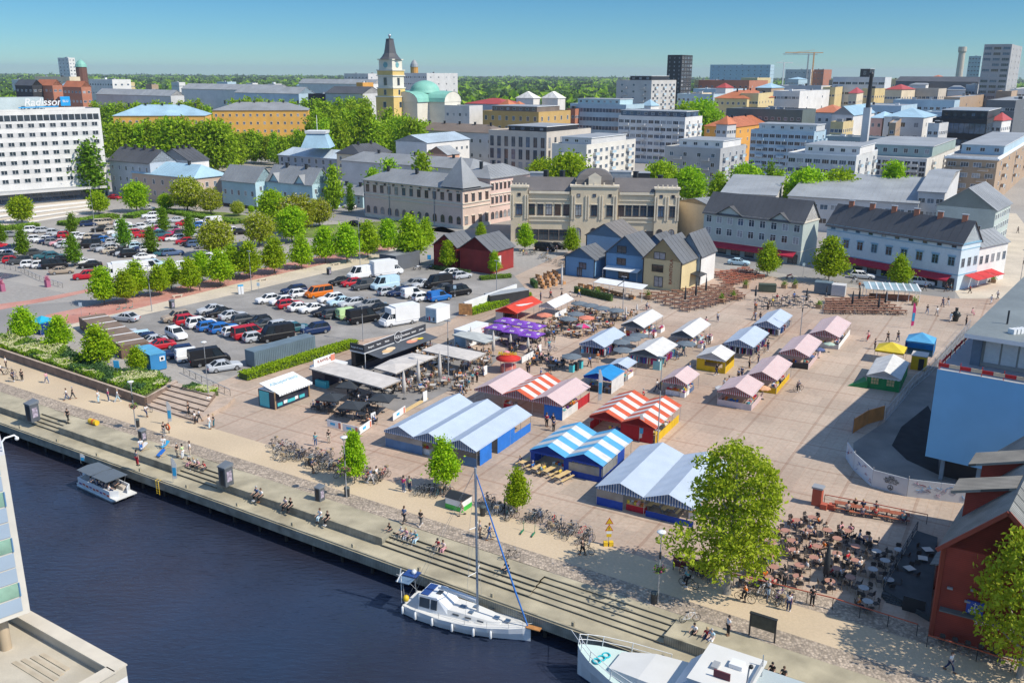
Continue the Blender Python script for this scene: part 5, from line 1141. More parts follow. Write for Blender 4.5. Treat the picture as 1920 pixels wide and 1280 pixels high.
hw=mat('hoarding_board',(.55,.58,.60),.7,.12,.3,coord='geo');ho=mat('orange_hoarding',(.78,.28,.07),.7,.2,.6)
def board_run(name,label,pts,h,m,t=.08,cat='fence'):
 o=thing(name,label,cat,tuple(pts[0]));b=MB()
 for i in range(len(pts)-1):
  p,q=pts[i],pts[i+1];L=(q-p).length;k=max(1,int(L/2.4));d=(q-p).normalized()
  for j in range(k): b.beam(p.lerp(q,j/k)+UP*(h/2)+d*.012,p.lerp(q,(j+1)/k)+UP*(h/2)-d*.012,t,h,m)
 b.build('boards',o)
 for p in pts: b=MB();b.tube([p,p+UP*(h+.35)],.05,5,M_GREY);b.build('post',o)
 return o
hp=px((1586,858),(1600,880),(1634,912),(1700,930),(1822,945));hrd=board_run('site_hoarding','curving pale board hoarding with graffiti round the building site',hp,2.1,hw)
gd=(hp[4]-hp[3]).normalized();gn=Vector((gd.y,-gd.x,0));gc=hp[2].lerp(hp[3],.52)+gn*.09;gd2=(hp[3]-hp[2]).normalized()
for i,t in enumerate(('MITÄ','MAISEMAA','TÄSSÄ PITÄISI','RIPUSTAA?')): text_on('graffiti_lettering',hrd,t,gc+UP*(1.78-i*.23),gd2,UP,.28,M_DARK,ext=.006,bold=True)
b=MB();r_=gd2;cc=gc+UP*.55
for i in range(16):
 a0,a1=2*PI*i/16,2*PI*(i+1)/16;f=lambda a: cc+r_*(.28*math.cos(a))+UP*(.28*math.sin(a));b.beam(f(a0),f(a1),.03,.05,M_DARK)
for a in (PI/2,-PI/2,-PI/4,-3*PI/4): b.beam(cc,cc+r_*(.28*math.cos(a))+UP*(.28*math.sin(a)),.03,.05,M_DARK)
b.build('peace_emblem',hrd)
rr=random.Random(2);b=MB();gcol=[mat('spray_'+n_,c_,.7) for n_,c_ in (('red',(.45,.10,.15)),('blue',(.10,.18,.45)),('sky',(.15,.35,.6)),('pink',(.5,.3,.4)))]
for i in range(26):
 seg=rr.choice((0,1,1,3,3,3));p,q=hp[seg],hp[seg+1];d=(q-p).normalized();nn=Vector((d.y,-d.x,0));c0=p.lerp(q,rr.uniform(.1,.9))+nn*.055+UP*rr.uniform(.5,1.7);m_=rr.choice(gcol)
 pts=[c0+d*rr.uniform(-.5,.5)+UP*rr.uniform(-.3,.3) for _ in range(4)];b.tube(pts,.022,4,m_)
b.build('graffiti',hrd)
board_run('orange_hoarding','orange board hoarding at the corner of the building site',px((1598,812),(1625,795),(1656,786)),2.0,ho)
mo=thing('mesh_fence','galvanised mesh fence panels running from the orange hoarding along the hall','fence',tuple(P(1660,790)));b=MB();fp=px((1660,790),(1684,762),(1712,728),(1740,705),(1772,670),(1800,640),(1818,618))
for i in range(len(fp)-1):
 p,q=fp[i],fp[i+1]
 for j in range(3):
  a,c=p.lerp(q,j/3),p.lerp(q,(j+1)/3);
  for z in (.15,1.0,2.0): b.tube([a+UP*z,c+UP*z],.03,4,M_STEEL)
  b.tube([a,a+UP*2.05],.035,4,M_STEEL)
  for w in range(1,7): v=a.lerp(c,w/7);b.tube([v+UP*.15,v+UP*2],.012,3,M_STEEL)
  b.beam(a+UP*.1,c+UP*1.9,.03,.03,M_STEEL)
b.build('mesh_panels',mo)
rbw=stripe_mat('barn_weatherboard',(.31,.045,.026),(.18,.03,.018),.17,2,.14,coord='geo',var=.25,bump=.3);rbt=mat('barn_trim',(.30,.055,.03),.7,.1)
barn_roof=stripe_mat('board_roof',(.22,.22,.20),(.075,.08,.078),.32,axis=1,duty=.3,rot=-QA,coord='geo',var=.3,bump=.5)
B0=P(1745,1190);d1=P(1880,1160,2.9)-P(1764,1130.5,2.9);d1.z=0;d1.normalize();d2=Matrix.Rotation(rad(-7),3,'Z') @ Vector((-d1.y,d1.x,0));ez=ztop(B0,1022)
hw_=abs(at_px(Vector((B0.x,B0.y,ez+3)),d1,1889));pk=B0+d1*hw_;pz=ztop(pk,957);C0=B0+d1*hw_*2;Lb=24.0
barn=thing('waterfront_barn','big dark red weatherboarded waterfront barn with grey board roof and two dormers','building',tuple(B0))
b=MB();b.prism([(p.x,p.y) for p in (B0,C0,C0+d2*Lb,B0+d2*Lb)],0,ez,rbw);b.build('wall',barn)
roof_pitch(barn,B0,C0,C0+d2*Lb,B0+d2*Lb,ez,pz-ez,barn_roof,'R',0,.45,wm=rbw,th=.2)
b=MB();b.beam(B0-d2*.08,B0-d2*.08+UP*ez,.32,.2,rbt)
b.beam(B0-d2*.42-d1*.45+UP*(ez-.35),pk-d2*.42+UP*(pz-.02),.12,.34,rbt);b.beam(C0-d2*.42+d1*.45+UP*(ez-.35),pk-d2*.42+UP*(pz-.02),.12,.34,rbt);b.build('barge_board',barn)
sl2=(pz-ez)/hw_
for y0,y1 in ((5.6,7.6),(12.6,14.8)):
 o=MB();r_=lambda x,y,z: B0+d1*x+d2*y+UP*z
 xi=hw_*.93;zi=ez+xi*sl2;zo=zi-xi*.28
 for y in (y0,y1): o.tri(r_(.15,y,zo),r_(xi,y,zi),r_(.15,y,ez+.15*sl2),rbw)
 o.quad(r_(.15,y0,ez-.6),r_(.15,y1,ez-.6),r_(.15,y1,zo),r_(.15,y0,zo),rbw)
 dm=o.build('dormer',barn);o=MB();e=.55
 A_=[r_(-.9,y0-e,zo-.3),r_(xi,y0-e,zi+.02),r_(xi,y1+e,zi+.02),r_(-.9,y1+e,zo-.3)]
 vs=A_+[v+UP*.24 for v in A_];o.add(vs,[(3,2,1,0),(4,5,6,7),(0,1,5,4),(1,2,6,5),(2,3,7,6),(3,0,4,7)],stripe_mat('dormer_roof_boards',(.27,.245,.20),(.10,.09,.075),.34,axis=1,duty=.3,rot=-QA,coord='geo',var=.25))
 o.build('dormer_roof',dm,off=wloc(barn))
o=MB();o.prism([(v.x,v.y) for v in (B0-d1*1.6+d2*8,B0-d1*.01+d2*8,B0-d1*.01+d2*11.5,B0-d1*1.6+d2*11.5)],0,2.5,rbw)
o.add([B0-d1*2.1+d2*7.6+UP*2.4,B0+d2*7.6+UP*3.2,B0+d2*12+UP*3.2,B0-d1*2.1+d2*12+UP*2.4,B0-d1*2.1+d2*7.6+UP*2.55,B0+d2*7.6+UP*3.35,B0+d2*12+UP*3.35,B0-d1*2.1+d2*12+UP*2.55],[(3,2,1,0),(4,5,6,7),(0,1,5,4),(1,2,6,5),(2,3,7,6),(3,0,4,7)],barn_roof);o.build('porch',barn)
o=MB();o.beam(B0+d1*.4-d2*.35+UP*2.85,B0+d1*8-d2*.35+UP*2.85,.7,.1,mat('canopy_grey',(.16,.17,.16)));o.build('canopy',barn)
sv=P(1829,1134,3.5);t_=(sv-B0).dot(d1);sg=B0+d1*t_-d2*.12+UP*3.45;bl2=mat('info_blue',(.01,.07,.42),.4)
o=MB();o.ob((sg.x,sg.y,3.0),1.25,.12,1.15,math.atan2(d1.y,d1.x),bl2);isg=thing('info_sign','blue sign with white anchor and the word INFO on the red barn wall','sign',(sg.x,sg.y,3.0));o.build('sign_board',isg)
f_=sg-d2*.08;text_on('lettering',isg,'INFO',f_-UP*.22,d1,UP,.4,M_WHITE,ext=.006,bold=True)
o=MB();o.tube([f_+UP*.62,f_+UP*.08],.04,5,M_WHITE);o.tube([f_-d1*.16+UP*.45,f_+d1*.16+UP*.45],.03,5,M_WHITE);o.tube([f_+d1*(.26*math.cos(a))+UP*(.3+.24*math.sin(a)) for a in [PI*1.05+PI*.9*i/8 for i in range(9)]],.035,5,M_WHITE);o.build('anchor',isg)
nm=thing('barn_lettering','row of white cut out letters along the canopy of the red barn','lettering',tuple(B0+d1*6-d2*.75+UP*2.7))
text_on('letters',nm,'RAVTIOLAN BAARI',B0+d1*(t_+2.0)-d2*.74+UP*2.62,d1,UP,.42,M_WHITE,ext=.02,bold=True)
b=MB()
for x,z in ((.9,4.7),(2.6,5.0),(4.6,5.2),(2.3,3.9)): v=B0+d1*x-d2*.12+UP*z;b.ob((v.x,v.y,v.z),.42,.2,.16,math.atan2(d1.y,d1.x),M_GREY)
b.build('wall_lamp',barn)
dk_=mat('dark_decking',(.05,.06,.065),.8,.2,1,coord='geo');dkp=px((1655,1113),(1700,1140),(1742,1165),(1757,1015),(1718,1002));td=thing('terrace_deck','dark raised timber terrace with railing beside the red barn','terrace',tuple(dkp[0]))
b=MB();b.prism([(p.x,p.y) for p in dkp],.0,.5,dk_);b.build('deck',td);b=MB();rlp=[dkp[4],dkp[0]]
for k in range(7): v=rlp[0].lerp(rlp[1],k/6);b.tube([v+UP*.5,v+UP*1.5],.04,5,M_DARK)
for z in (.8,1.1,1.5): b.beam(rlp[0]+UP*z,rlp[1]+UP*z,.06,.06,M_DARK)
b.build('railing',td);b=MB()
for i in range(4): v=dkp[0].lerp(dkp[1],.35)-Vector((-.1,.8,0))*(.35*i);b.ob((v.x,v.y,.0),1.6,.4,.42-.1*i,QA,dk_)
b.build('steps',td);b=MB();v=dkp[1]+Vector((.3,-.6,0));b.ob((v.x,v.y,0),1.8,.2,1.4,QA,M_DARK);b.build('dark_screen',td)
TZ=1.2;tb0=P(57,1147,4.4);td_=P(57,1147,4.4)-P(0,1168,4.4);td_.z=0;td_.normalize();tbk=Matrix.Rotation(rad(1.5),3,'Z') @ Vector((tb0.x,tb0.y,0)).normalized();tt=4.4+14.5
tz_top=ztop(tb0,852)
th=thing('theatre_corner','corner of a white framed theatre block clad in pale blue panels on a column','building',(tb0.x,tb0.y,TZ))
pal=mat('pale_blue_panel',(.34,.42,.50),.35,.05,.4);wgr=mat('warm_white_frame',(.62,.58,.50),.6,.08);grl=glass_mat('green_reflecting_glass',(.22,.36,.27),.15,.6)
b=MB();a=tb0-td_*14;b.prism([(p.x,p.y) for p in (a,tb0,tb0+tbk*10,a+tbk*10)],4.4,tz_top,wgr,ltgrey,True);b.build('frame_wall',th)
rows=10;st_=(tz_top-5.0)/rows;pb,gb_=MB(),MB();n_=Vector((td_.y,-td_.x,0))
for i in range(rows):
 z0,z1=4.75+st_*i+.06,4.75+st_*(i+1)-.05;g=i % 3 ==1
 for j in range(3):
  p,q=tb0-td_*(.5+2.6*j)+n_*.05-UP*4.4,tb0-td_*(.5+2.6*(j+1)-.08)+n_*.05-UP*4.4
  if g: p,q=p-n_*.01,q-n_*.01
  (gb_ if g else pb).quad(q+UP*z0,p+UP*z0,p+UP*z1,q+UP*z1,grl if g else pal)
  if g:
   for s_ in (p,q): gb_.beam(s_+UP*z0+n_*.03,s_+UP*z1+n_*.03,.09,.09,bluew)
pb.build('panels',th);gb_.build('window',th)
b=MB();v=P(12,1215,TZ);b.tube([v+UP*.0,Vector((v.x,v.y,4.4))],.42,14,mat('tan_column',(.46,.36,.24),.8,.1));b.build('column',th)
ter=thing('theatre_terrace','pale concrete terrace with thick parapet in the lower corner by the water','terrace',tuple(P(100,1230,TZ)));b=MB()
c0=P(236,1246,TZ+.95);c1=P(50,1143,TZ+.95);e1=(c1-c0);e1.z=0;e1.normalize();e2=Vector((-e1.y,e1.x,0));e2=e2 if e2.y < 0 else -e2;c0.z=0
tcon=mat('terrace_concrete',(.50,.45,.36),.85,.12,.35,fine=.08,coord='geo',dirt=(.40,.36,.29),dscale=.5)
q=[c0,c0+e1*40,c0+e1*40+e2*30,c0+e2*30];b.prism([(p.x,p.y) for p in q],-4,TZ,white,tcon);b.build('floor',ter);b=MB()
for p,u_,w_ in ((c0,e1,e2),(c0,e2,e1)):
 L=40 if u_ is e1 else 30;s0=p if u_ is e1 else p+e2*.9;s1=p+u_*L
 b.prism([(v.x,v.y) for v in (s0,s1,s1+w_*.9,s0+w_*.9)],TZ+.002,TZ+.85,tcon)
 b.prism([(v.x,v.y) for v in (s0-w_*.12,s1-w_*.12,s1+w_*1.0,s0+w_*1.0)],TZ+.85,TZ+.97,mat('parapet_cap',(.58,.52,.42),.7,.1))
b.build('parapet',ter);b=MB()
for i in range(4): v=P(60+14*i,1262-7*i,TZ);b.ob((v.x,v.y,TZ+.004),5-.5*i,.35,.06+.01*i,math.atan2(e1.y,e1.x)+PI,mat('timber_floor_board',(.45,.38,.28)))
b.build('loose_boards',ter)
lv=P(6,846,tz_top);lmp=thing('roof_lamp','white curved arm lamp on the theatre roof edge','lamp',tuple(lv));b=MB();b.tube([lv-UP*.3,lv+UP*.75,lv+UP*1.0+td_*.25,lv+UP*1.05+td_*.9,lv+UP*.85+td_*1.05],.07,8,M_WHITE);b.build('arm',lmp);b=MB();b.ball(lv+UP*.75+td_*1.05,.16,m=M_WHITE);b.build('lamp_head',lmp)
# boats
hullw=mat('gelcoat_white',(.74,.75,.74),.25,.04);hullb=mat('antifoul_blue',(.03,.05,.12),.5,.1);deckw=mat('deck_white',(.66,.65,.61),.5,.05);teak=mat('teak',(.42,.19,.06),.6,.2,3)
def hull(st,m,dm,stripe=None,keel=-.25):
 b=MB();n=len(st)
 for s in (1,-1):
  for i in range(n-1):
   x0,b0,w0,h0=st[i];x1,b1,w1,h1=st[i+1]
   r0=[(x0,s*w0*.7,keel),(x0,s*w0,0.08),(x0,s*(b0*.75+w0*.25),h0*.6),(x0,s*b0,h0)];r1=[(x1,s*w1*.7,keel),(x1,s*w1,.08),(x1,s*(b1*.75+w1*.25),h1*.6),(x1,s*b1,h1)]
   for k in range(3):
    f=(r0[k],r1[k],r1[k+1],r0[k+1]);b.add(f if s < 0 else f[::-1],[(0,1,2,3)],(hullb if k ==0 else m),True)
 for i in range(n-1):
  x0,b0,_,h0=st[i];x1,b1,_,h1=st[i+1];b.quad((x0,-b0,h0),(x1,-b1,h1),(x1,b1,h1),(x0,b0,h0),dm)
 x0,b0,w0,h0=st[0];b.quad((x0,w0,keel),(x0,-w0,keel),(x0,-b0,h0),(x0,b0,h0),m)
 return b
bs0,bs1=P(757,1152,WATER_Z),P(985,1216,WATER_Z);bang=math.atan2((bs1-bs0).y,(bs1-bs0).x);BL=(bs1-bs0).length
ov=Vector((-math.sin(bang),math.cos(bang),0));o0=bs0+ov*1.15;sb=thing('sailing_yacht','white sailing yacht with tall mast and blue furled headsail moored at the quay','sailing boat',(o0.x,o0.y,WATER_Z),bang)
k=BL/12.0;Sx=lambda x: x*k
stn=[(0,1.35,1.1,1.15),(1.5,1.7,1.45,1.15),(4,1.95,1.6,1.15),(6.5,1.9,1.45,1.2),(8.5,1.55,1.05,1.27),(10.3,.95,.5,1.36),(11.4,.42,.15,1.43),(12,.05,.03,1.48)]
hm_=hull([(Sx(x),b_,w_,h_) for x,b_,w_,h_ in stn],hullw,deckw).mesh('hull');child('hull',hm_,sb)
def lofted(sections,m,mt=None):
 b=MB();n=len(sections)
 for i in range(n-1):
  for j in range(len(sections[i])-1): b.quad(sections[i][j],sections[i+1][j],sections[i+1][j+1],sections[i][j+1],m)
 b.poly(sections[0][::-1],m);b.poly(sections[-1],m);return b
def sec(x,w,z0,z1): return [(Sx(x),w,z0),(Sx(x),w*.82,z1),(Sx(x),-w*.82,z1),(Sx(x),-w,z0)]
child('coachroof',lofted([sec(3.7,1.3,1.1,1.75),sec(6,1.2,1.1,1.7),sec(8,.95,1.2,1.55),sec(9.3,.6,1.25,1.4)],deckw).mesh('coachroof'),sb)
child('deckhouse',lofted([sec(1.6,1.35,1.1,2.55),sec(3.4,1.3,1.1,2.6),sec(4.5,1.2,1.3,1.8)],hullw).mesh('deckhouse'),sb)
b=MB()
for s in (1,-1):
 for x0,x1 in ((1.75,2.75),(2.9,3.5)):
  b.quad((Sx(x0),s*1.32,1.5),(Sx(x1),s*1.3,1.5),(Sx(x1),s*1.16,2.4),(Sx(x0),s*1.18,2.4),M_GLASS);b.quad((Sx(x1),s*1.325,1.5),(Sx(x0),s*1.345,1.5),(Sx(x0),s*1.205,2.4),(Sx(x1),s*1.185,2.4),M_GLASS)
 for x in (5,6.2,7.4): b.box(Sx(x),s*1.12-.04,1.42,Sx(x+.6),s*1.12+.04,1.56,M_GLASS)
child('cabin_window',b.mesh('cabin_window'),sb)
b=MB()
for x,y,l in ((5.2,0,.55),(6.3,.5,.4),(8.5,0,.5),(9.6,0,.45),(6.3,-.5,.4)): b.box(Sx(x),y-l/2,1.48 if x > 8 else 1.66,Sx(x)+l,y+l/2,1.52+.06 if x > 8.2 else 1.78,M_GLASSB)
child('hatch',b.mesh('hatch'),sb)
b=MB();solar=mat('solar_blue',(.02,.06,.22),.2,.1);b.box(Sx(1.75),-1.0,2.6,Sx(2.5),.9,2.66,solar);b.box(Sx(3.0),-.4,2.61,Sx(3.45),.2,2.68,M_GLASS);child('roof_panel',b.mesh('roof_panel'),sb)
b=MB();mx=6.9;mh=15.6;b.tube([(Sx(mx),0,1.2),(Sx(mx)-.12,0,mh)],.11,10,mat('mast_alloy',(.42,.46,.50),.35,.1,metal=.5))
for z,w in ((5.6,1.1),(10.0,.8)):
 for s in (1,-1): b.tube([(Sx(mx)-.05,0,z),(Sx(mx)-.35,s*w,z+.06)],.035,5,M_WHITE)
child('mast',b.mesh('mast'),sb);b=MB()
for s in (1,-1):
 b.tube([(Sx(mx)-.12,0,mh-.2),(Sx(mx)-.35,s*.8,10.05),(Sx(mx)-.35,s*1.1,5.65),(Sx(mx)-.4,s*1.75,1.25)],.012,4,M_STEEL);b.tube([(Sx(mx)-.1,0,10),(Sx(mx)-.35,s*1.1,5.65)],.01,4,M_STEEL);b.tube([(Sx(mx)-.12,0,mh-.1),(.1,s*.9,1.3)],.012,4,M_STEEL)
child('rigging',b.mesh('rigging'),sb);b=MB();b.tube([(Sx(mx)-.05,0,mh-.6),(Sx(10.6),0,4.4),(Sx(11.7),0,1.55)],[.05,.085,.06],8,mat('furled_sail_blue',(.03,.16,.48),.7,.15));child('furled_headsail',b.mesh('furled_headsail'),sb)
b=MB();b.tube([(Sx(mx),0,2.5),(Sx(3.0),0,3.0)],.09,8,M_WHITE);b.tube([(Sx(mx)-.1,0,2.75),(Sx(3.3),0,3.2)],[.2,.12],8,wallm('sail_cover',(.60,.62,.64)));child('boom',b.mesh('boom'),sb)
b=MB();b.box(Sx(11.6),-.28,1.44,Sx(12.9),.28,1.52,teak);child('bowsprit',b.mesh('bowsprit'),sb)
b=MB()
for s in (1,-1):
 b.tube([(.1,s*1.0,1.15),(-.1,s*1.0,3.3)],.04,6,M_STEEL)
b.box(-.75,.05,3.3,.65,1.15,3.36,solar);b.box(-.75,-1.2,3.3,.65,-.1,3.36,mat('panel_grey_blue',(.13,.20,.28),.3));b.tube([(-.2,-1.1,1.2),(-.2,-1.1,4.0)],.04,6,M_WHITE)
for i in range(5): a=2*PI*i/5;b.beam((-.3,-1.1,4.0),(-.3,-1.1+.65*math.cos(a),4.0+.65*math.sin(a)),.1,.03,M_WHITE)
b.ball((.1,.7,3.5),.26,m=M_WHITE);child('stern_arch',b.mesh('stern_arch'),sb)
b=MB();b.ball((.25,-1.05,1.75),.3,.3,.34,m=mat('buoy_yellow',(.75,.5,.02),.5));child('yellow_buoy',b.mesh('yellow_buoy'),sb)
for x in (.1,1.6,3.4,5.4,7.4,8.9):
 yb=-next(b0+(b1-b0)*(x-x0)/(x1-x0) for (x0,b0,*_),(x1,b1,*_) in zip(stn,stn[1:]) if x0 <=x <=x1)-.13
 f=MB();f.lathe([(.03,.35),(.12,.25),(.13,-.35),(.06,-.45)],(0,0,0),8,M_WHITE);child('fender',f.mesh('fender'),sb,(Sx(x),yb,.8))
b=MB()
for s in (1,-1):
 pts_=[(Sx(x),s*(bb-.08),hh) for x,bb,ww,hh in stn[1:-1]]
 for x,y,z in pts_: b.tube([(x,y,z),(x,y,z+.62)],.018,4,M_STEEL)
 for dz in (.35,.62): b.tube([(x,y,z+dz) for x,y,z in pts_],.011,4,M_STEEL)
child('guard_rail',b.mesh('guard_rail'),sb)
b=MB();b.tube([(Sx(11.5),.3,1.5),(Sx(13.4),1.9,1.4)],.02,4,M_WHITE);b.tube([(.2,1.2,1.2),(-1.2,1.9,1.4)],.02,4,M_WHITE);child('mooring_line',b.mesh('mooring_line'),sb)
mz=WATER_Z;m0=P(1088,1206,mz+2.85);mang=QA+rad(1);mdir=Vector((math.cos(mang),math.sin(mang),0));msd=Vector((-mdir.y,mdir.x,0));
ms=m0+mdir*21.3-msd*.2;mc=thing('motor_cruiser','large white motor cruiser with grey canvas aft cover, bow towards the yacht','motor boat',(ms.x,ms.y,mz),mang+PI);mc.scale=(1.25,1.25,1.25)
stm=[(0,2.2,2.0,1.35),(3,2.4,2.15,1.35),(8,2.45,2.1,1.4),(11.5,2.25,1.75,1.55),(14,1.7,1.05,1.8),(15.8,1.0,.45,2.05),(16.7,.45,.15,2.2),(17.1,.06,.03,2.3)]
child('hull',hull(stm,hullw,mat('deck_mint',(.50,.62,.58),.5,.06)).mesh('hull'),mc)
def sec2(x,w,z0,z1,k=.86): return [(x,w,z0),(x,w*k,z1),(x,-w*k,z1),(x,-w,z0)]
child('foredeck_cabin',lofted([sec2(9.5,1.95,1.4,2.6),sec2(12.2,1.75,1.5,2.5),sec2(14.4,1.15,1.7,2.15)],deckw).mesh('foredeck_cabin'),mc)
child('wheelhouse',lofted([sec2(5.6,2.05,1.35,4.1),sec2(8.6,2.0,1.4,4.1),sec2(9.9,1.9,1.4,2.9)],mat('wheelhouse_white',(.62,.66,.70),.4,.05)).mesh('wheelhouse'),mc)
b=MB();b.box(5.3,-2.05,4.1,8.9,2.05,4.22,deckw);child('wheelhouse_roof',b.mesh('wheelhouse_roof'),mc)
b=MB();b.box(-.2,-2.2,3.35,5.5,2.2,3.5,mat('grey_canvas',(.40,.46,.47),.8,.05));b.box(2.6,-2.21,3.5,2.75,2.21,3.515,mat('mint_tape',(.15,.75,.5),.6));b.box(-.2,-.03,3.5,5.5,.03,3.52,M_GREY);child('aft_cover',b.mesh('aft_cover'),mc)
b=MB()
for s in (1,-1):
 for x0,x1 in ((5.9,7.0),(7.2,8.3)):
  y0,y1=1.97,1.83;q=[(x0,s*1.96,2.7),(x1,s*1.96,2.7),(x1,s*1.84,3.75),(x0,s*1.84,3.75)];b.poly(q if s < 0 else q[::-1],M_GLASS)
child('wheelhouse_window',b.mesh('wheelhouse_window'),mc)
b=MB()
for s in (1,-1):
 pts_=[(x,s*(bb-.05),hh) for x,bb,ww,hh in stm[3:]]
 for x,y,z in pts_: b.tube([(x,y,z),(x-.1,y,z+.8)],.03,5,M_WHITE)
 for dz in (.4,.8): b.tube([(x-.1*dz,y,z+dz) for x,y,z in pts_],.025,5,M_WHITE)
child('bow_rail',b.mesh('bow_rail'),mc)
b=MB();tq=mat('turquoise_rope',(.02,.45,.52),.6)
for i in range(3): b.ring((15.2+.1*i,-.3+.5*i,2.0+.05*i),.25,.06,'z',14,5,tq)
child('coiled_rope',b.mesh('coiled_rope'),mc);b=MB();b.tube([(5.5,1.6,4.2),(5.4,1.6,6.0)],.05,6,M_STEEL);b.tube([(5.4,-1.4,3.5),(5.4,-1.4,5.0)],.04,6,M_STEEL);b.beam((5.4,-1.4,4.5),(5.4,1.7,4.5),.1,.1,M_GREY);b.ball((5.3,1.6,6.05),.14,m=M_DARK);child('signal_mast',b.mesh('signal_mast'),mc)
b=MB();b.box(6.6,1.0,4.22,7.6,1.1,4.7,mat('oxblood',(.12,.03,.04)));b.box(6.3,-.9,4.22,7.1,-.2,4.5,M_WHITE);b.box(7.6,-.2,4.22,8.0,.5,4.4,M_GREY);child('roof_gear',b.mesh('roof_gear'),mc)
b=MB();b.tube([(16.9,0,2.4),(19.2,-2.6,1.5)],.03,4,M_WHITE);child('mooring_line',b.mesh('mooring_line'),mc)
p0,p1=P(150,912,WATER_Z+.3),P(240,934,WATER_Z+.3);pa=math.atan2((p1-p0).y,(p1-p0).x);pl=8.2;pm=P(200,918,WATER_Z+.3);pb_=thing('pontoon_boat','small pontoon tour boat with two grey awnings full of passengers','pontoon boat',(pm.x,pm.y,WATER_Z),QA-rad(3))
b=MB()
for s in (-1,0,1): b.tube([(-pl/2,s*1.05,.2),(pl/2-.9,s*1.05,.2),(pl/2-.1,s*1.05,.42)],[.34,.34,.06],10,M_STEEL)
child('pontoons',b.mesh('pontoons'),pb_);b=MB();b.box(-pl/2,-1.35,.5,pl/2,1.35,.62,deckw);child('deck',b.mesh('deck'),pb_)
b=MB();fl_=mat('flame_red',(.55,.08,.04),.5)
for s in (-1,1):
 b.beam((-pl/2+.3,s*1.25,1.0),(pl/2-1.3,s*1.25,1.0),.12,.75,hullw);b.beam((pl/2-1.3,s*1.25,1.0),(pl/2-.6,s*.55,1.0),.12,.75,hullw)
 for i in range(9): x=-pl/2+.6+i*.72;b.box(x,s*1.33-.01,.66+.06*(i % 2),x+.5,s*1.33+.01,.86+.06*(i % 2),fl_ if i % 3 else mat('flame_purple',(.15,.06,.25),.5))
b.beam((-pl/2+.3,-1.25,1.0),(-pl/2+.3,1.25,1.0),.12,.75,hullw);child('side_panels',b.mesh('side_panels'),pb_)
b=MB()
for s in (-1,1): b.box(-2.6,s*.95-.3,.62,2.4,s*.95+.3,1.05,mat('seat_cream',(.55,.48,.40)))
child('seats',b.mesh('seats'),pb_)
aw=mat('awning_grey',(.105,.13,.155),.8,.08)
for xc in (-2.1,1.1):
 b=MB();b.add([(xc-1.5,-1.4,2.45),(xc+1.5,-1.4,2.45),(xc+1.5,1.4,2.45),(xc-1.5,1.4,2.45),(xc-1.5,0,2.6),(xc+1.5,0,2.6)],[(0,1,5,4),(4,5,2,3),(3,2,1,0),(0,4,3),(1,2,5)],aw)
 for s in (-1,1):
  for e in (-1.2,1.2): b.tube([(xc+e*.6,s*1.25,1.3),(xc+e,s*1.3,2.45)],.025,5,M_STEEL)
 child('awning',b.mesh('awning'),pb_)
b=MB();b.box(-pl/2-.35,-.3,.7,-pl/2+.1,.3,1.7,hullw);b.tube([(-pl/2-.2,0,.8),(-pl/2-.2,0,-.3)],.12,6,M_DARK);child('outboard_motor',b.mesh('outboard_motor'),pb_)
# market tents, stalls, kiosks, parasols
MA=rad(-29)
MU=Vector((math.cos(MA),math.sin(MA),0));MVd=Vector((-math.sin(MA),math.cos(MA),0))
def cloth(name,c,tr=.18): return mat('canvas_'+name,c,.75,.11,.9,fine=.04,fscale=6,trans=tr)
CW=cloth('white',(.70,.69,.66));CR=cloth('coral_red',(.62,.11,.045));CB=cloth('bright_blue',(.02,.27,.60));CP=cloth('purple',(.22,.07,.48));CY=cloth('yellow',(.72,.56,.04));CCREAM=cloth('cream',(.60,.555,.50),.1);CBK=cloth('black',(.030,.036,.042),.0);CGY=cloth('slate',(.13,.16,.185),.05)
CORAL=cloth('coral',(.70,.24,.15));CPINK=cloth('hot_pink',(.70,.04,.20));CRED=cloth('scarlet',(.62,.03,.02));CBLUEP=cloth('sky_blue',(.10,.40,.68));CG=cloth('green',(.02,.26,.08))
SLB=stripe_mat('pale_blue_stripes',(.57,.64,.71),(.42,.53,.69),.16,1,.45,trans=.2,var=.05);SLBg=stripe_mat('blue_stripe_valance',(.62,.65,.68),(.06,.16,.38),.30,0,.5,trans=.15,var=.05)
SPK=stripe_mat('pink_stripes',(.70,.62,.60),(.66,.42,.42),.14,1,.5,trans=.2,var=.05);SPKg=stripe_mat('red_stripe_valance',(.62,.58,.57),(.42,.04,.05),.28,0,.5,trans=.15,var=.05)
WB=cloth('royal_blue',(.012,.06,.36),.08);WBB=cloth('bright_blue_wall',(.02,.17,.58),.1);WR=cloth('red_wall',(.42,.012,.02),.08);WY=cloth('yellow_wall',(.66,.42,.01),.08);WTEAL=cloth('teal_wall',(.25,.52,.53),.1);PVC=glass_mat('clear_pvc',(.22,.22,.21),.15,.5)
def quads(b,pts,m): b.quad(*pts,m)
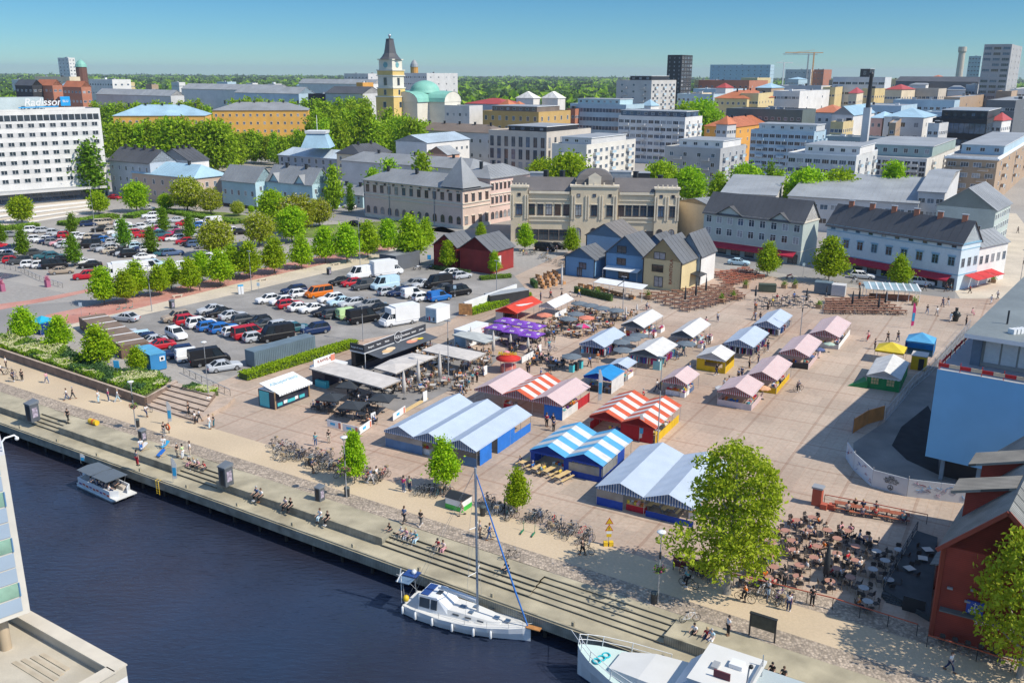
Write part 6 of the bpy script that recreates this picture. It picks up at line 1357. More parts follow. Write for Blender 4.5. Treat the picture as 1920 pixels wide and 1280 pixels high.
def tent(name,label,a,b_,c,nb=1,ez=2.25,rise=.95,roofs=(SLB,),gab=SLBg,bands=None,walls=(),group='striped market tents',over=.25,cat='market tent',pole=M_STEEL,stripew=1.15):
 A,B,C=P(*a,ez),P(*b_,ez),P(*c,ez);Wd=abs((B-A).dot(MU));L=abs((C-B).dot(MVd));L=max(L,2.5)
 o0=(A+B)/2-MU*(Wd/2)-MVd*0;o0=Vector((o0.x,o0.y,0));o=thing(name,label,cat,tuple(o0),MA,group)
 w=Wd/nb
 for i in range(nb):
  x0,x1=i*w,(i+1)*w;xm=(x0+x1)/2;m=roofs[i % len(roofs)];r=MB();zr=ez+rise;zl=ez-.08
  y0,y1=-over,L+over
  if bands and bands[i % len(bands)]:
   m2=bands[i % len(bands)];n=max(3,int((y1-y0)/stripew));n +=(n+1) % 2;ys=[y0+(y1-y0)*j/n for j in range(n+1)]
   for j in range(n):
    mm=m2 if j % 2 ==0 else m;s0,s1=(.05 if j % 2 else 0),0
    r.quad((x0-.12,ys[j],zl),(x0-.12,ys[j+1],zl),(xm,ys[j+1],zr),(xm,ys[j],zr),mm);r.quad((xm,ys[j],zr),(xm,ys[j+1],zr),(x1+.12,ys[j+1],zl),(x1+.12,ys[j],zl),mm)
  else:
   n=max(2,int(L/2.2));ys=[y0+(y1-y0)*j/(2*n) for j in range(2*n+1)]
   for j in range(2*n):
    d0=.0 if j % 2 ==0 else .07;d1=.07 if j % 2 ==0 else .0
    for X0,X1,Z0,Z1 in ((x0-.12,xm,zl,zr),(xm,x1+.12,zr,zl)):
     xq=(X0+X1)/2;zq=(Z0+Z1)/2
     r.quad((X0,ys[j],Z0),(X0,ys[j+1],Z0),(xq,ys[j+1],zq-d1),(xq,ys[j],zq-d0),m);r.quad((xq,ys[j],zq-d0),(xq,ys[j+1],zq-d1),(X1,ys[j+1],Z1),(X1,ys[j],Z1),m)
  me=r.mesh('roof');child('roof',me,o)
  for y in (y0+.03,y1-.03):
   g=MB()
   g.tri((x0,y,ez-.05),(x1,y,ez-.05),(xm,y,zr-.03),gab);g.tri((x1,y,ez-.05),(x0,y,ez-.05),(xm,y,zr-.03),gab)
   k=max(4,int(w/.5))
   for j in range(k):
    xa,xb=x0+w*j/k,x0+w*(j+1)/k;g.poly([(xa,y,ez-.05),(xa,y,ez-.24),((xa+xb)/2,y,ez-.32),(xb,y,ez-.24),(xb,y,ez-.05)],gab)
   child('valance',g.mesh('valance'),o)
 p=MB();ny=max(1,int(round(L/3)))
 for i in range(nb+1):
  for j in range(ny+1):
   if 0 < i < nb and 0 < j < ny: continue
   p.tube([(i*w,L*j/ny,0),(i*w,L*j/ny,ez)],.03,5,pole)
  p.tube([(i*w,0,ez-.04),(i*w,L,ez-.04)],.025,5,pole)
 for j in (0,ny): p.tube([(0,L*j/ny,ez-.04),(Wd,L*j/ny,ez-.04)],.025,5,pole)
 child('frame',p.mesh('frame'),o)
 for (side,k0,k1,z0,z1,m) in walls:
  q=MB()
  if side =='g': p0,p1,nv=(Wd*k0,.0,0),(Wd*k1,.0,0),(0,-.05,0)
  elif side =='f': p0,p1,nv=(Wd*k0,L,0),(Wd*k1,L,0),(0,.05,0)
  elif side =='r': p0,p1,nv=(Wd,L*k0,0),(Wd,L*k1,0),(.05,0,0)
  else: p0,p1,nv=(0,L*k0,0),(0,L*k1,0),(-.05,0,0)
  p0,p1,nv=Vector(p0),Vector(p1),Vector(nv);n=max(2,int((p1-p0).length/.5))
  for j in range(n):
   s0=nv*(1.2 if j % 2 else .4);s1=nv*(.4 if j % 2 else 1.2);e0,e1=p0.lerp(p1,j/n),p0.lerp(p1,(j+1)/n)
   q.quad(e0+s0+UP*z0,e1+s1+UP*z0,e1+s1+UP*z1,e0+s0+UP*z1,m)
  child('side_cloth' if m is not PVC else 'clear_window',q.mesh('side_cloth'),o)
 o['W']=Wd;o['L']=L;return o
GT='striped market tents'
t1=tent('market_tent','largest light blue striped tent with three ridges, nearest the bicycle racks',(725,803),(891,846),(1013,783),3,walls=(('g',0,.42,.0,1.15,mat('canvas_dull_blue',(.10,.20,.36),.7,trans=.1)),('g',.86,1,0,1.2,mat('canvas_dull_blue')),('r',.05,.25,0,2.1,WBB),('r',.36,.68,0,2.1,WBB),('r',.68,1,0,1.2,WBB),('l',0,1,0,1.15,WB),('g',0,.42,1.15,2.1,PVC)))
t2=tent('market_tent','three ridged tent, pink striped at the sides and red banded in its middle',(897,724),(1049,763),(1117,731),3,roofs=(SPK,CW,SPK),gab=SPKg,bands=(None,CR,None),walls=(('r',.0,.55,0,1.2,CW),('r',.55,1,0,1.4,WR),('g',.8,1,0,2.0,WBB)))
t3=tent('market_tent','double ridged red and white banded tent with red walls',(1109,776),(1227,804),(1289,764),2,roofs=(CW,),gab=cloth('red_gable',(.38,.03,.03)),bands=(CR,CR),walls=(('g',.48,.97,0,2.1,WR),('r',0,.95,0,1.15,WY),('l',0,1,0,1.2,WR)))
t4=tent('market_tent','double ridged blue and white banded tent with royal blue walls',(997,840),(1129,873),(1197,829),2,roofs=(CW,),gab=WB,bands=(CBLUEP,CBLUEP),walls=(('g',.5,1,0,.75,WB),('g',.5,1,.75,1.75,PVC),('g',.47,.58,0,2.15,WB),('g',.95,1.0,0,2.15,WB),('g',0,.06,0,2.15,WB),('r',0,.5,0,.8,WB),('r',0,.5,.8,2.0,PVC),('r',.5,.75,0,2.1,WB),('l',0,1,0,2.1,WB)))
t5=tent('market_tent','big light blue striped double tent partly behind the broad maple',(1122,907),(1300,954),(1405,880),2,walls=(('g',.0,.28,0,.95,WB),('g',0,.28,.95,1.9,PVC),('g',.52,1,0,.7,WB),('l',0,1,0,1.1,WB)))
tent('market_tent','small open pink striped tent over bare wooden tables',(1243,711),(1288,720),(1315,702),gab=SPKg,roofs=(SPK,))
tent('market_tent','yellow walled stall under a white ridged roof',(1308,666),(1360,676),(1393,664),roofs=(CW,),gab=CW,walls=(('g',0,1,0,.9,WY),('g',0,.28,.9,2.2,WY),('g',.9,1,.9,2.2,WY),('r',0,1,0,1.2,WY),('l',0,1,0,2.2,WY),('f',0,1,0,2.2,WY)),group='market tents')
tent('market_tent','bright blue roofed stall with a white end cloth behind a feather flag',(1096,702),(1146,712),(1176,697),roofs=(CB,),gab=WB,rise=.7,walls=(('r',0,1,0,2.1,CW),('g',0,.9,0,.8,M_DARK),('l',0,1,0,2.1,CW)),group='market tents')
tent('market_tent','little grey white stall roof leaning behind the bright blue stall',(1143,682),(1176,690),(1199,680),roofs=(SLB,),gab=SLBg,rise=.5)
tent('clothes_stall','pale blue striped clothes stall with racks of dark garments',(1087,643),(1134,650),(1184,628),roofs=(SLB,))
tent('clothes_stall','white roofed clothes stall with a teal cloth at its corner',(1180,660),(1238,669),(1277,647),roofs=(CW,),gab=CGY,walls=(('g',.78,1,0,1.5,WTEAL),('r',0,.15,0,1.5,WTEAL)),group='market tents')
tent('goods_stall','white roofed stall heaped with small goods, nearest the rows of slatted tables',(1166,607),(1207,614),(1255,594),roofs=(CW,),gab=CGY,group='market tents')
tent('goods_stall','white roofed stall with purple goods, right of the teal cornered clothes stall',(1259,625),(1299,632),(1346,610),roofs=(CW,),gab=CGY,group='market tents')
tent('clothes_stall','light blue striped stall with black garments below, closest to the black tables',(1414,607),(1461,614),(1505,594))
tent('clothes_stall','light blue striped stall with red goods in the middle of the far row',(1358,642),(1413,650),(1449,625))
tent('market_tent','pink striped tent with white cold counters, furthest up the market',(1519,623),(1573,633),(1603,607),roofs=(SPK,),gab=SPKg,walls=(('r',0,1,0,1.0,M_WHITE),('g',.3,1,0,.9,ltgrey)))
tent('market_tent','pink striped tent with two blue parasols against its side',(1463,658),(1516,669),(1561,644),roofs=(SPK,),gab=SPKg,walls=(('r',0,1,0,1.0,SPK),('g',.2,1,0,.9,M_DARK)))
tent('market_tent','pink striped tent with bright yellow counter cloths',(1400,702),(1457,712),(1498,683),roofs=(SPK,),gab=SPKg,walls=(('r',0,.9,0,.95,WY),('g',.1,1,0,.9,WY),('l',0,1,0,.9,WY)))
tent('market_tent','pink striped tent with pink counters and a peach parasol behind it',(1348,729),(1409,743),(1441,722),roofs=(SPK,),gab=SPKg,walls=(('r',0,1,0,.95,SPK),('g',0,1,0,.9,SPK),('l',0,1,0,.9,SPK)))
tent('green_tent','white roofed tent with green walls and arched lattice windows by the site fence',(1627,700),(1688,712),(1722,683),roofs=(CW,),gab=CW,ez=2.1,walls=(('g',0,1,0,2.05,CG),('r',0,1,0,2.05,CG),('l',0,1,0,2.05,CG)),group='market tents')
gt=P(1627,718);gto=bpy.data.objects['green_tent']
b=MB()
for k in (.25,.72):
 c=gto['W']*k
 b.quad((c-.55,-.075,.75),(c+.55,-.075,.75),(c+.55,-.075,1.75),(c-.55,-.075,1.75),mat('lattice_window',(.55,.42,.2),.5))
 for i in (-.55,-.18,.18,.55): b.box(c+i-.03,-.11,.75,c+i+.03,-.076,1.75,CG)
 for z in (.75,1.25,1.75): b.box(c-.55,-.112,z-.03,c+.55,-.077,z+.03,CG)
child('lattice_window',b.mesh('lattice_window'),gto)
b=MB();p,q,r_=P(1626,728),P(1588,723),P(1620,706);b.add([p,q,r_,p+UP*1.2],[(0,1,2),(0,3,1),(1,3,2),(2,3,0)],CG);tag(b.build('green_flap'),'bright green canvas flap pegged out beside the green walled tent','canvas flap')
def popup(name,label,c,s,zc,zp,m,walls=(),rz=MA,valm=None,group=None,cat='pop-up tent',base=None):
 o=thing(name,label,cat,(c[0],c[1],0),rz,group);h=s/2;sy=h
 b=MB();q=[(-h,-sy,zc),(h,-sy,zc),(h,sy,zc),(-h,sy,zc)]
 for i in range(4):
  a,d=q[i],q[(i+1) % 4];mx,my=(a[0]+d[0])/2,(a[1]+d[1])/2;mid=(mx*.5,my*.5,zc+(zp-zc)*.45)
  b.tri(a,d,mid,m);b.tri(a,mid,(0,0,zp),m);b.tri(mid,d,(0,0,zp),m)
 child('canopy',b.mesh('canopy'),o);b=MB()
 for i in range(4): a,d=Vector(q[i]),Vector(q[(i+1) % 4]);b.quad(a-UP*.28,d-UP*.28,d,a,valm or m);b.quad(d-UP*.28,a-UP*.28,a,d,valm or m)
 child('valance',b.mesh('valance'),o);b=MB()
 for x,y,_ in q: b.tube([(x,y,0),(x,y,zc)],.03,5,M_STEEL)
 child('frame',b.mesh('frame'),o)
 for i,wm in walls:
  b=MB();a,d=Vector(q[i]),Vector(q[(i+1) % 4]);a.z=d.z=0;b.quad(a,d,d+UP*(zc-.2),a+UP*(zc-.2),wm);b.quad(d,a,a+UP*(zc-.2),d+UP*(zc-.2),wm);child('side_cloth',b.mesh('side_cloth'),o)
 return o
popup('popup_tent','bright yellow pop-up canopy between the green walled tent and the blue pop-up',P(1668,676),4.4,2.1,3.2,CY,group='pop-up canopies')
popup('popup_tent','bright blue pop-up tent with blue walls',P(1724,660),4.4,2.3,3.5,CBLUEP,walls=((1,CB),(2,CB),(3,WB)),group='pop-up canopies')
bx=P(1722,690);b=MB();b.ob((bx.x,bx.y,0),2.2,2.6,2.3,MA,WY);bo=thing('yellow_cabin','small bright yellow sales cabin with dark doorway by the mesh fence','cabin',tuple(bx));b.build('wall',bo);b=MB();v=bx-MVd*1.31+MU*.4;b.ob((v.x,v.y,.05),.8,.05,1.9,MA,M_DARK);b.build('door',bo);b=MB();b.ob((bx.x,bx.y,2.3),2.4,2.8,.12,MA,CCREAM);b.build('roof',bo)
# parasols
def parasol_proto(r,h,m,n=8,sq=False,drop=.45,polem=M_STEEL,m2=None):
 p=Proto();b=MB();k=4 if sq else n;off=PI/4 if sq else 0;R_=r*(1.3 if sq else 1)
 rim=[(R_*math.cos(2*PI*i/k+off),R_*math.sin(2*PI*i/k+off),h-drop) for i in range(k)]
 for i in range(k):
  a,d=Vector(rim[i]),Vector(rim[(i+1) % k]);mid=(a+d)/2*.96+UP*(.0);mid.z=h-drop+.02;mm=m2 if (m2 and i % 2) else m
  b.tri(a,mid,(0,0,h),mm);b.tri(mid,d,(0,0,h),mm);b.quad(a-UP*.14,mid-UP*.12,mid,a,mm);b.quad(mid-UP*.12,d-UP*.14,d,mid,mm)
 p.add('canopy',b);b=MB();b.tube([(0,0,.05),(0,0,h+.06)],.03,6,polem);b.lathe([(.28,0),(.26,.09),(.05,.1)],(0,0,0),10,M_DARK);p.add('pole',b);return p
GPS='open parasols over the cafe tables'
PBK=parasol_proto(1.75,2.75,CBK,sq=True,drop=.6);PGY=parasol_proto(1.7,2.6,CGY,8);PCO=parasol_proto(1.55,2.5,CORAL,8);PPK=parasol_proto(1.45,2.4,CPINK,6,m2=M_GREY);PBL=parasol_proto(1.2,2.3,cloth('denim',(.09,.13,.28)),8);PWH=parasol_proto(1.3,2.4,CW,8);PPE=parasol_proto(1.2,2.4,cloth('peach',(.72,.40,.22)),8);PGR=parasol_proto(1.2,2.3,cloth('pale_green',(.45,.58,.48)),8)
def para(p,x,y,label,rz=.3,z=2.4,sc=1): q=P(x,y,z*sc);return p.put('parasol',label,'parasol',(q.x,q.y,0),rz,GPS,sc=sc)
for x,y,l in ((656,724,'black square parasol next to the navy drinks booth'),(620,747,'black square parasol furthest left over the drinks booth tables'),(661,762,'black square parasol behind the printed screen boards'),(717,748,'black square parasol nearest the white flat canopies')): para(PBK,x,y-6,l,MA+.25)
for x,y,l in ((1086,568,'slate parasol at the back of the food court, closest to the hedge'),(1107,572,'slate parasol at the back, second from the hedge'),(1128,577,'slate parasol at the back beside the lamp post'),(1155,581,'slate parasol at the back beyond the lamp post'),(1066,597,'big slate parasol between the two coral parasols'),(1080,588,'slate parasol behind the big slate one'),
    (1164,640,'slate parasol between pale blue and white clothes stalls'),(1198,628,'slate parasol under the stall heaped with goods'),(1168,655,'small slate parasol at the clothes stall corner'),(1184,634,'narrow slate parasol behind the pale blue clothes stall'),(1287,643,'pale slate parasol at the far end of the teal cornered stall'),(1072,667,'folded down slate parasol by the blue bins')): para(PGY,x,y-2,l)
for x,y,l in ((1021,589,'coral parasol beside the red canopy'),(1100,594,'coral parasol at the right of the food court')): para(PCO,x,y-2,l)
para(PPK,1094,606,'hot pink and grey parasol below the coral one')
para(PBL,1537,650,'blue parasol at the far side of the pink tent',sc=.8);para(PBL,1517,662,'blue parasol at the near side of the pink tent',sc=.8);para(PPE,1376,708,'peach parasol behind the pink counter tent');para(PPE,1432,722,'peach parasol on the right of the pink counter tent',sc=.9);para(PGR,1556,640,'pale green parasol beside the white cold counters',sc=.8);para(PWH,1356,722,'white parasol left of the pink counter tent',sc=.9)
def purple(label,pts):
 for i,(x,y) in enumerate(pts):
  q=P(x,y,2.6);o=parasol_proto_purple.put('purple_parasol','%s purple parasol with white emblems in the %s' % (('first','second','third')[i],label),'parasol',(q.x,q.y,0),MA,'purple parasols')
parasol_proto_purple=parasol_proto(1.9,3.1,CP,sq=True,drop=.55)
emb=MB()
for i in range(4):
 a=PI/4+PI/2*i+PI/4;c=Vector((math.cos(a)*1.2,math.sin(a)*1.2,2.79));t=Vector((-math.sin(a),math.cos(a),0));s=Vector((math.cos(a),math.sin(a),-.42)).normalized()
 for k in (-.3,0,.3): emb.quad(c+t*(k-.1)+s*.22,c+t*(k+.16)+s*.22,c+t*(k+.1)-s*.2,c+t*(k-.04)-s*.2,CW)
parasol_proto_purple.add('emblem',emb)
purple('row nearer the flat cream canopies',((934,612),(966,619),(997,626)));purple('row nearer the red canopy',((950,600),(980,606),(1000,611)))
def folded(x,y,ytop,label,m=CCREAM,r=.3):
 b0=P(x,y);h=ztop(b0,ytop);o=thing('folded_parasol',label,'parasol',tuple(b0),0,'folded parasols')
 b=MB();b.lathe([(.05,.9),(r,1.0),(r*.95,h*.55),(r*.6,h*.85),(.05,h)],(b0.x,b0.y,0),9,m);b.build('folded_cloth',o);b=MB();b.tube([b0,b0+UP*1.1],.04,6,M_STEEL);b.lathe([(.35,0),(.33,.1),(.05,.11)],tuple(b0),10,M_DARK);b.build('pole',o)
for x,y,t,l in ((758,748,694,'folded cream parasol nearest the screen boards'),(785,727,672,'folded cream parasol second from the screen boards'),(825,718,658,'folded cream parasol beside the tall lamp post'),(883,653,612,'folded cream parasol in front of the back flat canopy'),(925,668,620,'folded cream parasol left of the red popcorn kiosk'),(957,652,626,'folded white parasol behind the red kiosk'),(990,662,632,'folded white parasol under the purple canopies')): folded(x,y,t,l)
for x,y,t,l in ((1284,570,536,'folded black parasol standing at the corner of the yellow shed terrace'),(1304,562,526,'folded black parasol second along the yellow shed terrace'),(1323,552,520,'folded black parasol third along the yellow shed terrace'),(1597,578,545,'folded black parasol left in the slatted table field'),(1610,568,538,'folded black parasol by the glass roofed bar'),(1646,585,552,'folded black parasol in the middle of the slatted table field'),(1659,576,545,'folded black parasol right in front of the glass roofed bar'),(1549,556,535,'folded black parasol beside the grey container'),(1416,563,535,'folded black parasol beside the black lounge seats'),(1511,572,540,'folded black parasol between black seats and slatted tables')): folded(x,y,t,l,CBK,.22)
folded(1547,1092,1018,'tall folded black parasol in the middle of the beer terrace',CBK,.3)
for x,y,t,l in ((1173,600,575,'folded white parasol by the white goods stall'),(1194,590,570,'folded white parasol at the edge of the open square'),(1053,542,495,'folded cream parasol at the blue shed terrace')): folded(x,y,t,l,CW,.22)
def flat_canopy(label,pts,z=2.9,m=CCREAM):
 q=[P(x,y,z) for x,y in pts];c=sum(q,Vector())/4;o=thing('flat_canopy',label,'canopy',(c.x,c.y,0),0,'flat cream canopies over the food court')
 b=MB();t=c+UP*.35
 for i in range(4): a,d=q[i],q[(i+1) % 4];b.tri(a,d,t,m) if (d-a).cross(t-a).z > 0 else b.tri(d,a,t,m);b.quad(a-UP*.2,d-UP*.2,d,a,m);b.quad(d-UP*.2,a-UP*.2,a,d,m)
 b.build('canopy_cloth',o);b=MB()
 for k in (.28,.72): v=(q[0]*.5+q[1]*.5).lerp(q[2]*.5+q[3]*.5,k) if (q[1]-q[0]).length < (q[2]-q[1]).length else (q[1]*.5+q[2]*.5).lerp(q[3]*.5+q[0]*.5,k);b.tube([(v.x,v.y,0),(v.x,v.y,z+.1)],.06,6,M_STEEL)
 b.build('masts',o)
flat_canopy('longest cream flat canopy, beside the turquoise kiosk',((579,690),(622,676),(755,711),(716,727)))
flat_canopy('cream flat canopy in the middle under the sandwich boards',((701,689),(733,673),(783,681),(742,700)));flat_canopy('cream flat canopy next to the pictured awning',((735,673),(773,661),(818,668),(784,682)))
flat_canopy('cream flat canopy right beside the tall lamp post',((790,656),(822,644),(912,662),(880,676)));flat_canopy('grey white flat canopy behind the folded parasols',((848,627),(872,618),(938,632),(910,643)),m=cloth('cold_white',(.52,.54,.51)))
# kiosks and food trailers
def boxat(b,c,l,w,h,z0=0,m=None,rz=MA): b.ob((c[0],c[1],z0),l,w,h,rz,m)
KA=rad(57);KD=Vector((math.cos(KA),math.sin(KA),0));KN=Vector((math.sin(KA),-math.cos(KA),0))
turq=mat('turquoise_panel',(.06,.45,.50),.5,.08);navy=mat('navy_panel',(.02,.025,.05),.5,.1);woodp=mat('timber_post',(.34,.23,.13),.8,.2)
k0=P(516,768);KL=(P(600,728)-k0).dot(KD)
ki=thing('ice_cream_kiosk','turquoise and navy ice cream kiosk with white sign roof at the end of the hedge','kiosk',tuple(k0));q=[k0,k0+KD*6.6,k0+KD*6.6-KN*3.2,k0-KN*3.2]
b=MB();b.prism([(v.x,v.y) for v in q],0,2.5,navy,M_WHITE);b.build('wall',ki);b=MB();v=k0-KN*2.0-KD*.03;b.ob((v.x,v.y,.1),.06,1.9,2.2,KA,turq);b.build('turquoise_panel',ki)
b=MB();b.quad(*[v+UP*z for v,z in ((k0+KD*.1-KN*3.0,3.3),(k0+KD*6.5-KN*3.0,3.3),(k0+KD*6.5+KN*.9,2.35),(k0+KD*.1+KN*.9,2.35))][::-1],M_WHITE);b.quad(*[v+UP*z for v,z in ((k0+KD*.1-KN*3.0,3.22),(k0+KD*6.5-KN*3.0,3.22),(k0+KD*6.5+KN*.9,2.27),(k0+KD*.1+KN*.9,2.27))],M_WHITE);
for i in range(14): b.quad(*[k0+KD*(.1+.457*j)+KN*.91+UP*z for j,z in ((i,2.35),(i,2.1),(i+.85,2.1),(i+.85,2.35))],M_WHITE)
b.build('sign_roof',ki)
rs=(KN*3.9-UP*.95).normalized();text_on('sign_lettering',ki,'Alkuperäistä',k0+KD*3.4-KN*1.7+UP*3.02,KD,-rs,1.05,mat('pale_blue_letter',(.30,.50,.58)),ext=.01,shear=.2)
b=MB();v=k0+KD*3+KN*.03;b.ob((v.x,v.y,1.15),4.2,.06,.95,KA,M_GLASS);b.build('serving_hatch',ki);b=MB()
for i,(l_,m_) in enumerate(((.9,turq),(.7,M_WHITE),(1.5,turq),(.6,M_WHITE),(1.0,turq))): v=k0+KD*(.9+i*1.05)+KN*.04;b.ob((v.x,v.y,.35+.08*(i % 2)),l_,.06,.45,KA,m_)
b.build('counter_panel',ki);b=MB()
for v in (k0+KD*.05+KN*.06,k0+KD*6.5+KN*.06): b.ob((v.x,v.y,0),.2,.14,2.6,KA,woodp)
b.build('post',ki)
k1=P(606,722);kb=thing('drinks_booth','small navy drinks booth with a white sign roof and turquoise counter','booth',tuple(k1));b=MB();boxat(b,k1+KD*1.6-KN*.4,4.2,2.6,2.6,0,navy,KA);b.build('wall',kb);b=MB();v=k1+KD*1.6-KN*.2;b.ob((v.x,v.y,2.62),4.6,3.4,.3,KA,M_WHITE);v=v-KN*.9;b.ob((v.x,v.y,2.92),4.4,.12,1.0,KA,M_WHITE);b.build('sign_roof',kb)
text_on('sign_lettering',kb,'KAHVILA',k1+KD*1.5-KN*.99+UP*3.42,KD,UP,.7,mat('brown_lettering'),ext=.01);b=MB();b.ob((v.x+KD.x*1.7+KN.x*.1,v.y+KD.y*1.7+KN.y*.1,2.95),.8,.1,.9,KA,CORAL);b.build('cone_picture',kb)
b=MB();v=k1-KD*.6+KN*.4;b.ob((v.x,v.y,0),.7,2.2,1.0,KA,turq);b.build('counter',kb)
s0=P(684,700);sl=thing('sandwich_booth','long black signed food booth with round badge and white flat roof','food booth',tuple(s0));SL_=15.5
s0b=P(683,692);q0=s0b;b=MB()
for k in (.02,.33,.66,.98):
 for w_ in (0,-2.6): v=q0+KD*SL_*k+KN*w_;b.tube([v,v+UP*2.5],.06,5,M_WHITE)
b.build('post',sl);b=MB();v=q0+KD*(SL_/2)-KN*1.4;b.ob((v.x,v.y,2.5),SL_,3.0,.25,KA,M_WHITE);b.build('roof',sl);b=MB();v=q0+KD*(SL_/2)-KN*2.4;b.ob((v.x,v.y,0),SL_-.4,.9,2.45,KA,M_DARK);b.build('back_wall',sl);b=MB();v=q0+KD*(SL_/2)+KN*.02;b.ob((v.x,v.y,0),SL_-1,.5,1.05,KA,navy);b.build('counter',sl)
sgn=mat('sign_charcoal',(.045,.047,.055),.6,.1);b=MB();v=q0+KD*(SL_/2)+KN*.16;b.ob((v.x,v.y,2.76),SL_,.1,1.2,KA,sgn);v=q0-KN*1.3+KD*.0;b.ob((v.x,v.y,2.76),.1,3.0,1.2,KA,sgn);b.build('sign_board',sl)
b=MB();fc=q0+KD*(SL_*.52)+KN*.24+UP*3.45;me=MB();me.lathe([(1.0,0),(1.0,.05),(.9,.06)],(0,0,0),24,sgn);o=child('round_badge',me.mesh('round_badge'),sl,tuple(fc-wloc(sl)));o.rotation_euler=(PI/2,0,KA);me=MB();me.ring((0,0,.06),.92,.05,'z',24,4,M_WHITE);o=child('badge_ring',me.mesh('badge_ring'),sl,tuple(fc-wloc(sl)));o.rotation_euler=(PI/2,0,KA)
text_on('badge_lettering',sl,'HOLLI',fc+KN*.08,KD,UP,.72,M_WHITE,ext=.01,bold=True)
for i,(t,k) in enumerate((('Burgerit',.1),('Panini',.22),('Kebab',.35),('Ranskalaiset',.66),('Salaatit',.79),('Juomat',.92))): text_on('sign_lettering',sl,t,q0+KD*(SL_*k)+KN*.22+UP*3.36,KD,UP,.42,M_WHITE,ext=.01,bold=True)
text_on('end_lettering',sl,'Burgers & more',q0-KN*1.3-KD*.06+UP*3.36,KN,UP,.38,M_WHITE,ext=.01,bold=True)
b=MB();aw_=[q0+KD*.5+KN*.2+UP*2.55,q0+KD*(SL_-.3)+KN*.2+UP*2.55,q0+KD*(SL_-.3)+KN*3.1+UP*2.15,q0+KD*.5+KN*3.1+UP*2.15];b.quad(aw_[3],aw_[2],aw_[1],aw_[0],mat('awning_charcoal',(.07,.08,.095),.7));b.quad(*[v-UP*.05 for v in aw_],mat('awning_charcoal'));b.build('picture_awning',sl);b=MB()
dn=(aw_[2]-aw_[1]).normalized();nn_=KD.cross(dn);nn_=nn_ if nn_.z > 0 else -nn_
for (k,w_,rx,ry,m_) in ((.22,1.5,1.2,.6,mat('bun_picture',(.62,.42,.22),.7)),(.3,1.2,1.0,.55,mat('bun_picture_pale',(.68,.52,.33),.7)),(.17,1.9,.9,.3,CW),(.66,1.3,1.3,.6,mat('salmon_picture',(.68,.28,.18),.7)),(.74,1.0,1.0,.4,mat('bread_picture',(.66,.5,.32),.7)),(.8,1.4,.7,.35,CY)):
 c=aw_[0].lerp(aw_[1],k)+dn*w_+nn_*(.03+.01*k);b.poly([c+KD*(rx*math.cos(2*PI*i/14))+dn*(ry*math.sin(2*PI*i/14)) for i in range(14)][::-1],m_)
b.build('food_picture',sl)
rk=P(953,696);ro=thing('popcorn_kiosk','round scarlet roofed kiosk with yellow lettering and pink counter','kiosk',tuple(rk));b=MB();b.lathe([(1.25,0),(1.25,1.05)],tuple(rk),10,mat('salmon_counter',(.60,.20,.16),.6),False);b.build('counter',ro);b=MB()
for i in range(6): a=i*PI/3;b.tube([rk+Vector((1.2*math.cos(a),1.2*math.sin(a),0)),rk+Vector((1.2*math.cos(a),1.2*math.sin(a),2.2))],.05,5,M_WHITE)
b.build('post',ro);b=MB();b.lathe([(1.95,2.1),(2.0,2.2),(1.3,2.6),(.9,2.75),(.9,2.8)],tuple(rk),16,CRED);b.build('roof',ro)
text_on('lettering',ro,'Metukka',rk+UP*3.05-MVd*.35,MU*.85+MVd*.5,UP,.85,mat('letter_yellow',(.75,.55,.03),.5),ext=.06,shear=.15,bold=True);b=MB();b.ball(rk+UP*2.95-MU*.5+MVd*.3,.55,.4,.3,m=mat('pink_topping',(.70,.25,.32),.6));b.build('roof_topping',ro)
def container(name,label,c,l,w,h,rz,m,cat='container',rib=True,roof=None,z=0):
 o=thing(name,label,cat,(c[0],c[1],0));b=MB();b.ob((c[0],c[1],.12),l,w,h-.12,rz,m);b.build('body',o);d=Vector((math.cos(rz),math.sin(rz),0));n=Vector((-d.y,d.x,0));c=Vector((c[0],c[1],0));b=MB()
 b.ob((c.x,c.y,h),l+.06,w+.06,.08,rz,roof or m);b.build('roof',o)
 if rib:
  b=MB();k=int(l/.35)
  for i in range(k):
   for s in (1,-1): v=c+d*(-l/2+.2+.35*i)+n*(s*(w/2+.02));b.ob((v.x,v.y,.2),.14,.06,h-.3,rz,m)
  b.build('ribs',o)
 b=MB()
 for x in (-1,1):
  for y in (-1,1): v=c+d*(x*(l/2-.3))+n*(y*(w/2-.25));b.ob((v.x,v.y,0),.3,.3,.12,rz,M_DARK)
 b.build('feet',o);return o
gcont=mat('slate_container',(.13,.18,.21),.6,.12,.5);ca,cb_=P(470,694),P(590,660)
container('shipping_container','long slate grey corrugated container beside the clipped hedge',(P(465,694)+P(596,655))/2+Vector((-.6,.8,0)),12.2,2.44,2.6,math.atan2((cb_-ca).y,(cb_-ca).x),gcont)
bc=P(282,694);container('blue_cabin','bright blue site cabin with a small white framed window at the car park edge',bc+Vector((-.6,2.1,0)),6.0,2.5,2.7,rad(-47),mat('cabin_blue',(.03,.20,.42),.55,.1),'cabin',roof=mat('cabin_roof_blue',(.10,.36,.55),.55))
cabn=bpy.data.objects['blue_cabin'];b=MB();cdx=Vector((math.cos(rad(-47)),math.sin(rad(-47)),0));cv_=bc+Vector((-.6,2.1,0))+cdx*3.05+Vector((-cdx.y,cdx.x,0))*.6;b.ob((cv_.x,cv_.y,1.5),.06,.8,.75,rad(-47),M_WHITE);b.ob((cv_.x+cdx.x*.04,cv_.y+cdx.y*.04,1.68),.06,.4,.4,rad(-47),M_DARK);b.build('window',cabn)
wc=P(820,604);container('white_container','white square container with blue pictured side beside the car park exit',wc+Vector((0,1.4,0)),4.2,2.6,2.8,KA,M_WHITE,rib=False)
